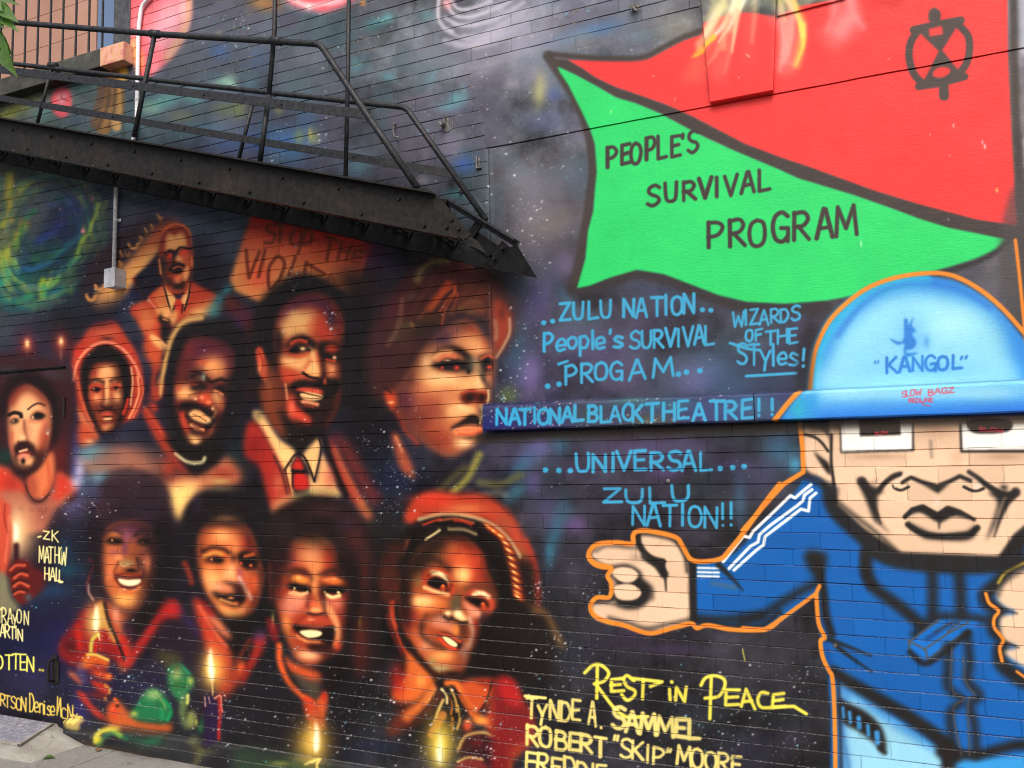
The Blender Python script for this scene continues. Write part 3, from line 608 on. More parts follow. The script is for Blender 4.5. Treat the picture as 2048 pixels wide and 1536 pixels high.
f("255 20 300 60 340 140 420 170 500 170 560 100 620 60 620 200 560 320 480 420 380 380 300 260 260 140", (46, 30, 29), 5)
f("265 150 290 90 330 180 400 240 445 285 430 325 360 300 290 260", (200, 76, 54), 5); b(300, 200, 30, 60, (226, 110, 80), .7); l("258 30 265 100 270 140", 14, (206, 136, 98), 2.5)
f("300 40 420 30 540 50 640 0 640 90 550 140 520 170 420 170 340 120", K, 2.5)
f("325 70 400 52 500 66 535 96 470 106 400 92", (206, 84, 62), 2); f("365 98 430 88 525 112 512 142 430 150 375 128", (244, 190, 130), 1.6); l("350 85 420 100 525 125", 7, K, 1); l("370 120 440 135 510 132", 5, K2, 1, .6); l("385 158 440 166 490 178", 26, (232, 150, 106), 2.5); l("400 190 460 200", 14, (204, 74, 56), 2); f("380 195 460 205 480 250 420 235", K, 4)
f("190 200 280 300 420 340 540 320 520 440 440 470 370 540 300 480 220 400", (36, 31, 29), 5)
f("70 40 140 60 190 200 260 420 150 330 90 200", (124, 64, 44), 6)
f("20 230 90 250 200 420 330 530 250 655 180 560 100 400 40 300", (238, 192, 128), 3); b(60, 260, 40, 40, (120, 110, 80), .7)
f("505 430 515 520 485 690 470 745 420 620 380 560 440 480", (238, 188, 126), 3)
f("250 655 300 640 312 870 285 810", (236, 186, 122), 2.5); f("430 680 480 745 520 540 560 600 620 760 650 850 470 850 430 800", (222, 170, 116), 4); b(580, 720, 50, 90, (190, 100, 80), .7)
l("250 660 330 545 400 570 470 740", 14, K, 1.6); l("505 430 518 520 470 740", 12, K, 1.6); l("255 660 300 860", 12, K, 1.6)
f("350 565 392 640 370 662 308 652 320 600", (184, 50, 40), 2); f("325 678 405 688 425 790 345 805 308 765", (184, 46, 40), 2.5); l("310 665 400 672", 20, K, 1.5); l("310 650 312 790", 10, K, 1.2)
f("-20 320 60 330 180 540 260 720 300 880 180 970 110 800 60 620 -40 540", (158, 50, 42), 5); b(30, 500, 70, 110, (120, 36, 36), .7); f("170 900 290 840 340 870 180 980", (216, 160, 106), 7, .9); b(210, 760, 50, 90, (200, 110, 80), .7); l("175 560 235 690 270 830", 12, K2, 3, .7)
f("600 380 720 460 830 650 900 780 960 870 880 900 790 760 690 580", (116, 50, 50), 8, .9)
f("580 400 640 560 740 740 830 900 890 1000 840 1010 760 900 690 800 630 700 585 560", (172, 66, 48), 6); l("620 500 720 720 820 900", 24, (206, 110, 76), 6, .7); l("530 380 570 520 640 700 700 840", 34, K, 4)
f("780 880 850 930 880 1000 830 1000", (190, 160, 100), 8, .6)
l("330 860 450 820 560 815 640 850", 40, (180, 170, 110), 7, .6)
# woman with swept hair
at(500, 380, 3.657)
f("1200 640 1300 560 1450 500 1650 530 1800 650 1900 800 1925 950 1880 1120 1810 1210 1750 1000 1640 900 1500 900 1400 1000 1250 1150 1180 1300 1130 1500 1000 1560 880 1480 850 1200 900 980 1020 860", (74, 44, 42), 10)
_r = np.random.default_rng(5)
for _ in range(120):
    t0, q0 = _r.uniform(0, 1), _r.uniform(-1, 1)
    x0_, y0_ = 1180 + 560 * t0 + 60 * q0, 900 - 330 * math.sin(2.2 * t0 + .5) + 130 * q0
    l(f"{x0_:.0f} {y0_:.0f} {x0_-70:.0f} {y0_+90+60*t0:.0f} {x0_-150+40*t0:.0f} {y0_+230:.0f}", _r.uniform(8, 26), [(112,58,48),(60,36,38),(96,60,44),(84,46,56),(126,70,50),(48,34,34)][_r.integers(6)], 4, .4, 4)
for x, y, rx, ry, c, a in [(1060,900,120,170,(96,48,54),.8),(1150,1000,90,50,(96,90,54),.8),(1080,1080,90,40,(80,84,56),.6),(950,1100,70,140,(84,52,58),.7),(1500,640,220,90,(84,46,44),.7),(1650,760,120,80,(104,54,44),.7),(1680,880,60,40,(130,80,54),.6),(1000,1250,90,80,(70,46,46),.7),(1180,780,60,30,(120,100,80),.4)]:
    b(x, y, rx, ry, c, a)
l("1220 650 1270 570 1350 530 1440 520", 46, (146, 138, 94), 6, .75); l("1260 620 1320 560 1420 540", 16, (60, 44, 44), 4, .7)
l("1110 800 1095 950 1060 1050 1010 1130", 26, (164, 124, 104), 5, .6); l("1180 980 1190 1000", 26, (200, 150, 110), 3, .7)
l("1310 870 1400 750 1450 690", 50, (200, 84, 50), 5, .85); l("1400 980 1430 860 1490 770 1500 700", 18, (206, 92, 54), 2.5, .9); l("1465 890 1505 810 1520 750", 12, (206, 92, 54), 2, .8); l("1380 950 1400 860 1440 770", 12, K2, 2, .7); l("1440 930 1480 830", 10, K2, 2, .7)
f("1130 1100 1200 1000 1300 900 1400 860 1380 1000 1280 1060", (56, 48, 42), 8, .7)
f("1780 800 1860 840 1905 920 1905 1030 1860 1130 1790 1220 1770 1080", (150, 66, 48), 6); l("1895 940 1895 1040 1850 1140 1800 1220", 14, (206, 176, 140), 3, .85); l("1790 960 1800 1040 1790 1090", 20, (170, 150, 120), 4, .6); b(1840, 900, 30, 50, (90, 40, 40), .7)
at(560, 560, 4.452)
clip("1190 760 1240 660 1350 540 1480 440 1600 370 1720 390 1800 480 1868 600 1905 700 1890 900 1862 980 1862 1100 1790 1120 1770 1180 1795 1290 1800 1340 1745 1440 1650 1510 1500 1570 1330 1480 1200 1360 1080 1190 1020 1020 1100 900", 6)
f("1000 300 1950 300 1950 1600 1000 1600", (196, 118, 78), 1, 1, False)
for x, y, rx, ry, c, a in [(1110,1080,130,200,(92,48,64),.9),(1250,1250,150,150,(120,58,48),.9),(1420,1420,160,90,(150,66,48),.8),(1350,1130,110,120,(150,66,60),.6),(1440,520,140,80,(74,58,92),.95),(1700,430,90,70,(192,84,58),.9),(1620,380,120,40,(100,76,60),.9),(1250,960,120,60,(200,120,80),.6),(1150,880,50,80,(110,70,56),.8),(1830,560,40,60,(190,84,60),.7)]:
    b(x, y, rx, ry, c, a)
f("1230 780 1260 690 1400 590 1480 570 1400 650 1340 760 1440 830 1600 870 1690 860 1720 790 1790 880 1850 975 1700 990 1620 1010 1500 960 1330 970", (240, 182, 122), 9)
f("1500 560 1620 480 1740 500 1850 610 1868 640 1740 640 1650 580", (230, 160, 108), 8, .95)
f("1260 720 1330 640 1340 700 1300 800", (238, 184, 128), 5, .9)
f("1500 1100 1600 1080 1680 1110 1745 1160 1770 1225 1640 1205 1540 1240 1480 1200", (238, 180, 122), 6); f("1420 1000 1520 960 1600 1010 1560 1100 1460 1120", (216, 140, 96), 8, .8)
f("1550 1420 1680 1430 1745 1470 1680 1500 1570 1480", (242, 200, 142), 6); b(1700, 1400, 80, 24, (90, 74, 54), .9); b(1770, 1460, 40, 60, (110, 96, 66), .7); f("1290 1340 1400 1300 1480 1420 1560 1520 1420 1520", (160, 70, 50), 9, .7)
edge(14, 10, 2, (66, 36, 40), .62, 1.25)
clip()
f("1345 668 1400 614 1490 584 1580 592 1660 638 1725 706 1690 760 1640 696 1560 634 1480 608 1400 634", K, 3)
f("1335 762 1420 718 1540 690 1610 710 1725 720 1700 830 1620 805 1560 820 1440 805 1390 785", (36, 32, 34), 3); l("1405 712 1470 672 1560 685", 26, (226, 120, 84), 3); b(1490, 715, 30, 8, (236, 190, 140), .8)
b(1440, 780, 14, 14, (226, 74, 54), 1); b(1570, 780, 26, 20, (222, 70, 52), 1); f("1560 830 1640 850 1700 790 1640 820", (80, 76, 66), 6, .8); l("1400 800 1480 830 1560 835", 8, (190, 80, 60), 3, .6)
f("1765 690 1860 660 1895 720 1885 800 1830 850 1780 780", (36, 30, 32), 3); l("1790 700 1850 672 1893 690", 20, (206, 90, 64), 2); b(1862, 775, 22, 16, (220, 70, 54), 1); f("1770 780 1830 860 1868 960 1840 960 1785 880", (56, 52, 50), 4); b(1850, 850, 20, 60, (206, 120, 90), .5)
f("1690 680 1760 690 1785 860 1740 810 1700 770", (154, 146, 118), 7, .85); b(1675, 818, 12, 18, (20, 20, 20), 1)
f("1605 1022 1690 988 1830 1000 1852 1050 1800 1100 1720 1082 1650 1112 1605 1060", (90, 34, 27), 3); l("1610 1010 1700 984 1830 1000", 12, (190, 60, 44), 2); b(1690, 1045, 34, 36, K, .95); b(1795, 1050, 26, 30, K, .9); l("1852 980 1855 1050 1840 1110", 14, (226, 198, 138), 2)
f("1520 1312 1600 1262 1690 1200 1752 1205 1795 1262 1772 1292 1680 1288 1600 1312 1540 1342", (40, 30, 30), 2.5)
f("1540 1352 1620 1310 1720 1300 1790 1322 1785 1350 1700 1372 1610 1375", (232, 146, 96), 2.5); l("1660 1345 1780 1348", 22, (206, 70, 48), 3, .9); b(1575, 1330, 40, 18, (176, 166, 118), .8); b(1780, 1270, 8, 14, (246, 220, 170), .8); l("1790 1120 1810 1180 1790 1240", 22, (190, 176, 126), 4, .7)
f("925 1010 990 978 1032 1060 1012 1165 960 1120", (196, 80, 50), 3); b(985, 1090, 30, 14, (244, 190, 130), .8); l("1040 1180 1075 1250 1120 1340 1220 1450", 40, (176, 70, 46), 6, .7); l("940 960 980 1000", 20, K, 3, .8)
at(500, 760, 3.657)
f("1035 390 1080 395 1130 510 1185 620 1200 720 1110 660 1060 530", (168, 84, 58), 5, .9); l("1065 420 1110 520", 18, (216, 140, 100), 3, .7)
# bearded man painted on the door
at(0, 760, 3.657)
f("-300 -90 490 -90 505 660 560 800 480 900 -300 900", (62, 36, 40), 6)
for x, y, rx, ry, c, a in [(420,560,90,160,(96,40,38),.9),(440,150,60,180,(60,34,34),.8),(20,560,60,70,(28,66,58),.8),(380,-40,120,50,(66,70,70),.5),(60,-70,80,40,(60,74,80),.5),(330,-60,50,30,(90,60,80),.5)]:
    b(x, y, rx, ry, c, a)
f("-20 260 0 80 80 -30 200 -55 330 0 410 140 420 330 380 480 345 430 360 300 330 220 250 110 120 60 60 120 30 260", (36, 25, 27), 6)
clip("48 250 75 130 180 40 290 110 345 200 350 340 325 470 262 600 175 655 100 620 65 500 48 380", 4)
f("0 0 400 0 400 700 0 700", (232, 172, 122), 1, 1, False)
f("40 0 400 0 360 180 300 130 200 70 110 110 60 200", (140, 56, 44), 9, .95); b(320, 420, 50, 160, (180, 84, 64), .8); b(60, 430, 24, 120, (190, 100, 76), .7); b(170, 200, 60, 90, (240, 188, 138), .6)
f("170 290 210 300 215 420 180 450 160 380", (190, 124, 92), 6, .8); b(250, 320, 50, 40, (236, 176, 130), .6)
f("75 490 140 460 220 460 240 515 300 470 340 400 330 560 265 680 175 690 95 660 65 560", (60, 38, 36), 5)
f("105 590 150 575 225 560 235 590 180 628 120 620", (228, 166, 116), 4)
edge(8, -3, 4, (96, 46, 38), .62, 1.25)
clip()
f("110 535 165 510 215 540 150 556", (186, 84, 68), 2); f("120 565 160 548 205 556 180 580 140 580", (226, 150, 116), 2); l("105 545 165 528 220 545", 6, (90, 36, 34), 1.2); f("85 520 110 480 150 465 215 470 235 515 180 496 130 500", (66, 40, 40), 3, .9); b(152, 592, 15, 24, (44, 30, 30), 1)
l("50 255 85 235 135 245 142 270", 20, K, 2); l("188 214 230 182 270 170 310 185", 10, K, 1.6); f("205 275 250 228 315 250 295 285 250 292", K, 2); l("215 250 260 225 320 240", 8, (206, 120, 84), 1.5, .8); b(224, 272, 10, 14, (240, 180, 140), .9); l("200 300 250 310 300 300", 12, (206, 96, 72), 3, .7)
f("55 305 90 278 125 292 100 318 70 316", K, 2); b(82, 300, 8, 8, (240, 180, 140), .8); l("60 290 95 270 130 280", 6, (206, 120, 84), 1.2, .7)
l("160 300 165 360 178 420 186 450", 16, (120, 66, 52), 3.5, .8); b(150, 420, 26, 22, (246, 196, 144), .8); l("116 452 132 466 160 468 186 456", 9, (70, 38, 36), 2, .9); b(332, 388, 9, 12, (250, 250, 245), 1); b(332, 370, 16, 20, (90, 170, 180), .4)
f("190 715 275 640 365 520 385 680 355 790 300 865 225 860 192 800", (208, 118, 78), 3); f("190 715 240 700 250 860 200 830", (150, 66, 54), 6, .8); l("330 600 345 740 300 850", 16, (190, 80, 56), 4, .7)
f("-300 600 10 640 70 700 130 740 170 830 230 905 312 880 372 800 402 680 470 700 560 780 470 890 380 960 330 1060 250 1120 -300 1120", (170, 104, 84), 5)
f("-300 640 10 650 80 710 140 750 170 830 60 800 -300 860", (196, 66, 48), 6); f("400 690 470 700 560 780 450 860 360 880 390 800", (196, 66, 50), 6); l("172 770 192 830 232 880 285 888 340 838", 9, (60, 34, 36), 1.6); b(60, 760, 60, 60, (150, 50, 44), .5); b(310, 980, 60, 60, (150, 84, 74), .6)
text("K SGU", 33, 1022, 88, 1024, 8, 1.6, (110, 60, 54), .9, .5)
# his candle
b(120, 1120, 110, 190, (236, 190, 136), .9); b(105, 1120, 40, 120, (250, 226, 180), .9)
f("85 1040 110 1080 115 1140 95 1185 80 1150 82 1090", (254, 246, 222), 2.5); l("85 1190 110 1180 120 1195", 14, Y, 1.5, .8)
f("80 1195 122 1190 124 1350 84 1350", (58, 30, 36), 2, 1, False)
f("-30 880 20 895 60 920 55 1010 70 1100 60 1260 30 1420 -30 1480", (196, 84, 62), 4); l("20 910 15 1010 40 1120", 8, (110, 40, 36), 2, .7); l("50 1000 40 1160 20 1330", 12, (226, 130, 100), 3, .7)
at(0, 1116, 3.657)
f("45 80 95 25 180 18 225 80 305 120 290 220 230 290 150 345 85 320 55 240 38 150", (104, 34, 28), 3); f("200 60 330 160 270 260 200 240", (84, 34, 40), 8, .7)
for s, w in (("58 92 100 58 165 56", 18), ("88 150 130 118 182 130", 20), ("86 208 130 182 192 210", 20), ("88 268 120 250 160 252", 16)):
    l(s, w, (204, 96, 70), 2.2); 
l("70 130 140 95 190 100", 10, K, 2, .8); l("70 195 120 165 190 180", 10, K, 2, .8); l("75 255 120 230 180 240", 10, K, 2, .8)
f("-40 120 30 130 60 270 120 385 -40 370", (124, 120, 96), 4); l("40 150 70 280 130 350", 14, (70, 90, 90), 3, .6); b(190, 290, 30, 30, (60, 130, 150), .5)
# girl with a wide dark hood of hair, lower left
at(0, 760, 3.657)
f("735 790 800 700 925 650 1060 660 1160 730 1225 830 1265 980 1275 1180 1180 1560 1120 1700 1000 1640 780 1660 720 1730 655 1660 650 1500 675 1300 690 1000", (50, 38, 46), 7)
b(950, 760, 200, 90, (74, 54, 72), .8); b(900, 700, 160, 30, (110, 100, 90), .4); b(760, 900, 60, 120, (70, 48, 58), .6); b(1080, 880, 120, 120, (56, 44, 56), .6)
clip("775 1120 850 1050 1000 1035 1105 1100 1135 1250 1125 1420 1085 1550 1020 1670 940 1710 860 1650 790 1550 745 1410 745 1250", 5)
f("700 1000 1200 1000 1200 1750 700 1750", grad((206, 112, 66), (96, 54, 42), "780 1350 1120 1380"), 1, 1, False)
f("790 1060 960 1030 1080 1070 1000 1160 900 1150 800 1120", (110, 62, 84), 8); b(920, 1110, 50, 30, (150, 84, 96), .6); b(1090, 1200, 60, 160, (60, 40, 44), .8); b(1110, 1450, 40, 100, (120, 64, 48), .7)
f("755 1300 850 1275 875 1330 830 1440 775 1450", (216, 122, 76), 7); b(840, 1260, 50, 40, (150, 84, 90), .6); b(1070, 1320, 60, 70, (160, 90, 66), .8); b(1050, 1230, 50, 24, (150, 84, 60), .7)
b(915, 1230, 26, 60, (112, 62, 92), .8); b(925, 1340, 56, 30, (156, 140, 96), .85); b(860, 1500, 60, 60, (200, 104, 62), .8); b(930, 1600, 110, 70, (236, 166, 92), .9); b(1040, 1560, 40, 90, (150, 84, 56), .7); f("840 1390 900 1370 960 1390 1010 1380 1020 1430 930 1440 850 1430", (180, 100, 60), 5, .8)
edge(11, -9, 8, (44, 30, 32), .74, 1.25)
clip()
f("775 1190 815 1140 880 1150 905 1190 850 1205", K, 3); f("785 1130 850 1110 890 1140 840 1150", (206, 128, 68), 3, .8); b(822, 1172, 8, 9, (240, 170, 110), .9); f("1000 1180 1060 1155 1115 1180 1060 1205", K, 3); b(1045, 1185, 8, 6, (226, 150, 90), .8); l("985 1140 1050 1110 1110 1130", 16, K2, 3, .8); b(850, 1230, 50, 12, (190, 110, 80), .6)
b(960, 1393, 46, 18, (24, 20, 20), .95); l("880 1340 900 1360 940 1352", 7, (226, 204, 140), 2, .8); l("1000 1300 1015 1390 985 1400", 14, K2, 3, .7)
f("838 1430 935 1442 1040 1430 1030 1480 985 1530 930 1540 880 1510", (84, 34, 32), 2.5); f("866 1452 940 1460 1028 1458 1012 1492 955 1508 890 1492", (250, 230, 186), 1.6); l("850 1425 930 1415 1040 1432", 14, (116, 46, 36), 2.5); l("890 1528 960 1545 1020 1520", 16, (226, 136, 76), 3)
l("655 1310 690 1350 660 1420 640 1500 655 1560 680 1600", 12, (150, 60, 60), 2.5, .7); l("650 1500 655 1560 685 1610", 12, (190, 180, 170), 2.5, .7)
at(0, 1116, 3.657)
f("770 330 850 360 940 420 1000 440 900 470 920 600 970 720 890 830 840 640", (190, 104, 70), 6); b(850, 420, 26, 60, (226, 150, 120), .8); b(960, 560, 50, 80, (120, 50, 80), .7)
f("700 330 610 380 540 480 480 560 415 650 440 720 560 790 700 690 830 740 920 800 930 740 880 600 800 440 760 330", (140, 36, 36), 6); b(520, 640, 80, 70, (70, 24, 34), .8); f("560 480 600 560 590 690 560 620", (190, 44, 36), 4, .9); f("860 560 950 600 950 720 930 790 880 700", (190, 48, 38), 5, .9)
f("725 320 762 330 800 460 862 600 830 620 770 520 700 520 700 400", (196, 148, 80), 4); l("765 330 800 470 860 610 910 740", 18, K, 3)
f("1180 320 1270 310 1300 380 1180 500 1060 650 950 790 925 800 960 680 1070 540 1130 430", (172, 46, 40), 5); f("900 400 1000 420 1150 300 1160 420 1000 620 950 600 960 480", K, 8, .9)
b(680, 470, 60, 130, (206, 186, 110), .8)
f("706 330 725 420 722 500 705 545 682 500 692 410", (252, 244, 200), 2.5); l("718 560 690 580 670 620 665 690", 26, (196, 194, 84), 2.5, .9); l("718 555 730 600", 10, Y, 1.6, .8); l("700 600 698 690", 14, (176, 40, 32), 2); l("738 600 742 670", 8, (176, 40, 32), 2, .8)
f("636 705 715 705 795 748 785 805 700 800 650 810 570 810 600 740", (204, 100, 42), 3.5); l("640 706 700 708 790 745", 16, (244, 214, 104), 2.5); f("700 760 780 800 770 830 690 860 640 840", (150, 50, 40), 5, .8)
f("690 830 815 850 808 892 715 875", (204, 78, 40), 3); b(795, 868, 22, 18, (236, 140, 60), .9); f("660 890 780 925 808 975 770 1000 690 940", (180, 56, 42), 4); l("770 930 800 960 800 985", 16, (206, 160, 70), 2.5, .9); f("640 980 760 990 790 1030 760 1040 680 1020", (120, 40, 40), 5, .9); b(772, 1030, 12, 16, (196, 150, 70), .8)
f("490 830 550 840 600 895 600 930 545 890", (180, 92, 66), 3.5); f("560 830 600 760 620 830 650 900 620 930", (86, 70, 110), 5, .8)
f("555 980 620 990 670 1070 740 1130 790 1190 710 1160 640 1090", (176, 58, 44), 4); f("780 1150 800 1080 850 1035 890 1070 950 1140 1010 1190 1130 1210 1250 1215 1240 1270 1100 1260 960 1240 820 1230", (186, 96, 52), 5); b(830, 1120, 40, 60, (204, 70, 46), .8); l("840 1030 860 1060", 20, (226, 110, 50), 2, .9); b(860, 1080, 16, 14, K, .8)
f("960 1140 1010 1050 1050 1000 1110 950 1180 985 1240 1060 1256 1150 1220 1200 1120 1200 1000 1180", (40, 108, 72), 4); b(1120, 1000, 60, 40, (156, 180, 116), .8); b(980, 1140, 30, 24, (180, 180, 80), .8); l("1200 1040 1250 1110 1225 1190", 16, (30, 160, 96), 3, .8); l("1140 980 1200 1070 1210 1100", 14, (140, 170, 100), 3, .7); l("1180 1100 1190 1170", 20, (40, 150, 90), 4, .7)
f("1225 850 1255 765 1340 800 1410 880 1412 930 1360 1010 1340 1070 1250 980", (54, 116, 78), 4); b(1290, 850, 40, 60, (160, 176, 110), .85); b(1390, 900, 24, 30, (170, 180, 90), .85); b(1300, 930, 70, 40, (50, 100, 60), .7); l("1240 820 1300 770 1380 840", 14, (40, 160, 110), 3, .8); f("1330 1010 1370 1000 1380 1040 1350 1170 1390 1240 1340 1230 1310 1120", (104, 126, 80), 4, .9); l("1375 1005 1370 1060", 18, (204, 206, 110), 2.5); f("1380 1130 1420 1120 1430 1200 1400 1250 1360 1200", (130, 140, 80), 4); f("1450 1250 1490 1130 1505 1170 1480 1270", (44, 130, 76), 3); b(1435, 1200, 12, 30, (190, 190, 90), .8)
l("1170 700 1270 780 1290 740", 90, (70, 66, 44), 8, .6); b(1250, 720, 70, 50, (90, 84, 50), .6); b(1150, 1330, 80, 30, (50, 120, 80), .5)
l("735 1330 740 1290 790 1250 860 1248 920 1285", 34, (206, 204, 80), 3, .85); l("760 1350 800 1300 870 1270 960 1310", 26, (60, 130, 84), 4, .7); b(755, 1310, 30, 34, (226, 210, 70), .8); l("960 1300 1100 1330 1200 1310", 30, (50, 120, 90), 6, .5); l("1420 1320 1500 1400 1460 1500", 40, (120, 120, 70), 6, .5)
# boy with candle
at(0, 760, 3.657)
f("1340 1020 1415 870 1560 800 1750 795 1885 870 1970 1020 2000 1250 1970 1500 1900 1650 1800 1200 1560 1030 1460 1150 1450 1300 1450 1450 1380 1320", (35, 30, 34), 5)
b(1620, 800, 110, 26, (124, 118, 92), .6); b(1650, 960, 130, 60, (70, 52, 50), .7); b(1450, 900, 40, 80, (54, 46, 66), .6)
clip("1450 1160 1530 1050 1680 1020 1805 1090 1860 1200 1885 1350 1905 1500 1865 1650 1790 1730 1700 1750 1600 1690 1520 1570 1465 1420", 5)
f("1400 950 1950 950 1950 1800 1400 1800", (202, 104, 60), 1, 1, False)
b(1680, 1040, 200, 40, (84, 60, 50), .9); b(1640, 1150, 90, 60, (232, 158, 100), .9); b(1720, 1230, 40, 60, (226, 146, 92), .7); b(1830, 1200, 60, 110, (150, 50, 46), .9); b(1470, 1250, 40, 90, (130, 66, 44), .8)
f("1475 1400 1560 1380 1610 1450 1580 1560 1540 1600 1490 1520", (234, 160, 98), 7); b(1840, 1530, 50, 110, (196, 84, 52), .9); f("1560 1600 1640 1660 1740 1690 1790 1650 1780 1720 1700 1750 1620 1710", (240, 176, 104), 6); b(1860, 1620, 30, 60, (120, 44, 36), .7)
f("1635 1370 1710 1340 1745 1430 1735 1485 1660 1475 1600 1490", (236, 160, 104), 6); f("1735 1370 1765 1400 1770 1500 1745 1460", (140, 52, 86), 5, .9); l("1750 1450 1790 1530 1838 1600", 24, (236, 196, 176), 4, .8)
edge(11, -7, 8, (44, 28, 28), .74, 1.25)
clip()
l("1482 1252 1550 1226 1630 1236 1672 1262", 24, K, 4, .85); b(1705, 1300, 26, 40, K2, .6); f("1490 1320 1560 1288 1640 1310 1610 1340 1540 1335", K, 3); l("1488 1290 1570 1262 1620 1275", 18, (204, 154, 76), 3, .9); b(1546, 1312, 9, 9, (244, 160, 100), .9); b(1600, 1320, 26, 16, K, .9)
f("1735 1275 1800 1248 1875 1290 1880 1370 1800 1385 1750 1340", K, 3.5); l("1790 1290 1850 1275", 20, (206, 96, 56), 3); b(1762, 1340, 9, 9, (230, 96, 60), 1); b(1832, 1356, 14, 11, (232, 110, 66), 1); l("1900 1350 1925 1420 1915 1500", 22, (120, 60, 44), 4, .8)
l("1350 1340 1385 1420 1400 1480", 40, (130, 54, 42), 4, .9)
at(140, 1100, 4.452)
f("1330 285 1420 285 1500 310 1440 320 1350 300", K, 3); f("1255 320 1330 278 1420 318 1490 350 1470 385 1360 372 1280 368", (216, 136, 100), 3); b(1310, 330, 40, 20, (240, 180, 140), .6); f("1440 330 1530 300 1560 420 1520 480 1440 500 1480 400", (40, 26, 28), 5, .9)
f("1255 365 1370 392 1480 385 1560 410 1530 475 1450 495 1350 455 1285 410", K, 3); b(1432, 428, 30, 12, (240, 150, 90), .95); l("1340 440 1420 468 1480 482", 20, (232, 160, 100), 3); b(1480, 470, 30, 16, (200, 90, 60), .7)
f("1170 520 1290 590 1400 690 1465 790 1380 770 1260 660 1190 590", (222, 130, 92), 5); f("1380 620 1560 600 1640 700 1560 900 1480 1000 1420 860 1440 760", K, 8, .95); f("1100 440 1200 460 1300 580 1240 600 1160 520", (150, 40, 40), 5, .8)
f("800 560 930 460 1010 560 1180 780 1330 960 1430 1000 1400 1300 1300 1536 1150 1536 1180 1100 900 900 640 860 700 700", (48, 34, 46), 9, .75)
f("820 470 930 450 1000 560 960 600 820 610 740 730 640 860 580 870 660 740 760 600", (170, 44, 40), 5); f("1100 440 1160 480 1280 700 1380 830 1430 950 1400 1080 1330 1120 1250 1000 1200 840 1140 640", (186, 66, 46), 6); f("940 480 1090 640 1160 760 1120 760 1000 600", (64, 44, 90), 6, .8); l("1150 500 1280 720 1390 860", 22, (226, 110, 76), 4, .8)
f("1330 900 1430 950 1450 1060 1560 1000 1560 1100 1500 1190 1400 1300 1330 1300 1300 1100", (160, 60, 40), 7, .9); b(1522, 1050, 44, 64, (204, 92, 54), .9)
f("1655 760 1745 775 1710 900 1610 1080 1545 1210 1520 1150 1560 1040 1620 900", (156, 48, 40), 5); l("1600 800 1540 900 1490 990", 26, (130, 52, 40), 5, .8); b(1690, 760, 60, 60, (80, 60, 110), .6)
b(1270, 1060, 110, 170, (240, 190, 92), .95); b(1250, 1040, 40, 130, (252, 226, 140), .7)
f("1252 870 1270 1000 1282 1100 1262 1175 1235 1080 1234 960", (255, 250, 226), 2.2); l("1262 1175 1272 1300", 10, (226, 190, 130), 1.6)
f("1195 1300 1300 1305 1335 1290 1350 1400 1355 1536 1310 1700 1210 1700 1200 1400", (50, 36, 66), 4); l("1200 1310 1205 1390", 10, (200, 160, 150), 1.5); l("1235 1310 1245 1360", 8, (190, 150, 140), 1.5); l("1290 1320 1340 1300 1345 1400 1355 1440", 16, (232, 150, 120), 2); l("1325 1330 1335 1450 1325 1600 1325 1680", 24, (176, 52, 42), 3)
f("770 380 860 400 940 420 1000 390 1040 350 980 400 860 420", (90, 90, 100), 4, .7)
# smiling man, lower middle
at(500, 760, 3.657)
f("150 1020 290 890 480 845 650 872 765 960 870 1100 920 1300 960 1536 950 2000 820 2200 720 1800 730 1450 630 1250 430 1150 310 1190 250 1350 200 1500 180 1700 120 1500", (42, 32, 32), 7)
for x, y, rx, ry, c, a in [(760,1180,90,160,(84,46,44),.8),(830,1400,50,180,(80,42,38),.8),(560,960,140,50,(66,44,44),.8),(250,1080,90,90,(50,38,42),.6),(700,1050,80,70,(64,46,64),.6),(800,1800,60,200,(84,40,36),.7)]:
    b(x, y, rx, ry, c, a)
b(450, 1200, 110, 40, (150, 134, 84), .85)
at(500, 1116, 3.657)
clip("195 170 255 40 280 -60 350 -130 470 -160 590 -90 630 -20 645 70 705 140 745 250 725 350 700 500 665 650 570 745 440 785 340 725 280 600 220 450 185 300", 5)
f("100 -250 800 -250 800 850 100 850", (162, 68, 44), 1, 1, False)
b(450, -30, 140, 90, (200, 128, 88), .95); b(570, 0, 40, 70, (190, 70, 50), .8); b(290, 10, 40, 60, (120, 60, 70), .8); b(470, -120, 120, 40, (150, 120, 80), .8)
f("420 20 530 20 505 150 492 260 452 260 440 150", (206, 128, 78), 5)
f("215 290 320 270 420 270 405 350 330 400 270 430 225 380", (212, 130, 106), 7); b(300, 300, 60, 20, (232, 160, 120), .6); b(230, 250, 40, 70, (180, 74, 52), .8); f("530 300 640 275 720 300 690 375 600 395 550 360", (190, 96, 76), 6); b(700, 250, 30, 60, (170, 60, 46), .8)
l("535 330 595 440 640 540 655 630", 44, (232, 160, 106), 6); b(645, 630, 26, 50, (196, 66, 42), .9); b(240, 540, 40, 120, (110, 60, 44), .8); b(280, 540, 24, 50, (120, 130, 60), .4)
f("280 470 330 560 320 680 420 790 300 760 240 600", (206, 110, 62), 6, .8); f("420 390 440 330 470 310 510 350 530 395 480 405", (212, 108, 68), 4); b(470, 380, 44, 14, (244, 182, 120), .9)
f("290 700 400 660 510 700 520 760 420 795 340 770", (206, 116, 84), 6); b(420, 700, 70, 30, (240, 184, 130), .85)
edge(12, -6, 8, (50, 30, 28), .74, 1.25)
clip()
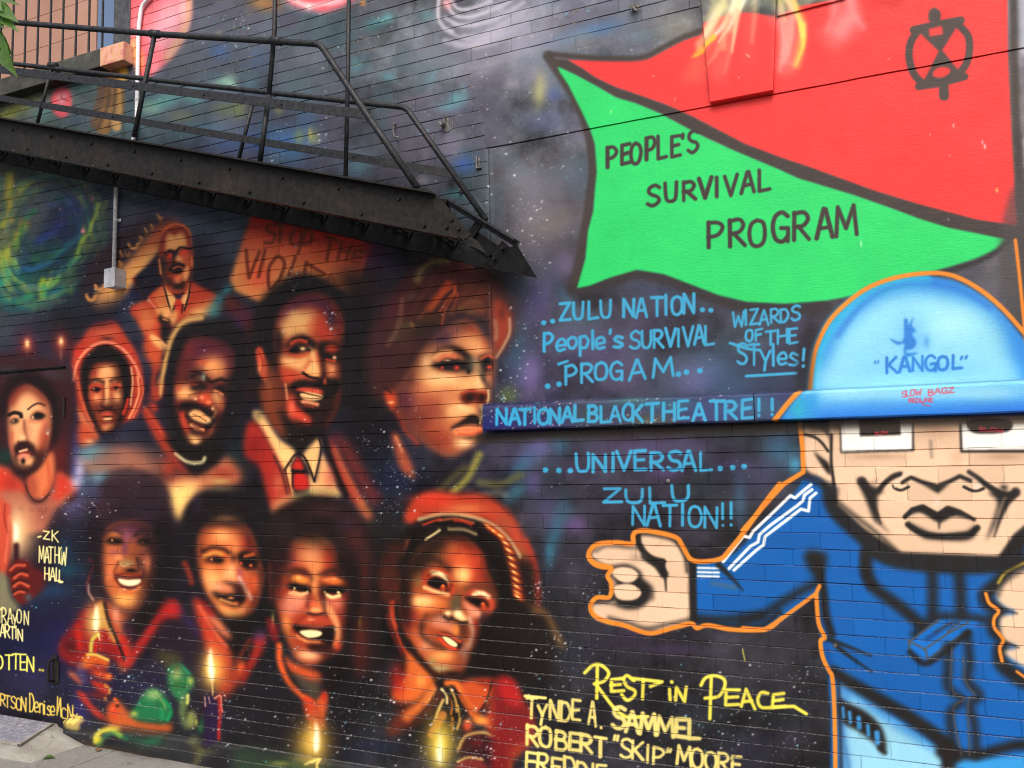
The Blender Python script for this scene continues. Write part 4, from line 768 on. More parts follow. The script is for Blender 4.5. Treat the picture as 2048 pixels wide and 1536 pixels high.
f("262 190 320 160 400 170 445 210 430 240 340 225 280 225", K2, 5, .85); b(362, 148, 66, 26, (224, 144, 72), .95, 14); f("272 205 330 190 400 205 445 238 400 250 330 236", K, 2); b(326, 222, 11, 9, (246, 190, 120), 1); b(424, 242, 11, 8, (246, 200, 130), 1); l("292 256 360 272 415 255", 20, (246, 190, 132), 3); l("250 100 340 88 430 120 452 160", 22, K2, 6, .75)
f("500 200 560 190 650 190 712 225 670 255 590 250 535 262 512 320", K2, 5, .85); b(620, 160, 70, 24, (222, 122, 70), .95, 6); f("535 240 580 212 650 206 706 232 655 258 590 262", K, 2); b(560, 160, 30, 12, (240, 180, 120), .6); b(546, 250, 11, 12, (250, 220, 140), 1); b(646, 250, 12, 10, (250, 220, 140), 1); l("560 272 600 290 655 280", 18, (252, 226, 156), 2.5); l("510 120 600 92 690 122", 20, K2, 6, .7)
l("418 405 480 416 535 408", 14, K, 2); l("505 170 500 260 520 340", 12, (90, 38, 34), 4, .7)
f("368 462 430 425 480 440 520 430 580 455 590 490 490 492 400 490", (180, 66, 46), 3); b(430, 440, 26, 16, (226, 150, 116), .7)
f("318 505 430 488 580 500 635 530 620 590 560 570 520 545 430 540 340 545", K, 3); f("352 540 440 524 515 532 565 560 480 582 400 580", (250, 230, 166), 2); l("330 560 400 596 500 602", 24, (222, 134, 76), 3.5); f("415 640 530 615 620 600 640 660 560 720 500 680", (48, 30, 30), 6, .95)
f("235 715 320 770 420 812 525 842 530 900 440 900 330 850 260 790", (206, 90, 50), 5); f("330 850 440 900 520 890 500 1060 440 1010 360 920", (90, 78, 62), 6, .8); f("520 760 700 700 760 800 700 1000 560 1000 530 900", (30, 24, 26), 8, .95)
l("212 640 218 770 285 915 370 1000 455 1065", 42, (214, 96, 50), 4); l("240 720 300 870 390 980", 14, K2, 3, .7); f("385 1015 470 1050 485 1190 440 1190 400 1160", (200, 72, 44), 3); f("555 985 568 1080 545 1190 565 1270 500 1160 480 1060", (204, 92, 50), 3); b(540, 1010, 24, 40, (190, 50, 40), .8); f("440 1180 490 1070 520 1150 540 1230 480 1290 420 1260", (176, 70, 46), 5, .9)
f("-20 900 200 900 360 1050 400 1200 300 1500 -20 1536", (38, 34, 40), 9, .85); f("560 1270 620 1000 760 900 850 1000 800 1200 650 1500", (34, 32, 38), 10, .85); l("830 900 760 1080 640 1200", 10, (20, 18, 22), 3, .9)
b(165, 470, 14, 60, (170, 160, 90), .9); b(800, 480, 14, 50, (140, 120, 50), .8); l("140 50 150 300", 20, (96, 48, 36), 4, .7); f("120 430 200 500 200 620 140 560", (140, 40, 44), 4, .8); f("760 520 830 470 860 700 800 900 760 760", (80, 38, 34), 7, .7)
b(455, 1350, 130, 150, (196, 154, 66), .95); b(470, 1330, 60, 120, (232, 200, 110), .8); f("478 1195 500 1270 505 1380 480 1425 462 1360 474 1270", (252, 246, 220), 2); l("440 1490 480 1475 522 1482 520 1600", 16, (226, 206, 120), 2)
f("-60 1390 160 1410 420 1480 440 1560 -60 1560", (64, 92, 66), 9, .6); b(250, 1490, 80, 20, (150, 150, 80), .6)
# girl in a wide hat
at(500, 760, 3.657)
f("1125 1010 1160 920 1230 845 1350 808 1500 830 1650 828 1785 880 1885 960 1970 1080 2030 1200 2090 1340 2110 1500 2110 1700 2090 1860 2010 1800 1990 1500 1900 1160 1790 1060 1650 1000 1450 985 1280 1000 1180 1060", (176, 66, 46), 5)
b(1350, 880, 160, 50, (206, 66, 44), .9); b(1580, 940, 160, 40, (206, 120, 74), .8); b(1850, 1060, 90, 90, (150, 78, 52), .8); b(1980, 1300, 70, 130, (140, 84, 52), .8); b(1720, 870, 60, 30, (150, 60, 44), .7)
l("2020 1180 2075 1340 2095 1500 2090 1680 2060 1760", 30, (176, 56, 44), 5, .9); l("1180 860 1300 812 1500 832 1660 830 1790 885 1900 985", 8, (90, 40, 36), 3, .6)
at(500, 1116, 3.657)
f("1690 640 1800 300 1900 100 2000 0 2080 60 2110 380 2180 420 2230 620 2190 880 2000 880 1750 900", (32, 26, 25), 8)
l("2000 360 2080 370 2170 420 2240 560 2280 640", 44, (112, 82, 50), 7, .85); b(2040, 400, 70, 24, (130, 110, 66), .6)
at(500, 760, 3.657)
l("1240 1020 1400 985 1600 998 1760 1055 1885 1160 1970 1290", 26, (222, 198, 146), 3, .95); l("1290 1000 1500 975 1680 1010", 14, (206, 120, 76), 3, .7)
f("1130 1100 1290 1022 1500 1012 1700 1045 1855 1155 1960 1310 1995 1560 1700 1560 1690 1350 1600 1150 1480 1110 1300 1150 1225 1230 1135 1350 1085 1560 900 1600 960 1300", (31, 26, 25), 5)
for s, w, c in (("1255 1060 1380 1022", 16, (176, 60, 44)), ("1260 1090 1380 1050", 12, (150, 50, 40)), ("1265 1160 1320 1130 1385 1085", 18, (206, 190, 136)), ("1450 1085 1560 1090 1645 1112", 24, (206, 184, 146)), ("1500 1035 1560 1040 1610 1070", 20, (176, 58, 44)), ("1220 1250 1300 1170 1380 1120", 30, (96, 60, 40))):
    l(s, w, c, 2.5, .9)
at(500, 1116, 3.657)
f("940 100 1060 60 1100 0 1120 -100 1180 -100 1100 200 1050 400 1000 350", (84, 46, 36), 9, .8); l("1045 320 1055 480 1120 660 1250 810", 22, (190, 72, 46), 4); l("1000 420 1040 560 1110 700", 14, (130, 44, 40), 4, .8); b(990, 180, 40, 120, (96, 44, 36), .7)
clip("1088 330 1062 200 1130 50 1200 -110 1350 -215 1500 -190 1650 -80 1730 100 1795 250 1785 380 1705 480 1665 620 1600 790 1540 885 1440 895 1330 845 1230 745 1150 600 1098 450", 5)
f("1000 -300 1900 -300 1900 1000 1000 1000", (156, 76, 46), 1, 1, False)
b(1360, -150, 200, 70, (80, 58, 40), .95); b(1300, -20, 120, 90, (96, 70, 48), .9); f("1480 -190 1650 -70 1720 80 1740 200 1640 190 1560 170 1490 40 1440 -100", (192, 68, 44), 9, .95); b(1555, 115, 66, 70, (250, 204, 130), .95); b(1560, 20, 60, 70, (226, 126, 72), .7); b(1480, -80, 60, 50, (206, 120, 70), .7)
b(1130, 230, 50, 120, (110, 60, 44), .8); b(1230, 160, 40, 60, (146, 116, 70), .8); f("1160 300 1330 275 1450 320 1420 370 1300 400 1220 400", (214, 118, 66), 7); b(1260, 315, 90, 40, (250, 200, 134), .95); b(1180, 420, 50, 80, (130, 52, 46), .8); b(1130, 480, 50, 80, (120, 40, 40), .8)
f("1480 270 1540 280 1530 400 1470 380", (88, 86, 66), 6); f("1330 460 1400 425 1480 455 1525 530 1500 565 1420 520 1340 490", (206, 126, 96), 5); b(1400, 440, 40, 26, (236, 176, 146), .7)
f("1180 560 1260 520 1290 620 1400 670 1480 690 1480 760 1400 795 1300 740 1220 660", (200, 104, 64), 7, .9); b(1400, 720, 90, 44, (236, 156, 90), .95); b(1290, 640, 50, 50, (220, 170, 140), .5); b(1390, 810, 90, 30, (186, 178, 130), .85); b(1570, 690, 44, 70, (150, 128, 122), .6); b(1330, 760, 40, 40, (170, 160, 100), .6); b(1640, 280, 60, 110, (160, 60, 46), .8); b(1480, 850, 90, 30, (40, 32, 30), .9)
l("1605 440 1632 560 1605 640", 34, (222, 176, 150), 6, .85); l("1648 470 1668 540 1650 600", 22, (180, 54, 42), 4, .9); b(1700, 440, 40, 60, (60, 44, 60), .8)
l("1262 500 1255 560 1330 625 1420 662", 30, K2, 6, .75); l("1290 420 1240 500", 20, K2, 6, .6)
edge(14, -6, 10, (44, 26, 24), .74, 1.25)
clip()
f("1640 650 1700 470 1790 400 1960 300 2060 400 2080 860 1900 890 1650 870 1590 860", (31, 25, 25), 7)
l("1150 130 1240 20 1360 14 1450 80", 36, (52, 38, 32), 7, .8)
f("1250 110 1360 70 1460 125 1495 220 1472 280 1385 268 1290 245", (190, 76, 48), 4); l("1335 108 1400 128 1445 175", 34, (252, 228, 166), 3.5); f("1292 180 1350 135 1430 165 1465 220 1445 250 1340 222", (26, 22, 22), 2.5); l("1275 215 1350 244 1445 268", 24, (242, 198, 136), 3); f("1385 232 1410 190 1435 232", (206, 92, 50), 1.6); l("1400 228 1412 210 1428 230", 7, (130, 30, 24), 1); b(1410, 205, 9, 9, (250, 150, 80), 1); b(1450, 205, 12, 40, (196, 70, 46), .7)
l("1580 222 1650 202 1735 225 1795 290", 22, (80, 62, 46), 6, .8); f("1590 262 1700 245 1775 290 1785 365 1740 400 1700 330", (190, 80, 54), 4); l("1635 268 1695 258 1742 285", 26, (250, 222, 170), 3); f("1565 290 1650 288 1725 308 1745 360 1690 374 1610 330", (26, 22, 22), 2.5); f("1556 310 1610 345 1690 390 1665 435 1600 405", (226, 150, 118), 4); f("1685 360 1705 320 1728 350 1730 385 1700 385", (196, 78, 44), 1.8); b(1700, 335, 10, 10, (246, 130, 70), 1)
f("1290 440 1320 420 1440 400 1500 440 1580 470 1590 560 1540 600 1530 530 1480 470", (44, 32, 30), 6, .65)
b(1446, 404, 28, 20, (252, 220, 160), 1); f("1485 400 1530 385 1580 440 1575 470 1520 455", (246, 210, 146), 4); l("1420 430 1450 452 1475 440", 20, K, 2.5); l("1490 452 1540 470 1585 470", 14, K, 2.2); b(1520, 410, 30, 24, (252, 232, 180), .8)
f("1375 555 1450 555 1535 600 1545 650 1500 665 1420 612", K, 3); l("1385 545 1460 572 1530 612", 20, (196, 76, 50), 2.5); f("1412 575 1480 605 1505 640 1470 640 1420 605", (246, 222, 166), 1.8); l("1385 592 1440 640 1505 662", 20, (206, 70, 42), 2.5); b(1500, 520, 24, 36, (206, 126, 60), .7)
l("1150 620 1220 730 1300 815 1380 870 1500 890 1600 830 1650 690", 34, (34, 28, 26), 6)
for x, y in [(1750,-226),(1790,-196),(1838,-160),(1872,-110),(1896,-56),(1912,0),(1925,54),(1938,106),(1948,158),(1952,208),(1960,256),(1962,284)]:
    b(x, y, 52, 24, (150, 44, 30), .8, 35); b(x - 4, y, 38, 14, (226, 126, 54), .95, 35); b(x - 8, y - 2, 22, 6, (252, 226, 150), .95, 35)
# her scarf, waistcoat and candle
f("1150 690 1250 780 1360 890 1265 1000 1190 1065 1050 1035 1060 950 1130 850", (204, 104, 52), 5); b(1080, 900, 60, 130, (160, 44, 36), .85); b(1250, 900, 40, 50, (236, 170, 90), .7); f("1100 1100 1280 1050 1360 960 1400 1000 1300 1140 1150 1250 1000 1300", (110, 52, 38), 7, .9)
f("1560 900 1750 885 1785 985 1700 1105 1650 1155 1590 1085 1500 960", (190, 84, 46), 5); f("1790 900 1920 900 2000 1050 2060 1130 2080 1330 1990 1420 1890 1500 1800 1320 1720 1200 1780 1000", (150, 58, 40), 6); b(1830, 1150, 70, 140, (190, 90, 46), .8); f("1640 900 1800 880 1780 960", (120, 40, 34), 4, .7)
l("1770 905 1740 1010 1690 1110 1650 1132 1600 1090", 10, (40, 30, 28), 2)
l("1340 930 1260 1060 1150 1160", 70, (196, 106, 54), 6); l("1395 930 1330 1050 1200 1200", 18, K2, 3, .8); l("1350 960 1290 1060", 16, (232, 160, 84), 4, .7)
f("1340 900 1400 890 1440 900 1420 960 1380 950", K, 3)
l("1440 915 1510 920 1560 1010 1620 1110 1680 1190", 40, (214, 114, 56), 4); l("1470 940 1540 1000 1600 1100 1680 1160", 12, K, 2.5, .8)
for s, w, c in (("1402 960 1438 1000 1442 1060", 20, Y), ("1412 1040 1380 1110 1352 1190", 22, (240, 200, 120)), ("1470 960 1505 1040 1512 1120", 16, (226, 176, 90)), ("1455 1010 1478 1080 1470 1140", 14, (206, 120, 60)), ("1525 1080 1535 1180 1515 1250", 16, (232, 190, 96)), ("1480 1170 1480 1260", 14, (200, 120, 54)), ("1410 1150 1330 1290", 60, (190, 110, 60)), ("1430 970 1460 1020 1462 1080", 12, K), ("1495 960 1535 1070 1540 1160", 12, K), ("1445 1090 1450 1180 1440 1260", 12, K)):
    l(s, w, c, 2.2, .9)
l("1560 1010 1640 1150 1760 1230 1850 1360 1900 1560", 44, (190, 92, 46), 5, .9); b(1690, 1190, 66, 34, (236, 156, 76), .85); f("1560 1200 1660 1260 1780 1300 1860 1420 1870 1560 1740 1560 1700 1400", (60, 34, 40), 8, .85)
f("1525 1420 1560 1310 1680 1275 1770 1300 1760 1420 1690 1470 1560 1440", (62, 34, 38), 4); l("1522 1400 1575 1305 1700 1275 1770 1300", 20, (196, 160, 100), 3); b(1590, 1225, 38, 44, (220, 84, 52), .95); b(1590, 1195, 20, 10, (250, 190, 130), .8); b(1660, 1350, 50, 40, (110, 36, 36), .7); f("1520 1500 1600 1462 1700 1478 1740 1600 1520 1600", (124, 54, 52), 4); l("1520 1490 1600 1458 1700 1474", 14, (206, 170, 104), 2.5)
b(1390, 1340, 120, 190, (190, 160, 70), .95); b(1390, 1390, 60, 140, (232, 214, 90), .9); f("1388 1260 1402 1380 1405 1470 1385 1510 1368 1450 1378 1360", (232, 240, 236), 4, .95)
at(1000, 1116, 3.657)
f("-20 880 90 895 165 1050 240 1200 200 1330 90 1400 60 1560 -60 1560 -60 1200", (120, 36, 38), 6, .95); f("0 900 90 900 160 1060 90 1090 0 1000", (172, 40, 40), 5, .9)

# second pass on the faces
at(0, 760, 3.657)
f("1115 1080 1240 1000 1290 1300 1230 1600 1090 1710 1105 1500 1145 1300", (29, 25, 27), 8, .85); f("655 1100 735 1060 758 1300 752 1450 690 1530", (34, 28, 32), 7, .75)
l("768 1128 830 1096 895 1122", 14, (60, 34, 40), 4, .7); l("992 1128 1060 1092 1120 1124", 14, (50, 30, 34), 4, .7)
b(868, 1298, 36, 24, (240, 158, 104), .75); b(800, 1400, 24, 60, (220, 126, 80), .6); l("868 1330 836 1400 842 1440", 10, (96, 46, 36), 3, .7); l("1015 1312 1052 1392 1046 1446", 12, K2, 4, .7); b(1078, 1340, 26, 60, (196, 116, 84), .7); b(940, 1560, 60, 22, (200, 100, 60), .6); b(900, 1610, 60, 40, (246, 178, 100), .7)
b(930, 1150, 26, 50, (150, 96, 110), .5); b(860, 1185, 26, 8, (30, 22, 24), .9); b(1060, 1182, 26, 8, (30, 22, 24), .9)
b(1690, 1400, 22, 44, (250, 186, 126), .8); b(1560, 1470, 44, 50, (246, 180, 112), .6); b(1610, 1130, 60, 40, (244, 176, 112), .6); b(1860, 1480, 26, 60, (214, 96, 58), .7); f("1500 860 1640 820 1800 850 1850 980 1760 1040 1660 1000 1540 1040 1470 1060", (34, 29, 31), 9, .8); b(1650, 1010, 90, 26, (110, 84, 60), .7)
at(500, 380, 3.657)
b(330, 920, 60, 40, (248, 196, 134), .7); b(300, 1255, 50, 26, (250, 196, 130), .7); b(455, 1300, 26, 40, (250, 196, 134), .7); b(600, 1310, 24, 34, (236, 156, 104), .7)
at(560, 560, 4.452)
b(1480, 890, 140, 40, (248, 196, 138), .7); b(1780, 940, 40, 40, (248, 196, 138), .6); b(1650, 1150, 60, 30, (246, 190, 132), .7); b(1300, 730, 40, 50, (244, 192, 136), .6); b(1720, 570, 70, 40, (240, 172, 116), .7)
at(130, 560, 4.452)
b(370, 800, 60, 36, (246, 182, 124), .8); b(275, 1050, 30, 24, (236, 156, 104), .7); b(470, 1040, 24, 40, (240, 170, 116), .7)
b(1300, 760, 50, 40, (236, 164, 106), .7); b(1060, 1010, 50, 22, (244, 180, 120), .8); b(1160, 1440, 40, 24, (240, 190, 128), .8)
at(0, 380, 3.657)
b(1295, 370, 40, 26, (244, 182, 118), .8); b(1290, 545, 22, 22, (240, 166, 108), .8); b(1210, 900, 40, 40, (240, 176, 114), .6); b(1460, 890, 70, 24, (236, 180, 116), .6)
at(500, 1116, 3.657)
b(440, 0, 60, 44, (226, 150, 102), .7); b(330, 320, 44, 34, (224, 140, 104), .5); b(630, 330, 40, 30, (226, 130, 100), .6); b(470, 200, 16, 60, (224, 146, 92), .7)
b(1560, 100, 44, 46, (250, 200, 130), .4); b(1250, 318, 60, 26, (250, 200, 130), .4); b(1410, 710, 60, 28, (246, 170, 100), .7)
at(520, 980, 2.267)
b(105, 300, 36, 70, (44, 30, 30), .85); b(395, 330, 46, 90, (38, 28, 28), .9); b(230, 205, 90, 26, (46, 36, 32), .7); b(430, 480, 26, 120, (38, 28, 28), .85); b(80, 400, 20, 60, (60, 32, 34), .6)
l("132 392 158 366 200 372", 20, (54, 32, 30), 6, .7); l("300 378 336 366 385 396", 20, (54, 32, 30), 6, .7)
b(186, 410, 40, 16, (230, 138, 66), .95, 12); b(335, 416, 42, 15, (214, 112, 58), .95, 5); b(175, 398, 14, 8, (246, 180, 110), .8); b(335, 404, 12, 6, (240, 160, 100), .8)
l("142 438 175 440 222 460", 13, (24, 18, 18), 1.6); l("292 458 330 446 368 456", 13, (24, 18, 18), 1.6); b(155, 444, 4, 4, Y, 1); b(214, 459, 4, 4, Y, 1); b(293, 462, 4, 5, Y, 1); b(355, 464, 6, 5, Y, 1)
l("150 460 185 470 218 466", 8, (250, 196, 140), 2); l("302 474 330 484 362 474", 8, (252, 226, 160), 2)
l("262 400 256 470 270 530", 14, (206, 124, 76), 5, .8); l("285 470 292 530 300 580", 14, (52, 28, 28), 5, .85); l("225 470 215 520 225 545", 12, (90, 40, 36), 5, .7); b(252, 546, 24, 10, (240, 160, 100), .95); l("222 562 250 568 282 562", 7, K, 1.6)
f("165 585 250 570 320 580 345 650 320 715 240 730 170 690 145 640", (160, 70, 46), 6, .95)
l("205 575 170 600 150 640", 12, (120, 44, 36), 5, .7); b(118, 600, 22, 40, (226, 140, 80), .8); b(245, 592, 50, 14, (186, 74, 52), .9); b(232, 588, 18, 7, (226, 150, 116), .7)
f("148 614 205 620 260 628 336 616 344 655 320 704 272 684 215 676 172 650", (32, 22, 22), 2.2); f("180 640 232 634 278 643 272 662 225 671 196 660", (252, 232, 172), 1.4); l("168 664 212 686 268 692", 12, (226, 140, 82), 2.5); f("212 702 288 694 330 690 312 728 244 732", (40, 26, 27), 4, .9); b(222, 752, 40, 16, (240, 186, 136), .9)
l("318 540 345 600 352 660 345 700", 20, (232, 156, 104), 5, .9); b(350, 705, 16, 22, (206, 74, 46), .8)
at(760, 970, 1.983)
b(150, 305, 46, 60, (46, 34, 28), .85); b(215, 235, 60, 34, (44, 32, 27), .85); b(290, 200, 60, 22, (44, 31, 26), .8); b(95, 420, 18, 70, (70, 38, 30), .7)
l("84 300 140 200 235 148 340 156 425 226 478 330 500 430", 40, (27, 22, 21), 4, .95)
l("186 208 212 192 234 176", 9, (226, 208, 150), 2); l("236 140 300 134 370 150", 8, (206, 110, 70), 2.5, .8); l("172 158 205 145 238 136", 8, (196, 66, 46), 2, .9); l("296 142 330 144 362 158", 8, (192, 60, 44), 2.5, .9); l("270 168 330 172 378 192", 8, (196, 176, 130), 3, .8); l("110 220 100 260 90 300", 12, (150, 84, 50), 5, .7)
l("60 480 80 580 130 660 215 760", 16, (36, 27, 25), 5, .85); l("42 470 44 520 60 560", 12, (206, 84, 50), 5, .8)
f("96 250 60 350 40 470 10 460 0 330 40 230", (70, 38, 32), 8, .8)
l("190 360 215 345 262 362 285 400", 7, (60, 26, 22), 2.5, .6); b(240, 352, 22, 7, (255, 236, 180), .95, 22); b(400, 428, 24, 7, (252, 224, 176), .95, 18)
b(330, 360, 28, 30, (244, 190, 116), .5); b(380, 300, 40, 50, (196, 70, 46), .6); b(165, 470, 34, 16, (246, 194, 124), .55)
f("236 588 270 592 312 622 308 652 280 646 246 616", (36, 24, 22), 2); f("244 600 276 608 306 632 296 644 270 632", (250, 226, 168), 1.4); l("238 592 275 598 314 622", 8, (206, 84, 56), 2); l("236 606 262 636 300 654", 10, (214, 74, 46), 2); b(232, 545, 40, 24, (210, 132, 100), .6); b(300, 575, 12, 24, (210, 130, 64), .8)

# moustache man, second pass
at(160, 400, 3.172)
f("95 545 250 395 400 235 505 150 560 120 430 110 250 230 50 430 20 560", (50, 37, 42), 8, .9)
f("60 660 150 650 235 625 260 700 180 780 60 790", (36, 32, 44), 10, .9)
f("508 335 440 410 345 500 380 600 410 640 450 590 525 520 500 440", (33, 30, 42), 1.8)
for x, y, h in ((508,118,14),(456,170,14),(418,195,15),(388,242,12),(258,340,16),(254,402,14),(236,432,10)):
    l(f"{x-4} {y-h} {x+2} {y} {x+8} {y+h*.6:.0f}", 11, (196, 134, 74), 1.6, .9, 5)
for x, y in ((338, 292), (125, 552), (72, 622)):
    l(f"{x-30} {y-14} {x-14} {y+12} {x+12} {y+10} {x+28} {y-12}", 15, (198, 140, 82), 1.8, .9)
f("512 300 520 228 560 176 620 158 680 190 697 262 714 312 712 410 690 482 652 556 590 558 530 502 496 420 498 368", (142, 58, 40), 2)
f("540 296 560 216 600 226 640 204 668 240 674 292 640 302 602 322 560 330", (238, 168, 104), 3.5); l("522 290 536 222 572 186 602 208 642 176 684 216 694 290", 13, (128, 44, 32), 2); l("530 200 570 166 622 152 680 184", 9, (204, 96, 56), 2, .9)
f("500 370 530 350 560 420 540 470 575 500 600 534 560 536 528 500 498 424", K2, 3, .9); l("503 380 512 470", 9, (206, 134, 82), 1.8)
f("545 350 572 326 604 346 566 366", (196, 62, 44), 1.6); f("628 322 672 312 690 350 660 366 632 350", (208, 74, 52), 1.8); l("536 342 572 316 602 336 630 302 672 304 704 310", 12, K, 1.4); l("545 358 572 332 606 350", 7, K, 1.2)
f("588 330 618 320 612 360 594 402 572 420 590 370", K, 2); f("618 346 648 366 660 394 622 398 606 390", (236, 160, 102), 2); f("640 366 690 356 692 400 660 396", (206, 110, 68), 3, .9)
f("556 446 586 408 626 394 664 414 660 442 612 428 582 452", K, 1.6); f("584 448 652 424 642 462 596 466", (40, 22, 22), 1.5); l("588 434 622 420 648 430", 8, (206, 96, 70), 1.3); f("596 492 642 468 636 504 602 510", (230, 122, 82), 1.8); f("598 518 640 512 630 528 604 530", (214, 150, 100), 2)
f("664 428 692 414 684 486 656 524 648 470", (226, 154, 98), 2.5); f("586 540 640 528 664 500 652 556 602 562", K, 2); l("706 366 710 414", 9, (206, 128, 80), 1.5)
# bald man, second pass
at(260, 620, 2.8)
l("400 44 300 66 236 150 202 262 178 390 168 480", 26, (210, 164, 102), 3, .9, 16); l("140 320 128 420 150 490", 30, (160, 64, 46), 4, .8); l("120 150 160 170 200 200", 18, (222, 166, 108), 2.5, .9)
f("340 350 400 330 430 380 400 400 350 400", (70, 44, 40), 5, .7); l("345 372 385 352 430 385 455 405", 12, K, 3.5, .9); l("470 398 510 384 540 396", 11, K, 3, .9); b(410, 375, 12, 20, (160, 170, 146), .7); l("380 440 400 450 330 480", 8, (90, 52, 44), 3, .7)
f("345 568 372 560 402 578 432 604 420 630 385 624 350 604", (230, 166, 110), 2); l("350 584 390 600 425 622", 4, K, 1, .7); l("388 566 408 580", 7, (206, 140, 92), 1.6, .9); b(460, 552, 7, 10, (240, 206, 150), .9); l("345 640 372 660 405 668", 13, (222, 150, 102), 2.2); l("335 610 350 640 420 700", 8, (70, 36, 34), 3, .7)
# bearded man, second pass
at(0, 720, 2.973)
f("78 520 108 488 150 486 188 516 200 562 176 548 130 520 98 548 84 590", (52, 32, 32), 2.5); l("104 544 146 532", 11, (240, 194, 150), 1.6); l("92 560 130 552 168 556", 5, (90, 34, 32), 1.2); f("84 578 112 558 162 564 150 588 108 592", (226, 142, 112), 1.8); b(124, 600, 12, 18, (40, 28, 28), 1); b(164, 610, 20, 22, (230, 170, 122), .8)
f("66 590 90 636 140 650 196 610 232 540 252 556 210 640 140 688 86 664", (48, 30, 30), 4, .9); l("60 440 52 500 70 560", 10, (190, 96, 72), 4, .7); b(200, 440, 40, 60, (240, 182, 132), .6); f("232 420 268 380 262 480 225 560 215 500", (170, 76, 56), 6, .8)
f("36 250 60 190 100 150 150 140 90 200 60 280", (120, 46, 38), 6, .8); f("200 160 250 230 270 320 240 250", (130, 50, 42), 6, .7); l("34 330 60 318 96 320 108 336", 12, K, 1.8)
# soften: sky glow under the hood figure
at(0, 0, 1)
for x, y, rx, ry, c, a in [(178,912,22,16,(96,150,170),.7),(200,925,30,20,(120,120,120),.6),(240,925,50,26,(150,104,90),.7),(200,955,24,16,(90,140,160),.7),(285,930,40,26,(176,116,90),.7),(160,940,10,20,(190,180,210),.8),(152,965,12,14,(200,190,215),.7),(190,985,30,16,(60,60,84),.6)]:
    b(x, y, rx, ry, c, a)
star_cluster(60, 150, 1010, 26, 30, 77) if 'star_cluster' in globals() else None
at(0, 760, 3.657)
f("735 790 800 700 925 655 1060 664 1160 730 1225 830 1200 900 1000 860 800 900", (58, 44, 50), 6, .9); b(930, 690, 130, 30, (84, 70, 70), .6)

at(560, 560, 4.452)
f("1530 1332 1620 1302 1720 1294 1796 1312 1792 1352 1700 1382 1600 1382 1545 1360", (230, 138, 92), 2.5, .9); l("1600 1375 1700 1376 1785 1352", 14, (196, 70, 48), 3, .8); l("1530 1320 1640 1298 1790 1300", 6, (50, 28, 28), 1.4, .8)
b(1440, 860, 150, 40, (250, 204, 148), .7); b(1640, 1450, 60, 26, (250, 212, 156), .7); l("1380 690 1440 648 1520 640", 22, (244, 190, 136), 4, .7); b(1760, 620, 60, 30, (248, 192, 136), .7); b(1760, 900, 26, 60, (250, 200, 146), .7); b(1600, 1130, 70, 24, (250, 200, 142), .7); b(1560, 440, 120, 40, (120, 78, 84), .5)
for x, y, rx, ry, c, a in [(1330,330,160,60,(104,64,50),.6),(1560,200,200,50,(96,56,48),.6),(1120,520,90,120,(92,58,56),.6),(980,700,60,120,(74,46,50),.6),(1700,230,90,60,(120,72,52),.6)]:
    b(x, y, rx, ry, c, a)
l("1340 250 1440 130 1530 60", 34, (206, 96, 56), 4, .8, 10); l("1420 280 1480 180 1560 100", 16, (214, 104, 60), 2.5, .8, 6); l("1240 330 1330 250 1400 200", 30, (150, 90, 62), 5, .6, 8); l("1600 250 1700 190 1790 200", 26, (150, 96, 66), 5, .6, 8); l("1500 290 1600 260 1720 290", 26, (110, 90, 64), 6, .6)
at(760, 970, 1.983)
l("92 320 140 236 236 184 340 184 420 246 470 345", 34, (27, 22, 21), 5, .92); f("70 330 108 290 124 420 112 560 80 520", (34, 26, 25), 6, .85); f("120 300 170 250 230 240 200 290 150 340 126 400", (48, 35, 29), 7, .8)
b(330, 300, 40, 30, (190, 86, 50), .6); l("180 216 212 196 236 180", 8, (226, 208, 150), 2); l("272 176 332 178 380 196", 7, (196, 176, 130), 3, .8)
at(520, 980, 2.267)
f("385 360 430 340 440 520 420 660 370 720 385 600 400 480", (34, 26, 27), 8, .9); f("60 330 100 300 96 420 90 520 70 480", (60, 32, 33), 8, .7)
# ---------------------------------------------------------------- flag, figure, lettering
def stars(n, x0, y0, x1, y1, seed, c=(236, 238, 242), smax=2.6, ang=None):
    r = np.random.default_rng(seed)
    for _ in range(int(n * .8)):
        x, y = r.uniform(x0, x1), r.uniform(y0, y1)
        s = .6 + .8 * smax * r.random() ** 6
        cc = c if r.random() < .8 else (120, 200, 226)
        b(x, y, s * 1.3, s * .9, cc, .3 + .6 * r.random(), r.uniform(-40, 0) if ang is None else ang)

def star_cluster(n, x, y, sx, sy, seed, c=(232, 236, 242), smax=2.0):
    r = np.random.default_rng(seed)
    for _ in range(n):
        s = .65 + .85 * smax * r.random() ** 5
        b(r.normal(x, sx), r.normal(y, sy), s * 1.25, s * .9, c if r.random() < .8 else (140, 210, 235), .5 + .5 * r.random(), -30)

at(0, 0, 1)
stars(260, 0, 300, 300, 640, 1, smax=1.4); stars(240, 280, 0, 980, 420, 2, smax=1.6); stars(120, 0, 640, 480, 1000, 3, smax=1.4); stars(200, 560, 500, 1080, 1000, 4, smax=1.8)
stars(220, 960, 20, 1180, 560, 5, smax=2.2); stars(160, 0, 1000, 320, 1480, 6, smax=1.6); stars(330, 130, 1250, 700, 1520, 7, smax=1.8); stars(420, 640, 1330, 1080, 1560, 8, smax=2.4)
stars(240, 1060, 1080, 1640, 1350, 9, smax=1.4); stars(300, 1080, 1320, 1640, 1536, 10, smax=1.5); stars(60, 1060, 620, 1500, 800, 11, smax=1.0); stars(70, 1040, 850, 1500, 1000, 12, smax=1.2); stars(60, 1150, 60, 1420, 160, 13, smax=1.2)
stars(60, 700, -200, 1100, 60, 14); stars(160, -320, 0, 0, 1480, 15)
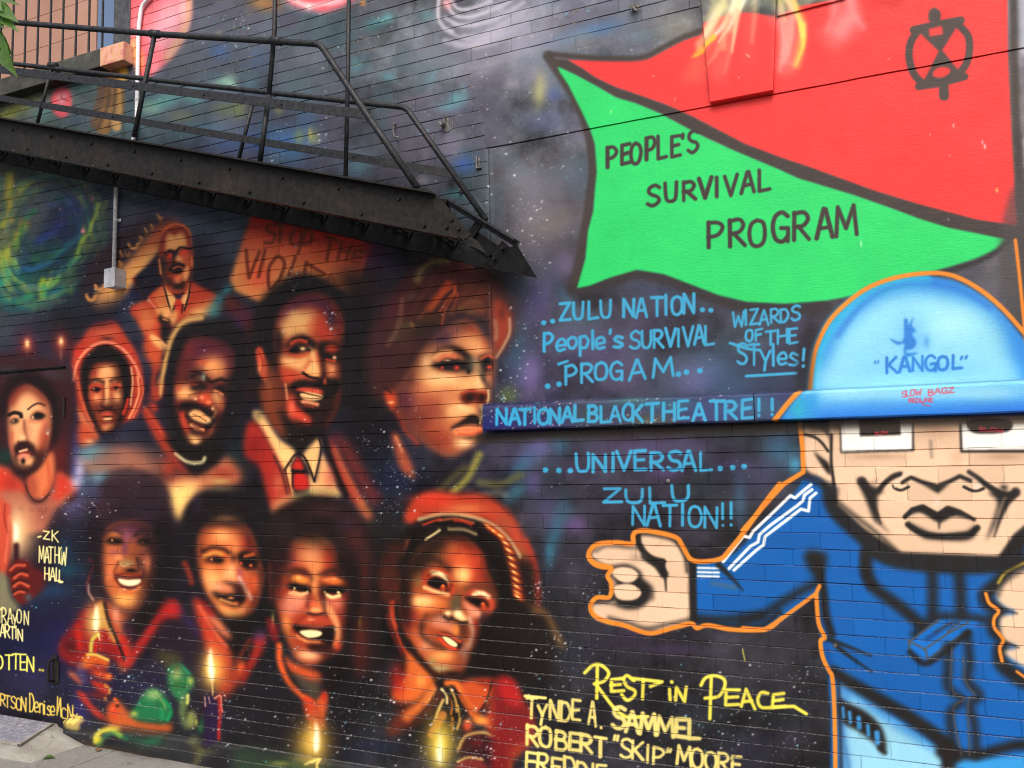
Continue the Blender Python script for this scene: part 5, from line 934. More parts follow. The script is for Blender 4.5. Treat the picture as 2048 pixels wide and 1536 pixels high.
for n, x, y, sx, sy in [(50,1052,470,20,40),(50,1040,640,20,70),(60,1010,800,14,16),(40,745,890,24,20),(60,785,960,40,24),(40,770,1020,24,14),(50,940,1430,40,26),(60,960,1490,50,20),(40,590,560,10,30),(40,660,640,8,22),(40,480,66,14,16),(40,180,1010,20,18),(36,130,1010,26,20),
                        (40,1150,1330,30,30),(40,1110,1290,24,26),(70,1400,1480,40,24),(50,1460,1440,60,20),(40,1190,1190,30,16),(30,1600,1365,16,20),(30,1590,1490,20,16),(60,240,1350,40,30),(40,330,1380,40,24),(50,450,1420,30,40),(40,560,300,14,30),(30,640,270,18,30),(40,610,1440,30,20),(40,700,1440,30,24),(40,760,1400,30,24),(40,1075,1180,10,14)]:
    star_cluster(n, x, y, sx, sy, int(x + y))
for x, y in [(1440,1345),(1160,1296),(1500,1330),(976,372),(1028,350),(1130,690),(905,1380),(760,1430),(820,1470),(742,1360),(1072,1300),(1000,740)]:
    b(x, y, 2.6, 2.2, (240, 242, 248), .9)

# flag
at(0, 0, 1)
RED = (238, 56, 56); GRN = (40, 212, 110)
for s in ("1020 -260 1290 -260 1390 -40 1400 40",):
    pass
f("1560 -20 1600 0 1650 -12 1700 -30 1700 -60 1560 -60", (110, 112, 96), 4, .8)
red_top = "1133 119 1200 121 1260 122 1296 118 1332 99 1366 81 1400 70 1404 55 1432 41 1490 31 1552 35 1602 13 1642 6 1690 -2 1720 -40 1740 -270"
red_low = "2013 -270 2016 100 2026 300 2036 452 1953 439 1843 410 1745 380 1625 336 1556 313 1488 287 1437 260 1383 232 1328 208 1273 189 1232 175 1191 156 1164 137"
f(red_top + " " + red_low, RED, 1.6, 1, False)
l("1098 108 1150 113 1200 116 1262 117 1294 112 1330 93 1366 75 1400 62", 11, BK, 3, .95)
grn_up = "1115 132 1150 148 1191 170 1232 194 1273 206 1323 227 1364 249 1410 273 1465 298 1560 338 1597 355 1707 388 1778 413 1843 437 1898 454 1953 465 2018 478"
grn_lo = "1994 498 1953 517 1898 534 1830 552 1760 575 1700 592 1652 601 1570 607 1492 603 1437 590 1383 569 1328 548 1273 539 1219 555 1178 571 1153 576 1170 517 1175 462 1186 421 1189 380 1193 342 1189 287 1178 254 1164 224 1153 202 1137 170 1120 145"
l("1096 112 1122 150 1142 182 1160 215 1172 245 1182 290 1186 345 1181 385 1176 425 1168 470 1160 520 1146 572", 20, BK, 3, .95)
l("1146 580 1219 563 1273 548 1330 557 1383 580 1437 600 1492 613 1570 618 1650 612", 22, (50, 46, 50), 5, .95)
f(grn_up + " " + grn_lo, GRN, 1.5, 1, False)
band = ("1105 118 1133 119 1164 137 1191 156 1232 175 1273 189 1328 208 1383 232 1437 260 1488 287 1556 313 1625 336 1745 380 1843 410 1953 439 2040 452 2048 470 2018 478 "
        "1953 465 1898 454 1843 437 1778 413 1707 388 1597 355 1560 338 1465 298 1410 273 1364 249 1323 227 1273 206 1232 194 1191 170 1150 148 1115 132")
f(band, BK, 1.4, 1, False)
l("2018 478 1994 502 1953 523 1898 541 1840 556", 10, (40, 38, 40), 4, .9)
for s, w, c, bl, a in [("1437 30 1420 70 1405 90", 34, (250, 236, 170), 5, .9), ("1440 20 1415 75", 20, (255, 252, 230), 4, .9), ("1472 10 1466 40 1460 62", 22, (255, 250, 200), 5, .9), ("1402 98 1392 108", 12, (255, 196, 50), 2.5, .95), ("1430 80 1428 74", 10, (255, 180, 60), 3, .9),
                       ("1420 90 1395 150", 40, (255, 120, 90), 8, .6), ("1450 60 1440 150", 40, (255, 130, 110), 9, .5), ("1455 20 1450 100", 14, (255, 220, 150), 5, .7), ("1390 120 1370 160", 26, (250, 110, 80), 8, .5), ("1500 40 1500 120", 30, (255, 100, 90), 10, .4),
                       ("1570 -10 1598 30 1605 60 1600 100 1592 128", 22, (255, 220, 90), 5, .9), ("1575 0 1600 40 1606 70", 12, (255, 250, 190), 3, .9), ("1560 40 1575 70 1572 130", 50, (255, 170, 160), 10, .6), ("1580 30 1570 120", 16, (255, 210, 200), 6, .7),
                       ("1690 10 1690 50 1670 68", 70, (252, 150, 150), 12, .6), ("1695 40 1680 60", 40, (255, 190, 190), 9, .6), ("1700 0 1722 50", 24, (252, 160, 160), 9, .5), ("1740 -8 1790 0", 40, (190, 20, 20), 10, .7),
                       ("1450 -40 1452 20", 20, (250, 246, 180), 6, .8), ("1420 -30 1440 20", 20, (190, 190, 140), 6, .7), ("1500 -20 1540 20", 40, (92, 116, 120), 8, .7), ("1525 28 1548 34", 14, (40, 50, 56), 4, .9), ("1545 0 1565 14", 26, (150, 146, 100), 6, .8)]:
    l(s, w * .8, c, bl, a * .6)
for p0, p1, p2, w0, c, bl, a in [((1500,-60),(1462,40),(1412,96),26,(255,248,214),3,.75),((1520,-60),(1478,30),(1440,90),16,(255,252,232),2.5,.8),((1470,-60),(1440,30),(1408,84),22,(244,232,160),4,.6),((1490,-60),(1476,40),(1466,110),18,(255,246,180),3,.8),((1450,-60),(1428,20),(1406,50),18,(190,186,130),5,.6),
        ((1462,40),(1436,110),(1412,140),14,(255,150,110),4,.6),((1478,30),(1462,110),(1452,150),12,(255,160,130),5,.5),((1430,80),(1400,106),(1384,114),11,(255,186,50),2.5,.85),((1508,-60),(1512,20),(1506,90),16,(255,220,170),6,.45),
        ((1560,-60),(1592,20),(1604,66),16,(255,214,90),3,.8),((1604,50),(1606,90),(1592,128),14,(255,220,90),3,.85),((1572,-40),(1586,40),(1576,110),18,(255,190,170),6,.6),((1562,20),(1566,80),(1560,140),14,(255,210,200),6,.5),((1640,-60),(1668,10),(1654,60),20,(255,170,170),8,.5),((1690,-60),(1704,20),(1728,54),22,(252,160,160),8,.5),((1556,-40),(1562,10),(1570,40),14,(214,206,130),4,.7)]:
    l(f"{p0[0]} {p0[1]} {p1[0]} {p1[1]} {p2[0]} {p2[1]}", w0, c, bl, a, 2)
l("2024 -260 2030 150 2036 300 2044 470 2052 700", 17, BK, 4, .95); l("2046 -260 2052 120", 24, (176, 178, 196), 6, .9); l("2050 120 2056 260", 20, (110, 110, 120), 6, .8); l("2056 280 2060 330", 16, (200, 206, 220), 5, .8)
f("2044 350 2440 350 2440 700 2052 700", (70, 68, 70), 6, .7)
for x, y, rx, ry, c in [(1907,250,2,4,(255,200,190)),(1965,283,2,4,(255,200,200)),(1970,292,2.4,5,(255,214,210)),(1994,380,2.4,4,(255,214,120)),(1860,268,1.6,1.6,(255,190,180)),(1900,310,1.6,1.6,(255,170,160)),(1777,118,2,1.6,(255,160,150)),(1500,118,2,2,(255,210,200)),(1496,115,1.6,2,(255,210,200)),(1722,487,2,7,(190,250,200)),(1222,223,2,3,(190,240,120)),(1480,160,1.6,1.6,(255,170,160)),(1350,198,2,4,(255,130,120)),(1307,152,2,2,(255,150,130)),(1897,438,2,2.4,(150,140,140))]:
    b(x, y, rx, ry, c, .9)
# emblem
at(1024, 0, 1.2393)
EM = (72, 62, 60)
l("1004 78 987 108 985 148 998 184 1022 208", 18, EM, 1.4); l("1108 62 1130 88 1134 122 1126 156 1106 184", 18, EM, 1.4)
f("1004 74 1112 50 1066 124 1118 186 1014 212 1058 126", EM, 1.2, 1, False); l("996 74 1050 62 1112 50", 20, EM, 1.2); l("1008 212 1062 204 1122 188", 18, EM, 1.2); f("1004 222 1014 200 1040 212", EM, 1.2, 1, False); f("1110 176 1130 184 1104 202", EM, 1.2, 1, False)
f("1047 18 1062 30 1060 52 1046 60 1033 48 1034 28", EM, 1.2); l("1070 206 1071 236", 24, EM, 1.4)
f("1033 71 1066 63 1068 84 1035 90", RED, 1.0, 1, False); f("1044 176 1062 164 1084 168 1084 180 1066 190 1046 188", RED, 1.0)
# words on the flag
at(0, 0, 1)
TX = (60, 50, 50)
text("PEOPLE'S", 1213, 334, 1397, 301, 42, 7.6, TX, 1.0, 1, .3); text("SURVIVAL", 1296, 409, 1538, 380, 38, 7.6, TX, 1.0, 1, .34, 40); text("PROGRAM", 1412, 497, 1714, 470, 50, 8.2, TX, 1.0, 1, .34, 60)
# blue lettering
LB = (60, 162, 208)
def dots(s, r=5):
    q = pts(s)
    for x, y in q:
        stroke(cvs(np.array([[x, y], [x + .6, y]])), 2 * r * PS, LB, .8)
text("ZULU NATION", 1119, 641, 1389, 625, 34, 6.6, LB, .8, 1, .26, 38); dots("1086 645 1104 642 1404 619 1421 620")
text("People's", 1087, 702, 1246, 696, 36, 6.4, LB, .8, 1, .22); text("SURVIVAL", 1258, 697, 1430, 688, 34, 6.2, LB, .8, 1, .22, 38)
text("PROG", 1128, 766, 1245, 757, 36, 6.4, LB, .8, 1, .26); text("AM", 1258, 760, 1344, 752, 40, 6.2, LB, .8, 1, .5); dots("1094 772 1117 768 1356 748 1372 744 1399 741", 5.5); l("1116 728 1134 722", 6, LB, .8)
text("WIZARDS", 1464, 654, 1600, 640, 30, 5.4, LB, .8, 1, .2, 26); text("OF", 1492, 684, 1524, 678, 22, 5.2, LB, .8, 1, .25); text("THE", 1530, 690, 1596, 683, 28, 5.2, LB, .8, 1, .2); text("STyles!", 1474, 727, 1612, 731, 40, 5.6, LB, .8, 1, .2, 36)
l("1492 752 1592 746", 6, LB, .8); l("1460 686 1496 697 1520 700", 6, LB, .8)
text("UNIVERSAL", 1152, 943, 1424, 940, 36, 7, LB, .8, 1, .24); dots("1090 940 1117 941 1140 941 1440 937 1465 935 1488 933", 5.5)
text("ZULU", 1206, 1005, 1378, 1003, 28, 6.4, LB, .8, 1, .3, 30); text("NATION!!", 1263, 1048, 1470, 1056, 38, 6.2, LB, .8, 1, .24, 46)
# yellow dedications
YL = (244, 232, 84); YC = (238, 222, 128)
at(1000, 1116, 3.657)
for s in ("~620 840 680 785 740 785 795 840 760 900 690 920", "712 800 708 1025", "~700 920 760 1000 830 1090 900 1150 950 1165 1080 1160", "900 880 815 890 815 975 905 970", "810 930 880 925", "~980 900 930 860 905 890 930 940 985 970 980 1010 930 1040 890 1000", "960 880 1185 905 1100 940", "1048 890 1042 1030",
          "1255 905 1258 908", "1240 960 1245 1040", "1285 1040 1290 945 1350 1050 1362 945", "~1470 930 1500 880 1560 860 1630 880 1645 930 1600 1010 1500 1025", "1545 880 1535 1175", "1750 965 1655 965 1650 1075 1745 1070", "1650 1020 1740 1015", "1765 1085 1800 960 1865 1105", "1780 1050 1840 1045", "~1960 990 1910 985 1885 1040 1910 1090 1975 1095", "2075 990 2000 1000 1990 1095 2085 1085", "1995 1045 2070 1035", "1985 1090 2150 1085 2240 1140"):
    l(s.lstrip('~'), 26, YL, 1.2, .95, sp=s[0] == '~')
at(0, 0, 1)
YT = dict(up=(.03, -1))
text("TyNDE", 1054, 1432, 1160, 1444, 40, 6.4, YC, 1.1, .95, .16, 36, **YT); l("1050 1392 1091 1396", 6, YC, 1.1)
text("A.", 1178, 1450, 1206, 1458, 46, 6.2, YC, 1.1, .95, .5, 30, **YT); text("SAMMEL", 1222, 1458, 1400, 1478, 42, 8, YC, 1.4, .95, .16, 34, **YT)
text("ROBERT", 1055, 1486, 1210, 1512, 38, 7.4, YC, 1.2, .95, .14, 34, **YT); text('"SKIP"', 1222, 1512, 1345, 1530, 38, 6.2, YC, 1.1, .95, .16, 30, **YT); text("MOORE", 1352, 1528, 1480, 1546, 36, 6.4, YC, 1.1, .95, .14, 32, **YT)
text("FREDDIE", 1048, 1538, 1212, 1566, 36, 6.4, YC, 1.1, .95, .16, 32, **YT)
l("1485 1298 1490 1322", 2.4, (190, 190, 80), .8)
at(0, 760, 3.657)
YP = (242, 234, 160)
text("-", 0, 0, 1, 1, 1, 1, YP) if False else l("262 1150 282 1145", 12, YP, 1)
at(0, 0, 1)
text("ZK", 82, 1078, 112, 1084, 16, 2.8, YP, .8, 1, .3, 24); text("MATHOW", 74, 1125, 134, 1130, 32, 2.7, YP, .8, 1, .1, 34); text("HALL", 85, 1160, 124, 1166, 26, 3, YP, .7, 1, .1); l("112 1162 125 1164", 4, YP, .8)
text("TRAyON", -10, 1246, 51, 1250, 28, 2.7, YP, .8, 1, .1, 26); text("ARTIN", -6, 1274, 41, 1282, 26, 2.9, YP, .8, 1, .12, 26); text("OTTEN", -12, 1337, 64, 1344, 27, 3.2, (238, 240, 110), .8, 1, .14, 36); b(75, 1341, 2.6, 2.6, YL, 1); b(81, 1342, 2.6, 2.6, YL, 1)
text("BERTSON", -26, 1408, 48, 1424, 22, 3, (226, 196, 96), .9, 1, .08, 26); text("Denise", 54, 1424, 106, 1436, 34, 2.9, (232, 206, 100), .9, 1, .06, 26); text("McN", 110, 1432, 146, 1440, 36, 3, (232, 206, 100), .9, 1, .08, 34); text("air", 140, 1440, 166, 1448, 20, 2.8, (232, 206, 110), .9, 1, .05); f("140 1434 166 1436 168 1456 140 1452", (226, 200, 110), 2, .7)
# ---------------------------------------------------------------- blue tracksuit figure
SK = (232, 198, 166); KB = (31, 28, 28); BL = (16, 94, 176); OR = (240, 140, 48); LBL = (146, 210, 238)
f("1390 1128 1440 1120 1470 1106 1530 1046 1590 985 1612 950 1650 955 1700 1010 1725 1062 1790 1112 2000 1118 2050 1085 2130 1060 2440 1060 2440 1840 1660 1840 1662 1420 1655 1350 1642 1280 1636 1180 1600 1215 1540 1258 1450 1256 1390 1252", BL, 2, 1, False)
f("1183 1115 1190 1096 1215 1087 1262 1091 1268 1072 1290 1066 1345 1078 1372 1118 1382 1150 1384 1240 1340 1258 1290 1260 1200 1242 1184 1224 1190 1207 1226 1202 1228 1175 1220 1150 1226 1135 1196 1130", SK, 2)
at(1000, 760, 3.657)
l("1005 1130 1020 1210 1090 1300 1190 1330", 46, KB, 2.5); l("1060 1290 1150 1350 1200 1420", 60, KB, 3); l("1185 1330 1205 1420 1214 1540", 36, KB, 2.2, 1, 8); l("990 1150 1040 1128 1150 1140 1280 1180 1350 1290 1370 1400", 22, KB, 4, .85); l("700 1250 780 1215 920 1225 1000 1230", 14, KB, 5, .7); l("680 1310 740 1345 820 1370", 14, KB, 4, .7)
b(1000, 1300, 60, 40, (150, 130, 112), .5)
at(1000, 1116, 3.657)
f("812 70 860 50 945 50 1030 100 1040 150 1105 220 1090 310 1010 370 900 370 835 320 820 240 850 190 810 130", KB, 4)
f("812 100 870 68 960 75 1012 120 990 162 930 182 860 160", SK, 1.6); f("832 215 900 190 980 200 1032 250 1000 298 920 312 850 290", SK, 1.6); l("1020 170 1100 220 1110 290", 30, KB, 6, .6)
l("700 330 780 330 870 350", 12, KB, 5, .6); l("800 440 950 480 1080 515 1250 480 1390 450", 22, KB, 5, .8); l("1410 -40 1408 200 1415 450", 54, KB, 3)
for y in (72, 103, 132):
    l(f"1448 {y} 1600 {y+3}", 17, (244, 248, 252), 1.4)
l("1555 185 1720 215", 30, (72, 96, 122), 4, .8); l("1600 50 1690 140 1775 235", 44, KB, 3, .95, 8)
l("1440 440 1560 450 1700 445 1900 420", 60, KB, 8, .9); l("1430 470 1700 500 1900 500 2040 400", 40, KB, 6, .95)
at(1488, 1116, 3.657)
l("-20 470 120 430 240 350 400 250 520 190", 60, KB, 8, .9); f("440 0 545 160 610 0 580 -40 480 -60", KB, 6); l("545 60 580 250 600 430 640 560", 60, KB, 5)
l("600 590 740 640 930 715", 40, KB, 3, .95, 10); l("670 640 800 740 935 832", 34, KB, 3, .95, 8); b(668, 638, 12, 14, (150, 116, 100), .9)
f("690 860 900 1040 1200 1240 1430 1390 1470 1560 1440 1900 740 1900 690 1300", LBL, 4, 1, False); f("690 880 800 930 760 1100 740 1300 760 1560 690 1560", (70, 140, 210), 8, .9); l("740 920 900 1060 1180 1250 1400 1380", 60, (44, 130, 214), 10, .8)
l("650 830 760 900 980 1030 1200 1160 1420 1320 1540 1480", 84, KB, 6, .97, 110); l("560 470 600 600 620 760", 20, (10, 50, 120), 8, .7)
f("690 1030 760 1060 900 1130 1010 1250 1040 1400 1000 1420 960 1360 840 1270 700 1185", KB, 3); 
for x, y, w in ((722, 1130, 24), (772, 1165, 26), (838, 1205, 34), (905, 1260, 26), (972, 1315, 40)):
    l(f"{x} {y-34} {x+6} {y+34}", w, (60, 150, 220), 2.5)
l("990 1390 1030 1425", 26, KB, 4); l("700 1180 760 1500 780 1700", 20, (40, 96, 160), 6, .7); l("688 860 700 1200 715 1700", 26, (30, 34, 50), 4, .9)
f("1450 1330 1560 1440 1570 1900 1470 1900", KB, 5); f("1560 1480 1700 1470 2060 1440 3000 1400 3000 2000 1570 2000", (56, 160, 232), 5, .95); l("1440 1420 1690 1440 1900 1390 2060 1365 2800 1340", 70, KB, 7)
l("900 -20 900 100 960 220 1120 340 1300 490", 84, KB, 7, .95); l("880 -40 890 120 930 200", 60, KB, 6, .9); l("1365 -20 1380 200 1380 420", 78, KB, 8, .9); l("1560 -20 1580 200 1590 400", 84, KB, 8, .9)
l("1250 560 1400 440 1600 430 1760 450", 56, KB, 8, .9)
f("1212 612 1420 452 1720 470 1640 540 1350 740 1212 672", (20, 112, 206), 2, 1, False)
BW = (92, 76, 70)
for s in ("1205 610 1320 668 1345 740", "1320 668 1480 560 1640 470", "1205 610 1215 680", "1350 740 1480 640 1640 530", "1215 610 1330 520 1425 455", "1490 540 1580 460", "1400 540 1530 460"):
    l(s, 13, BW, 1.4, .9)
l("1215 690 1320 772 1450 700 1640 545", 40, KB, 4, .95); l("1340 590 1480 500 1560 470", 26, (20, 40, 80), 5, .7)
l("1485 650 1490 800 1490 940 1590 1040 1510 1130 1520 1300 1560 1460", 58, KB, 8, .9); l("1630 560 1650 750 1640 900 1720 1000 1660 1080 1690 1250 1700 1440", 58, KB, 8, .92); l("1520 660 1520 960 1610 1030 1530 1110 1590 1440", 12, BW, 2, .8); l("1605 720 1620 900 1690 1010 1640 1060 1650 1440", 12, BW, 2, .8)
l("2048 30 1930 110 1850 190 1770 270 1800 340 1865 390 1835 440 1835 520 1895 600 1875 680 1900 790 2050 900", 110, KB, 7, .95)
f("2700 -60 2300 20 2048 75 1920 160 1845 270 1900 350 1990 400 1885 430 1875 520 1905 600 2000 650 1905 690 2048 795 2300 900 2700 900", SK, 4); l("1880 370 1995 405", 22, KB, 3, .9, 6); l("1890 610 2010 655", 18, KB, 3, .9, 5); l("1860 270 1900 180 2048 80", 26, KB, 6, .6)
l("2080 20 1920 100 1860 180", 22, (172, 150, 54), 2); l("1768 260 1795 330 1862 385 1830 440 1832 510 1895 596 1870 660 1888 755", 26, OR, 1.2); l("1995 830 2080 890", 20, OR, 1.4)
# face
at(0, 0, 1)
l("1668 960 1676 1010 1728 1062 1797 1112 1997 1120 2030 1075", 50, KB, 6, .95)
f("1658 825 1660 900 1666 960 1675 1008 1728 1056 1797 1104 1997 1112 2028 1068 2110 1000 2120 825", SK, 1.8, 1, False)
f("1608 860 1625 858 1655 870 1664 915 1664 972 1640 955 1612 938", SK, 2)
at(1488, 760, 3.657)
l("640 400 638 600 655 740 668 900", 20, KB, 2); l("448 398 520 420 570 460 615 520", 20, KB, 1.8, .95); f("512 525 560 560 620 610 640 690 610 680 560 610", KB, 2.5)
l("450 700 640 790 660 830", 60, (34, 32, 38), 5, .8); b(520, 370, 70, 30, (120, 96, 78), .7); b(680, 340, 60, 40, (90, 74, 64), .8)
l("670 880 780 970 960 1110 1130 1265", 30, KB, 5, .75)
for x, y, rx, ry, a in [(970,560,220,26,.5),(1900,560,160,30,.5),(1400,380,160,60,.35),(1400,340,150,40,.35),(1560,560,60,60,.3)]:
    b(x, y, rx, ry, (170, 130, 104), a)
l("1365 450 1372 560", 18, (110, 100, 92), 4, .7)
f("698 315 1240 315 1245 520 705 535", KB, 1.6, 1, False); f("708 315 1230 315 1230 508 715 522", (255, 254, 248), 1.2, 1, False); f("840 290 1145 290 1145 402 848 412", (56, 48, 46), 1.4, 1, False)
f("1575 315 2300 315 2300 530 1582 530", KB, 1.6, 1, False); f("1590 315 2300 315 2300 508 1598 512", (255, 254, 248), 1.2, 1, False); f("1652 290 1935 290 1930 376 1680 386", (56, 48, 46), 1.4)
at(0, 0, 1)
RT = (226, 62, 84)
text("SLOW", 1750, 869, 1775, 867, 5, 1.6, RT, .5, 1, .15); text("SLOW", 1958, 861, 2006, 865, 8, 1.8, RT, .6, 1, .2)
at(1700, 860, 6.827)
f("95 660 250 740 400 800 460 830 385 890 365 1030 390 1210 450 1300 560 1430 400 1290 330 1230 230 980", KB, 3); l("400 800 520 680 600 620 690 600", 40, KB, 3, .95, 60); l("150 700 260 730 350 700", 40, (110, 88, 76), 6, .4)
l("715 712 830 645 960 700 1190 770 1380 690 1500 630 1640 690", 54, KB, 2.5, sp=False); f("960 720 1190 780 1360 730 1200 865", KB, 2.5, 1, False)
l("600 780 690 822 800 775", 26, KB, 2); l("1560 775 1690 830 1825 800", 30, KB, 2); l("1620 570 1740 650 1860 740 2060 860", 36, KB, 3, 1, 54); f("1890 850 2060 830 2150 830 2040 1100 1980 1300 1860 1500 1980 1150 2010 960", KB, 3); b(2100, 780, 60, 40, KB, .8)
f("752 1185 850 1090 990 1032 1195 1130 1330 1045 1500 1100 1720 1235 1430 1172 1220 1258 1000 1140 900 1130", KB, 2.5); f("770 1268 900 1310 1060 1385 1250 1422 1450 1402 1600 1380 1700 1310 1755 1340 1610 1500 1100 1488 980 1450", KB, 3); l("1222 1250 1215 1340", 34, KB, 3, .95, 8)
l("752 1185 850 1085 990 1045 1195 1150 1330 1060 1500 1110 1700 1225", 62, KB, 2, 1, 34, sp=False); l("1195 1190 1330 1110 1400 1140", 60, KB, 2); l("1000 1060 1195 1170", 60, KB, 2)
l("790 1290 920 1380 1080 1435 1300 1450 1500 1440 1640 1420 1740 1335", 74, KB, 2.4)
l("600 775 615 740 690 660 770 605 860 580", 58, (236, 204, 178), 2, .95); l("1640 580 1740 660 1775 740 1720 795", 60, (230, 206, 188), 2, .95)
l("585 760 610 800 700 820 800 778", 22, KB, 1.6); l("1550 775 1660 825 1760 825 1820 795", 26, KB, 1.6)
b(1190, 980, 60, 70, (246, 214, 196), .7); b(900, 1200, 90, 24, (214, 176, 140), .6)
l("165 700 260 850 330 1050 420 1270", 120, KB, 3, .95, 14); l("390 830 480 720 580 650 680 605", 64, KB, 2.6, .95, 50); l("2260 850 2150 980 2060 1180 1970 1450", 130, KB, 3, .95, 14); l("1630 575 1740 650 1860 750 2060 870 2220 880", 50, KB, 2.6, .95, 80)
# white piping
at(0, 0, 1)
WH = (246, 248, 252)
for s in ("1622 969 1607 981 1590 996 1581 991 1544 1027 1506 1063 1499 1075 1487 1072 1446 1124", "1624 979 1609 990 1606 1001 1596 1010 1540 1051 1519 1069 1516 1084 1500 1093 1458 1137", "1632 986 1620 996 1617 1022 1602 1018 1530 1073 1527 1090 1514 1099 1468 1140"):
    l(s, 6.4, WH, .9, sp=False)
# orange outline
at(1000, 760, 3.657)
l("800 1372 700 1345 648 1300 660 1240 720 1198 850 1188 965 1196 972 1140 1000 1108 1090 1104 1280 1148 1335 1215 1412 1320 1600 1312 1680 1240 1800 1090 1950 880 2045 760", 36, OR, 1.2)
at(1488, 760, 3.657)
l("-10 1100 200 860 290 762 435 672 428 500 408 312", 34, OR, 1.2, sp=False)
at(1000, 1116, 3.657)
l("650 -10 680 40 740 66 815 75 785 130 812 190 800 285 705 290 660 350 685 420 780 465 900 492 1090 552 1260 512 1395 480 1440 512 1520 492 1700 522 1945 520 2060 440", 34, OR, 1.2)
at(1488, 1116, 3.657)
l("-10 512 150 525 280 440 525 262 552 205", 30, OR, 1.2, sp=False); l("528 262 545 470 590 580 560 605 575 720 620 820 645 870 658 1050 665 1300 670 1800", 32, OR, 1.2)
# domed hat
at(0, 0, 1)
f("1600 800 1622 770 1630 720 1660 650 1720 592 1800 557 1860 552 1930 570 2000 622 2060 695 2120 790 2130 800 1900 806 1700 812", (44, 138, 226), 2, 1)
l("1626 780 1640 690 1690 620 1760 578 1850 558", 26, (44, 176, 224), 5, .85)
at(1488, 380, 3.657)
f("590 1500 640 1200 720 1030 850 890 1050 770 1300 745 1550 795 1750 880 1870 1000 1925 1150 1935 1520", (142, 218, 246), 14); b(1500, 980, 230, 140, (170, 236, 248), .8); b(900, 1250, 200, 150, (128, 206, 246), .6)
l("690 1060 850 850 1050 722 1300 684 1500 706 1660 770 1800 860", 30, (40, 116, 210), 6, .7)
b(1230, 1080, 130, 160, (90, 170, 240), .6); b(1330, 1300, 300, 60, (90, 176, 240), .6)
HB = (48, 128, 214)
f("1172 945 1198 950 1200 990 1240 925 1228 985 1258 1030 1230 1050 1260 1110 1235 1160 1185 1172 1195 1190 1275 1190 1200 1218 1168 1190 1172 1122 1120 1130 1062 1082 1130 1108 1168 1085", HB, 1.6); b(1335, 1110, 26, 50, HB, .5)
at(0, 0, 1)
text('"', 1746, 742, 1760, 741, 20, 3.6, HB, .8, 1); text("KANGOL", 1772, 744, 1922, 738, 30, 6, HB, .9, 1, .24, 26); text('"', 1918, 732, 1938, 730, 20, 5, HB, .9, 1)
l("1619 782 1624 735 1634 690 1660 640 1700 600 1740 573 1790 555 1850 546 1900 549 1950 572 2000 611 2048 664 2100 726", 9, OR, 1.3); l("2031 480 2038 540 2046 620 2056 720", 7, (240, 134, 40), 1.4)
l("1606 790 1612 700 1622 660", 30, (34, 34, 44), 8, .7)
l("1452 1536 1480 1500", 1, KB, 1)

at(0, 0, 1)
l("1608 698 1606 720", 6, LB, .8); dots("1606 732", 3.4)
# ---------------------------------------------------------------- ledge lettering (the ledge face stands 5 cm out)
SHIFT = (1809.4, 891.8, (CAM_D - .05) / CAM_D)
_cvs = cvs
def cvs(p):
    p = np.asarray(p, float)
    q = np.array([SHIFT[0], SHIFT[1]]) + (p - np.array([SHIFT[0], SHIFT[1]])) * SHIFT[2]
    return _cvs(q)
at(0, 0, 1)
clip("955 806 1200 796 1400 789 1600 780 1800 770 2048 758 2440 740 2440 812 2048 828 1800 835 1600 842 1400 849 1200 856 955 868", 1.0, False)
f("955 800 2440 740 2440 830 955 870", (52, 54, 92), 1, 1, False)
for x, y, rx, ry, c, a in [(980,850,60,20,(44,48,110),.8),(1080,850,60,16,(56,52,110),.7),(1180,830,60,24,(60,74,80),.8),(1260,800,50,14,(60,120,120),.7),(1300,840,50,16,(84,90,66),.7),(1350,810,60,16,(52,110,130),.7),(1430,830,60,30,(60,70,120),.8),(1500,810,60,24,(56,100,140),.8),(1540,820,40,24,(60,84,110),.7),(1150,800,60,8,(90,96,120),.6),(1020,815,60,10,(80,84,120),.6)]:
    b(x, y, rx, ry, c, a)
for x, y, n in [(1000, 835, 40), (1060, 810, 50), (1085, 840, 40), (1130, 800, 40), (1180, 850, 30), (1290, 845, 50), (1280, 800, 30), (1240, 850, 30), (1360, 845, 20), (1440, 800, 20)]:
    star_cluster(n, x, y, 22, 12, int(x + y), smax=1.6)
f("1560 842 1600 790 1612 775 2440 730 2440 830", grad((120, 208, 246), (24, 110, 220), "1800 775 1803 836"), 2.5, 1, False)
f("1560 842 1600 788 1640 780 1630 842", (44, 150, 220), 6, .9, False); b(1596, 818, 14, 20, (40, 170, 200), .9)
for x, w in ((1750, 90), (1900, 120), (1980, 60), (1680, 40)):
    b(x, 786, w, 14, (150, 220, 248), .7)
l("1598 782 1576 806 1548 842", 10, OR, 1.2)
text("NATIONAL", 990, 849, 1166, 843, 31, 6.8, LB, .8, 1, .18); text("BLACK", 1176, 843, 1286, 841, 30, 6.8, LB, .8, 1, .14, 32); text("THEATRE", 1292, 842, 1504, 837, 33, 6.8, LB, .8, 1, .3, 38); text("!!", 1514, 834, 1548, 830, 34, 6.4, LB, .8, 1, .8)
text("SLOW", 1804, 794, 1842, 790, 12, 1.8, RT, .6, 1, .1); text("BAGZ", 1856, 790, 1908, 785, 11, 1.8, RT, .6, 1, .2); text("REDLINE", 1817, 805, 1866, 804, 8, 1.6, RT, .5, 1, .15); l("1843 802 1846 809 1860 812", 1.6, RT, .5)
clip()
cvs = _cvs
l("960 874 1200 863 1400 856 1600 849 1800 842 2060 834 2440 818", 16, (40, 36, 36), 4, .65)  # dark band under the ledge: overspray and the ledge's shadow, painted together
l("960 880 1200 870 1400 864 1600 858 1800 852 2060 844", 14, (70, 60, 48), 7, .5)
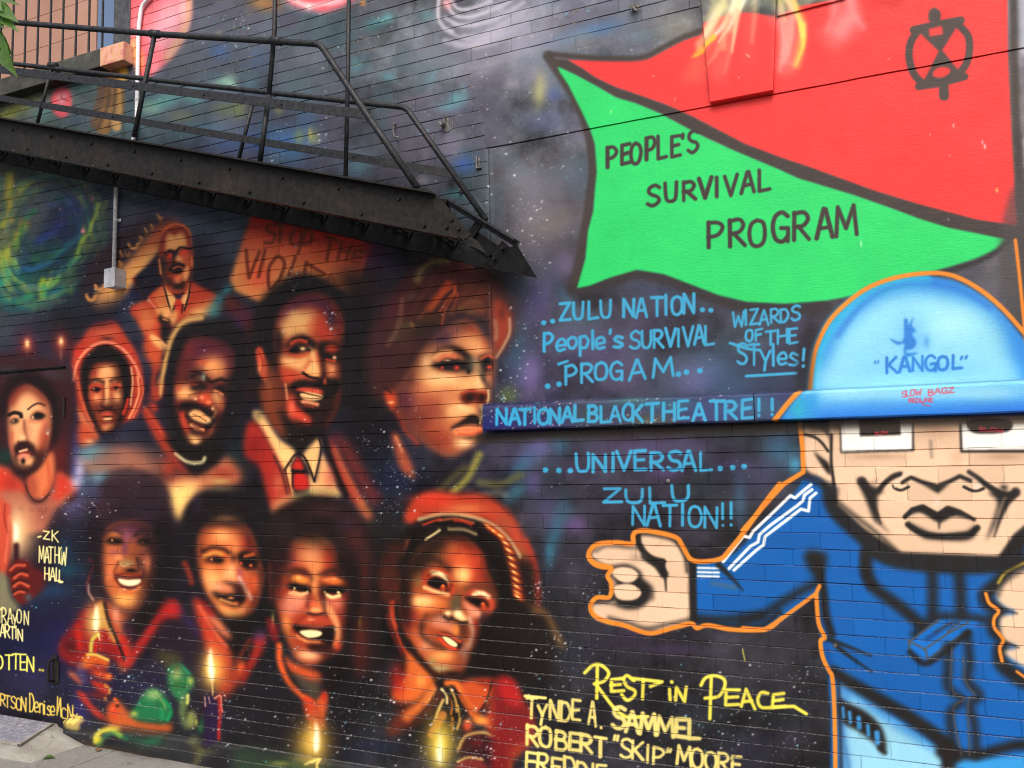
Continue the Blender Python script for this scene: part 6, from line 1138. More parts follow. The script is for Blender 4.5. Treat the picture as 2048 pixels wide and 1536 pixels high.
# deepen the candle-lit half of the wall
_w = np.clip((1150 - (np.arange(PW) / PS + PX0)) / 160, 0, 1)[None] * np.clip(((np.arange(PH) / PS + PY0) - 420) / 120, 0, 1)[:, None]
CV += _w[..., None] * ((CV - 90) * 1.16 + 84 - CV)
np.clip(CV, 0, 255, out=CV)
CV *= (.985 + .03 * vnoise(PH, PW, 3.2, 61))[..., None]
# ---------------------------------------------------------------- the painting, laid out in wall metres
XA, XB, ZA, ZB, TR = -7.4, 1.9, -0.2, 6.2, 0.0024
TW, TH = int(round((XB - XA) / TR)), int(round((ZB - ZA) / TR))
tx, tz = XA + (np.arange(TW) + .5) * TR, ZA + (np.arange(TH) + .5) * TR
MUR = np.ones((TH, TW, 4), np.float32)
for i0 in range(0, TH, 240):
    zz, xx = np.meshgrid(tz[i0:i0 + 240], tx, indexing='ij')
    u, v = prj(xx, np.zeros_like(xx), zz)
    u = np.clip((u - PX0) * PS - .5, 0, PW - 1.001)
    v = np.clip((v - PY0) * PS - .5, 0, PH - 1.001)
    ui, vi = u.astype(int), v.astype(int)
    fu, fv = (u - ui)[..., None], (v - vi)[..., None]
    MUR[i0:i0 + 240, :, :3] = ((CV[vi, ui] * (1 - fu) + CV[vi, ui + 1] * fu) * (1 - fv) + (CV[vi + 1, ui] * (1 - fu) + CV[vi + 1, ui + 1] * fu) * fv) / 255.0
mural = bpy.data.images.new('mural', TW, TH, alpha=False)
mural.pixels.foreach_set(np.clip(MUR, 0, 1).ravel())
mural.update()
mural.pack()
del MUR

# ---------------------------------------------------------------- helpers
def link(o, parent=None):
    scene.collection.objects.link(o)
    if parent is not None:
        o.parent = parent
        o.matrix_parent_inverse = parent.matrix_world.inverted()
    return o

def tag(o, label=None, cat=None, group=None, kind=None):
    if label: o['label'] = label
    if cat: o['category'] = cat
    if group: o['group'] = group
    if kind: o['kind'] = kind
    return o

def empty(name, loc, label, cat, group=None):
    o = bpy.data.objects.new(name, None)
    o.location = loc
    o.empty_display_size = .1
    o.matrix_world = Matrix.Translation(loc)
    return tag(link(o), label, cat, group)

def mesh(name, verts, faces, mats, parent=None, mi=None, smooth=False):
    me = bpy.data.meshes.new(name)
    me.from_pydata([tuple(map(float, v)) for v in verts], [], faces)
    for m in (mats if isinstance(mats, (list, tuple)) else [mats]):
        me.materials.append(m)
    if mi is not None:
        me.polygons.foreach_set('material_index', mi)
    if smooth:
        me.polygons.foreach_set('use_smooth', [True] * len(me.polygons))
    me.update()
    return link(bpy.data.objects.new(name, me), parent)

def bobj(name, bm, mat, parent=None, smooth=False):
    bmesh.ops.recalc_face_normals(bm, faces=bm.faces)
    me = bpy.data.meshes.new(name)
    bm.to_mesh(me)
    bm.free()
    me.materials.append(mat)
    if smooth:
        me.polygons.foreach_set('use_smooth', [True] * len(me.polygons))
    return link(bpy.data.objects.new(name, me), parent)

def add_box(bm, lo, hi, bev=0.0):
    vs_ = [bm.verts.new((x, y, z)) for x in (lo[0], hi[0]) for y in (lo[1], hi[1]) for z in (lo[2], hi[2])]
    fs = [bm.faces.new([vs_[i] for i in q]) for q in ((0, 1, 3, 2), (4, 6, 7, 5), (0, 4, 5, 1), (2, 3, 7, 6), (0, 2, 6, 4), (1, 5, 7, 3))]
    if bev:
        es = {e for f_ in fs for e in f_.edges}
        bmesh.ops.bevel(bm, geom=list(es), offset=bev, segments=2, affect='EDGES', profile=.6)

def add_prism(bm, poly, y0, y1, bev=0.0):
    """x,z polygon pushed through from y0 to y1"""
    a_ = [bm.verts.new((p[0], y0, p[1])) for p in poly]
    b_ = [bm.verts.new((p[0], y1, p[1])) for p in poly]
    n = len(poly)
    fs = [bm.faces.new(a_), bm.faces.new(b_[::-1])]
    for i in range(n):
        fs.append(bm.faces.new((a_[i], b_[i], b_[(i + 1) % n], a_[(i + 1) % n])))
    if bev:
        es = {e for f_ in fs for e in f_.edges}
        bmesh.ops.bevel(bm, geom=list(es), offset=bev, segments=2, affect='EDGES', profile=.6)

def add_tube(bm, path, rad, n=10, cap=True):
    path = [Vector(p) for p in path]
    rings = []
    ref = None
    for i, p in enumerate(path):
        t = ((path[min(i + 1, len(path) - 1)] - p).normalized() + (p - path[max(i - 1, 0)]).normalized())
        t.normalize()
        if ref is None:
            ref = Vector((0, 1, 0)) if abs(t.y) < .9 else Vector((1, 0, 0))
        s = t.cross(ref).normalized()
        w = s.cross(t).normalized()
        ref = w
        rr = rad[i] if isinstance(rad, (list, tuple)) else rad
        rings.append([bm.verts.new(p + (s * math.cos(2 * math.pi * k / n) + w * math.sin(2 * math.pi * k / n)) * rr) for k in range(n)])
    for a_, b_ in zip(rings, rings[1:]):
        for k in range(n):
            bm.faces.new((a_[k], a_[(k + 1) % n], b_[(k + 1) % n], b_[k]))
    if cap:
        bm.faces.new(rings[0][::-1])
        bm.faces.new(rings[-1])

def add_bar(bm, p0, p1, wide, thick, wide_dir):
    """rectangular bar from p0 to p1; wide along wide_dir"""
    p0, p1 = Vector(p0), Vector(p1)
    t = (p1 - p0).normalized()
    wd = Vector(wide_dir)
    wd = (wd - t * wd.dot(t)).normalized()
    nd = t.cross(wd)
    c = [p + wd * sx * wide / 2 + nd * sy * thick / 2 for p in (p0, p1) for sx, sy in ((-1, -1), (1, -1), (1, 1), (-1, 1))]
    v = [bm.verts.new(q) for q in c]
    for q in ((0, 1, 2, 3), (7, 6, 5, 4), (0, 4, 5, 1), (1, 5, 6, 2), (2, 6, 7, 3), (3, 7, 4, 0)):
        bm.faces.new([v[i] for i in q])

def add_bolt(bm, p, nrm, r=.009, h=.008, n=6):
    p, nv = Vector(p), Vector(nrm).normalized()
    s = nv.orthogonal().normalized()
    w = nv.cross(s)
    a_ = [bm.verts.new(p + (s * math.cos(2 * math.pi * k / n) + w * math.sin(2 * math.pi * k / n)) * r) for k in range(n)]
    b_ = [bm.verts.new(v.co + nv * h - (v.co - p) * .25) for v in a_]
    for k in range(n):
        bm.faces.new((a_[k], a_[(k + 1) % n], b_[(k + 1) % n], b_[k]))
    bm.faces.new(b_)

# ---------------------------------------------------------------- materials
class NT:
    def __init__(self, name, rough=.6, spec=.4):
        self.m = bpy.data.materials.new(name)
        self.m.use_nodes = True
        self.t = self.m.node_tree
        self.b = self.t.nodes['Principled BSDF']
        self.b.inputs['Roughness'].default_value = rough
        self.b.inputs['Specular IOR Level'].default_value = spec
    def n(self, ty, **kw):
        o = self.t.nodes.new(ty)
        for k, v in kw.items():
            if k in o.inputs.keys() if isinstance(k, str) else False:
                o.inputs[k].default_value = v
            else:
                setattr(o, k, v)
        return o
    def l(self, a_, b_):
        self.t.links.new(a_, b_)
    def pos(self):
        return self.n('ShaderNodeNewGeometry').outputs['Position']
    def noise(self, scale, detail=4, rough=.55, vec=None):
        o = self.n('ShaderNodeTexNoise')
        o.inputs['Scale'].default_value, o.inputs['Detail'].default_value, o.inputs['Roughness'].default_value = scale, detail, rough
        self.l(vec if vec is not None else self.pos(), o.inputs['Vector'])
        return o.outputs['Fac']
    def ramp(self, fac, stops):
        o = self.n('ShaderNodeValToRGB')
        el = o.color_ramp.elements
        while len(el) < len(stops):
            el.new(.5)
        for e, (p_, c_) in zip(el, stops):
            e.position = p_
            e.color = tuple(c_) + (1,) if hasattr(c_, '__len__') else (c_, c_, c_, 1)
        self.l(fac, o.inputs['Fac'])
        return o.outputs['Color']
    def math(self, op, a_, b_):
        o = self.n('ShaderNodeMath', operation=op)
        for i, v in enumerate((a_, b_)):
            if isinstance(v, (int, float)):
                o.inputs[i].default_value = v
            else:
                self.l(v, o.inputs[i])
        return o.outputs[0]
    def mix(self, fac, a_, b_, mode='MIX'):
        o = self.n('ShaderNodeMix', data_type='RGBA', blend_type=mode)
        for i, v in ((0, fac), (6, a_), (7, b_)):
            if isinstance(v, (int, float)):
                o.inputs[i].default_value = v
            elif isinstance(v, tuple):
                o.inputs[i].default_value = v + (1,)
            else:
                self.l(v, o.inputs[i])
        return o.outputs[2]
    def bump(self, h, strength=.3, dist=.01, prev=None):
        o = self.n('ShaderNodeBump')
        o.inputs['Strength'].default_value, o.inputs['Distance'].default_value = strength, dist
        self.l(h, o.inputs['Height'])
        if prev is not None:
            self.l(prev, o.inputs['Normal'])
        self.l(o.outputs[0], self.b.inputs['Normal'])
        return o.outputs[0]
    def base(self, c):
        if isinstance(c, tuple):
            self.b.inputs['Base Color'].default_value = c + (1,)
        else:
            self.l(c, self.b.inputs['Base Color'])

COURSE, BRICK, GROOVE = 0.0675, 0.225, 0.0048
ZC = 3.208                                             # construction joint over the flag
ZB0 = ZC - COURSE * round((ZC - (-0.03)) / COURSE)     # first bed joint
ALB = 0.86

def painted(name, bricks):
    k = NT(name, .46, .22)
    uv = k.n('ShaderNodeUVMap')
    uv.uv_map = 'wall'
    im = k.n('ShaderNodeTexImage', image=mural, interpolation='Cubic', extension='EXTEND')
    k.l(uv.outputs[0], im.inputs[0])
    sp = k.n('ShaderNodeSeparateXYZ')
    k.l(k.pos(), sp.inputs[0])
    cb = k.n('ShaderNodeCombineXYZ')
    k.l(sp.outputs[0], cb.inputs[0])
    k.l(k.math('SUBTRACT', sp.outputs[2], ZB0), cb.inputs[1])
    grain = k.noise(260, 3)
    big = k.noise(2.2, 5)
    tone = k.ramp(big, [(.25, .9), (.75, 1.06)])
    col = k.mix(1.0, im.outputs['Color'], tone, 'MULTIPLY')
    if bricks:
        row = k.math('FLOOR', k.math('DIVIDE', k.math('SUBTRACT', sp.outputs[2], ZB0), COURSE), 0)
        wob = k.math('MULTIPLY', k.math('SUBTRACT', k.noise(9, 2), .5), .012)
        ux = k.math('ADD', k.math('DIVIDE', k.math('ADD', sp.outputs[0], wob), BRICK), k.math('MULTIPLY', row, .5))
        fr_ = k.math('FRACT', ux, 0)
        dist = k.math('MULTIPLY', k.math('MINIMUM', fr_, k.math('SUBTRACT', 1.0, fr_)), BRICK)
        jv = k.ramp(k.math('MULTIPLY', dist, 100.0), [(.14, 1.0), (.30, 0.0)])
        jv = k.math('MULTIPLY', jv, k.ramp(k.noise(3.7, 3), [(.38, .15), (.62, 1.0)]))
        wn = k.n('ShaderNodeTexWhiteNoise', noise_dimensions='2D')
        cb2 = k.n('ShaderNodeCombineXYZ')
        k.l(k.math('FLOOR', ux, 0), cb2.inputs[0])
        k.l(row, cb2.inputs[1])
        k.l(cb2.outputs[0], wn.inputs['Vector'])
        col = k.mix(1.0, col, k.ramp(wn.outputs['Value'], [(0.0, .90), (1.0, 1.09)]), 'MULTIPLY')
        col = k.mix(k.math('MULTIPLY', jv, .34), col, k.mix(1.0, col, (.45, .45, .45), 'MULTIPLY'))
        # bare, pale mortar showing in some joints
        fz = k.math('FRACT', k.math('DIVIDE', k.math('SUBTRACT', sp.outputs[2], ZB0), COURSE), 0)
        dz = k.math('MULTIPLY', k.math('MINIMUM', fz, k.math('SUBTRACT', 1.0, fz)), COURSE * 100)
        jh = k.ramp(dz, [(.16, 1.0), (.34, 0.0)])
        gp = k.ramp(k.noise(1.9, 4), [(.50, 0.0), (.60, 1.0)])
        ch = k.ramp(k.noise(34, 3), [(.48, 0.0), (.60, 1.0)])
        up = k.ramp(k.math('DIVIDE', sp.outputs[2], 5.0), [(.60, 0.0), (.68, 1.0)])
        chip = k.math('MULTIPLY', k.math('MULTIPLY', gp, ch), k.math('MULTIPLY', up, k.math('MAXIMUM', k.math('MULTIPLY', jv, .9), k.math('MULTIPLY', jh, .75))))
        col = k.mix(chip, col, (.46, .38, .23))
        # worn upper arrises low on the wall, their lit edge painted pale
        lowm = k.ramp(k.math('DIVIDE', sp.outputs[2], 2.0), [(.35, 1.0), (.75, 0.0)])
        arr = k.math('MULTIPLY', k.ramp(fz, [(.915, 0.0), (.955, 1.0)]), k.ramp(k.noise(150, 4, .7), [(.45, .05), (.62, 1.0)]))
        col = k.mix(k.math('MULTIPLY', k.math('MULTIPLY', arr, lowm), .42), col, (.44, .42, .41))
        nb = k.bump(k.math('SUBTRACT', 1.0, jv), .6, .005)
        nb = k.bump(k.noise(38, 5, .6), .16, .004, nb)
        nb = k.bump(grain, .12, .002, nb)
    else:
        st = k.noise(95, 5, .7)
        sv = k.n('ShaderNodeVectorMath', operation='MULTIPLY')
        k.l(k.pos(), sv.inputs[0])
        sv.inputs[1].default_value = (1.0, 1.0, 4.0)
        tr_ = k.noise(34, 6, .68, sv.outputs[0])
        pit = k.ramp(k.noise(24, 7, .8, sv.outputs[0]), [(.30, 1.0), (.335, 0.0)])
        col = k.mix(k.math('MULTIPLY', pit, .38), col, k.mix(1.0, col, (.35, .35, .35), 'MULTIPLY'))
        col = k.mix(1.0, col, k.ramp(k.noise(5, 5, .6), [(.3, .92), (.7, 1.05)]), 'MULTIPLY')
        nb = k.bump(tr_, .22, .006)
        nb = k.bump(k.noise(6, 4), .10, .015, nb)
        nb = k.bump(st, .09, .002, nb)
        cr = k.ramp(k.noise(30, 6, .75), [(.26, .0), (.30, 1.0)])
        col = k.mix(k.math('MULTIPLY', k.math('SUBTRACT', 1.0, cr), .5), col, k.mix(1.0, col, (.55, .5, .5), 'MULTIPLY'))
    lev = k.mix(1.0, col, (ALB, ALB, ALB), 'MULTIPLY')
    k.base(lev)
    k.l(k.ramp(k.noise(14, 4), [(.3, .38), (.7, .56)]), k.b.inputs['Roughness'])
    return k.m

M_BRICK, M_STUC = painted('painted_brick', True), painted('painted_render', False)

def metal(name, c1, c2, rough=.45, spec=.5, sc=30, bmp=.15, rust=0.0):
    k = NT(name, rough, spec)
    k.base(k.mix(k.ramp(k.noise(sc, 6, .65), [(.42, 0.0), (.62, 1.0)]), c1, c2))
    if rust:
        c0 = k.mix(k.ramp(k.noise(sc, 6, .65), [(.42, 0.0), (.62, 1.0)]), c1, c2)
        st = k.math('MULTIPLY', k.ramp(k.noise(3.1, 6, .7), [(.52, 0.0), (.70, 1.0)]), k.ramp(k.noise(70, 4, .7), [(.40, .15), (.62, 1.0)]))
        k.base(k.mix(k.math('MULTIPLY', st, rust), c0, (.062, .042, .028)))
    k.l(k.ramp(k.noise(sc * 1.7, 4), [(.3, rough - .12), (.7, rough + .15)]), k.b.inputs['Roughness'])
    k.bump(k.noise(sc * 4, 4), bmp, .003)
    return k.m
M_IRON = metal('black_painted_iron', (.0075, .007, .0066), (.017, .0155, .014), .5, .22, rust=.55)
M_RAIL = metal('weathered_iron_rail', (.011, .013, .016), (.028, .032, .039), .5, .3, 40, .2, .35)
M_UNDR = metal('shaded_black_iron', (.004, .0042, .005), (.009, .0095, .011), .55, .12)  # darker copy of the black iron, shade under the stair put into its colour
M_GALV = metal('galvanised_steel', (.44, .46, .50), (.62, .64, .68), .38, .5, 40)
M_BOXM = metal('grey_box_enamel', (.36, .38, .43), (.47, .49, .55), .45, .4, 16, .06, .4)
M_WHTP = metal('white_painted_pipe', (.72, .74, .78), (.82, .84, .86), .4, .4, 18, .05)
M_PLATE = metal('worn_steel_plate', (.17, .18, .23), (.31, .32, .39), .42, .6, 25, .2)
M_DKSL = metal('dark_slate_paint', (.045, .05, .058), (.085, .09, .10), .55, .3, 20)
M_HOOK = metal('painted_wall_anchor', (.07, .07, .075), (.22, .21, .20), .6, .3, 60)

k = NT('brown_siding', .7, .25)
k.base(k.ramp(k.noise(1.3, 5), [(.3, (.30, .165, .12)), (.7, (.40, .235, .18))]))
k.bump(k.noise(30, 4), .1, .004)
M_SIDE = k.m
def concrete(name, a_, b_, sc=3.0):
    k = NT(name, .85, .2)
    c = k.mix(.55, k.ramp(k.noise(sc, 7, .65), [(.3, a_), (.72, b_)]), k.ramp(k.noise(sc * 26, 5, .7), [(.3, a_), (.7, b_)]))
    sp = k.ramp(k.noise(sc * 60, 3), [(.64, 0.0), (.7, 1.0)])
    c = k.mix(k.math('MULTIPLY', sp, .45), c, (.10, .095, .09))
    st = k.ramp(k.noise(sc * .6, 4), [(.55, 0.0), (.7, .5)])
    c = k.mix(st, c, (.16, .15, .135))
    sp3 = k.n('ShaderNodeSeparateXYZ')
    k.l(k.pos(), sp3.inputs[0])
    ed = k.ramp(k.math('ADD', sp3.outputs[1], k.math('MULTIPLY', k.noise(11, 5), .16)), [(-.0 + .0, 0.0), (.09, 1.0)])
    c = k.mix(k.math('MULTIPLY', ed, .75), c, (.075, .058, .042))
    vo = k.n('ShaderNodeTexVoronoi', feature='DISTANCE_TO_EDGE')
    vo.inputs['Scale'].default_value = 1.1
    wv = k.n('ShaderNodeVectorMath', operation='ADD')
    nv = k.n('ShaderNodeTexNoise')
    nv.inputs['Scale'].default_value = 5
    k.l(k.pos(), nv.inputs['Vector'])
    k.l(k.pos(), wv.inputs[0]); k.l(nv.outputs['Color'], wv.inputs[1])
    k.l(wv.outputs[0], vo.inputs['Vector'])
    crk = k.math('MULTIPLY', k.ramp(vo.outputs['Distance'], [(.0, 1.0), (.008, 0.0)]), k.ramp(k.noise(2.3, 2), [(.45, 0.0), (.55, 1.0)]))
    c = k.mix(k.math('MULTIPLY', crk, .7), c, (.05, .047, .042))
    k.base(c)
    nb = k.bump(k.noise(sc * 9, 5), .25, .012)
    k.bump(k.noise(sc * 70, 4), .35, .004, nb)
    return k.m
M_WALK = concrete('sidewalk_concrete', (.15, .152, .146), (.29, .292, .28))
M_RAMP = concrete('pale_step_concrete', (.27, .272, .25), (.42, .42, .385), 4.0)
M_ROAD = concrete('road_asphalt', (.045, .045, .047), (.075, .074, .075), 2.0)
k = NT('sill_stone', .85, .2)
k.base(k.ramp(k.noise(9, 6, .7), [(.3, (.035, .035, .03)), (.55, (.065, .07, .062)), (.75, (.12, .13, .13))]))
k.bump(k.noise(60, 5, .7), .4, .006)
M_SILL = k.m
k = NT('sill_end_paint', .7, .25)
k.base(k.ramp(k.noise(22, 5, .7), [(.35, (.55, .16, .20)), (.5, (.62, .36, .20)), (.68, (.70, .36, .38))]))
k.bump(k.noise(70, 5, .7), .4, .006)
M_SILLP = k.m
k = NT('leaf_green', .5, .4)
k.base(k.ramp(k.noise(45, 4), [(.3, (.035, .10, .018)), (.7, (.10, .22, .04))]))
k.b.inputs['Subsurface Weight'].default_value = 0.0
tr = k.n('ShaderNodeBsdfTranslucent')
tr.inputs['Color'].default_value = (.16, .34, .05, 1)
ms = k.n('ShaderNodeMixShader')
ms.inputs[0].default_value = .35
k.l(k.b.outputs[0], ms.inputs[1])
k.l(tr.outputs[0], ms.inputs[2])
k.l(ms.outputs[0], k.t.nodes['Material Output'].inputs['Surface'])
M_LEAF = k.m
k = NT('twig_bark', .8, .2)
k.base((.06, .042, .028))
M_TWIG = k.m
k = NT('dry_leaf', .7, .2)
k.base((.16, .075, .04))
M_DRY = k.m

# ---------------------------------------------------------------- the painted building
BLD = empty('painted_building', (-2.4, .15, 0.0), 'brick building side wall covered in a spray painted mural of portraits, flag and blue figure', 'building')
WX0, WX1, WZ0, WZ1 = -7.3, 1.8, -0.06, 6.15
XS = -1.832                                            # joint where the smooth render starts
ZL0, ZL1 = 1.786, 1.903                                # projecting ledge
cx = np.arange(WX0, WX1 + .001, .010)
rows = []                                              # (z, groove 0/1)
nk = int((WZ1 - ZB0) / COURSE)
for i in range(-1, nk + 1):
    zb = ZB0 + i * COURSE
    h = GROOVE / 2
    rows += [(zb - h, 0), (zb - h + .0008, 1), (zb + h - .0008, 1), (zb + h, 0)]
    step = (COURSE - GROOVE) / 4
    rows += [(zb + h + step, 0), (zb + h + 2 * step, 0), (zb + h + 3 * step, 0)]
rows = [r for r in rows if WZ0 <= r[0] <= WZ1]
rz = np.array([r[0] for r in rows])
rg = np.array([r[1] for r in rows], float)
X, Z = np.meshgrid(cx, rz)
U_, V_ = prj(X, np.zeros_like(X), Z)
smoothm = ((X > XS) & (Z > ZL0) & (Z < ZC + .42)) | ((U_ > 1396) & (Z > ZC))
smoothm |= (X > XS - .10 * np.clip((Z - ZC) / .5, 0, 1)) & (Z > ZC) & (Z < ZC + .42)
joint = np.abs(Z - ZC) < COURSE * .4
depth = rg[:, None] * .0052 * np.where(smoothm, np.where(joint & (X > XS), 2.3, 0.0), 1.0)
nz1 = vnoise(X.shape[0], X.shape[1], 9, 91) * .6 + vnoise(X.shape[0], X.shape[1], 31, 92) * .4
depth *= np.where(joint & smoothm, .5 + .9 * nz1, np.clip(2.3 * nz1 - .25, .12, 1.5))
Y = depth + (vnoise(X.shape[0], X.shape[1], 120, 93) - .5) * .006 + (vnoise(X.shape[0], X.shape[1], 22, 94) - .5) * .0016
_row = np.floor((Z - ZB0) / COURSE).astype(int)
_bid = np.floor(X / BRICK + .5 * _row).astype(int)
_hs = np.sin(_bid * 127.1 + _row * 311.7) * 43758.5453
Y += np.where(smoothm, 0, (_hs - np.floor(_hs) - .5) * .0026)
seam = np.exp(-((X - XS) / .006) ** 2) * (Z < ZC) * (Z > ZL1)
Y += seam * .006
Zw = Z + (vnoise(X.shape[0], X.shape[1], 26, 95) - .5) * .0046 + (vnoise(X.shape[0], X.shape[1], 7, 97) - .5) * .0018
lip = (X > XS) & (Z < ZC) & smoothm                    # lower render sits a little deeper than the band over the joint
Y += np.where(lip, .005 * np.clip((X - XS) / .03, 0, 1), 0)
plm = Z < .085                                         # rough plinth at the foot of the wall
Y -= np.where(plm, .034 + (vnoise(X.shape[0], X.shape[1], 14, 96) - .5) * .014, 0)
Y = np.where((np.abs(Z - ZB0) < .03) & plm, np.minimum(Y, -.024), Y)

def inpoly(px, py, poly):
    p = np.array(poly.split(), float).reshape(-1, 2)
    c = np.zeros(px.shape, bool)
    q = np.roll(p, -1, 0)
    for (ax, ay), (bx, by) in zip(p, q):
        if ay == by:
            continue
        c ^= ((ay > py) != (by > py)) & (px < (bx - ax) * (py - ay) / (by - ay) + ax)
    return c

xc, zc_ = (cx[:-1] + cx[1:]) / 2, (rz[:-1] + rz[1:]) / 2
XC, ZC2 = np.meshgrid(xc, zc_)
UC, VC = prj(XC, np.zeros_like(XC), ZC2)
lab = np.zeros(XC.shape, int)
REG = [
 ('painted_sky', 'dark starry painted background behind the portraits', None),
 ('painted_portrait', 'painted man with moustache in a red jacket, arm raised', '300 445 350 440 392 480 395 570 440 590 470 620 460 640 395 635 340 660 325 760 290 760 262 640 262 600 310 560 310 490'),
 ('painted_placard', 'painted red placard with brown capital letters', '506 425 740 440 752 520 700 570 640 545 570 555 520 608 459 560'),
 ('painted_portrait', 'painted youth in a red hood', '200 640 250 645 285 750 285 830 230 870 160 860 145 760 165 690'),
 ('painted_portrait', 'painted woman with swept up hair looking aside', '830 560 900 510 980 515 1020 600 1025 660 985 720 985 830 960 905 900 920 850 890 800 830 760 800 735 700 760 600'),
 ('painted_portrait', 'painted smiling man in red suit and tie', '500 640 540 570 600 550 670 580 700 650 690 760 650 850 690 900 760 1010 700 1040 520 1020 480 850 500 760'),
 ('painted_portrait', 'painted laughing bald man in a red collar', '350 650 430 636 490 660 500 740 480 860 480 930 430 1000 330 960 290 850 330 760'),
 ('painted_portrait', 'painted girl with dark hood of hair holding a candle', '200 960 260 935 320 960 345 1050 340 1180 360 1260 300 1300 250 1420 150 1400 110 1290 170 1200 178 1050'),
 ('painted_portrait', 'painted boy with short dark hair behind a candle', '370 1010 430 975 500 985 545 1060 535 1200 545 1290 470 1440 390 1420 370 1300 345 1230 380 1130'),
 ('painted_portrait', 'painted smiling man in dark suit above a candle flame', '540 1040 600 990 680 990 745 1050 770 1170 750 1330 680 1400 640 1536 560 1560 560 1400 530 1250'),
 ('painted_portrait', 'painted girl in a wide red brimmed hat', '805 1030 840 985 940 975 1030 1010 1085 1130 1105 1260 1100 1360 1050 1380 1060 1460 1010 1560 780 1560 770 1420 765 1200'),
 ('painted_flag', 'painted red and green flag with black band and lettering', '1095 105 1133 116 1296 112 1400 60 1552 28 1640 4 1700 -40 2020 -40 2040 470 1994 505 1898 545 1700 598 1570 612 1492 612 1383 578 1273 545 1178 578 1146 580 1183 345 1160 215'),
 ('painted_words', 'blue painted words above the ledge', '1075 625 1110 585 1440 580 1620 610 1618 770 1470 770 1400 790 1075 790'),
 ('painted_words', 'blue painted words below the ledge', '1075 895 1500 890 1500 1000 1480 1062 1255 1062 1195 1010 1200 955 1075 955'),
 ('painted_words', 'yellow painted memorial names', '1045 1370 1160 1370 1170 1315 1630 1370 1630 1440 1500 1450 1500 1580 1030 1580'),
 ('painted_figure', 'painted cartoon figure in blue tracksuit and domed blue hat', '1172 1115 1190 1085 1262 1085 1275 1058 1350 1068 1390 1120 1435 1112 1540 1000 1608 940 1604 845 1560 835 1612 770 1640 670 1740 568 1860 542 1960 570 2048 655 2140 760 2440 800 2440 1840 1668 1840 1658 1360 1634 1280 1630 1200 1540 1262 1390 1256 1290 1272 1172 1236'),
]
for i, (nm, lb, poly) in enumerate(REG):
    if poly:
        lab[inpoly(UC, VC, poly)] = i
DX1, DZ1 = -4.878, 2.29                                # door opening: right side, head
doorm = (XC < DX1) & (XC > -5.78) & (ZC2 < DZ1)
OX1, OZ0 = -4.352, 4.30                                # open landing over the stone coping
openm = (XC < OX1) & (ZC2 > OZ0)
ledgem = (XC > XS) & (ZC2 > ZL0 + .004) & (ZC2 < ZL1 - .004)
lab[doorm | openm | ledgem] = -1
smc = smoothm[:-1, :-1]
framem = (XC < DX1 + .085) & (XC > -5.86) & (ZC2 < DZ1 + .07) & ~doorm
lab[framem] = 99
VV = np.stack([X, Y, Zw], -1).reshape(-1, 3)
NC = X.shape[1]
def wall_part(name, sel, parent, label=None, flat=None):
    jj, ii = np.nonzero(sel)
    q = np.stack([jj * NC + ii, jj * NC + ii + 1, (jj + 1) * NC + ii + 1, (jj + 1) * NC + ii], 1)
    used, inv = np.unique(q, return_inverse=True)
    inv = inv.reshape(q.shape)
    v = VV[used].copy()
    if flat is not None:
        v[:, 1] = flat
    me = bpy.data.meshes.new(name)
    me.vertices.add(len(v)); me.vertices.foreach_set('co', v.astype(np.float32).ravel())
    me.loops.add(q.size); me.loops.foreach_set('vertex_index', inv.astype(np.int32).ravel())
    me.polygons.add(len(q)); me.polygons.foreach_set('loop_start', np.arange(0, q.size, 4, dtype=np.int32))
    me.materials.append(M_BRICK); me.materials.append(M_STUC)
    me.polygons.foreach_set('material_index', np.where(flat is None, smc[jj, ii], True).astype(np.int32) * np.ones(len(q), np.int32))
    uvl = me.uv_layers.new(name='wall')
    lv = v[inv.ravel()]
    uvl.data.foreach_set('uv', np.stack([(lv[:, 0] - XA) / (XB - XA), (lv[:, 2] - ZA) / (ZB - ZA)], 1).astype(np.float32).ravel())
    me.polygons.foreach_set('use_smooth', np.zeros(len(q), bool))
    me.update(calc_edges=True)
    o = link(bpy.data.objects.new(name, me), parent)
    if label: o['label'] = label
    return o

def wall_uv(o):
    me = o.data
    uvl = me.uv_layers.new(name='wall')
    for lp in me.loops:
        c = me.vertices[lp.vertex_index].co
        uvl.data[lp.index].uv = ((c.x - XA) / (XB - XA), (c.z - ZA) / (ZB - ZA))
    return o

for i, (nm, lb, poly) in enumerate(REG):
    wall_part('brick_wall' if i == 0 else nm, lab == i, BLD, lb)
wall_part('door_frame', lab == 99, BLD, 'painted flush frame around the metal door', flat=0.0)
# wall thickness behind the openings
bm = bmesh.new()
add_box(bm, (OX1, .012, OZ0), (OX1 + .30, .30, WZ1)); add_box(bm, (WX0, .012, OZ0 - .30), (OX1, .30, OZ0))
bobj('wall_core', bm, M_DKSL, BLD)
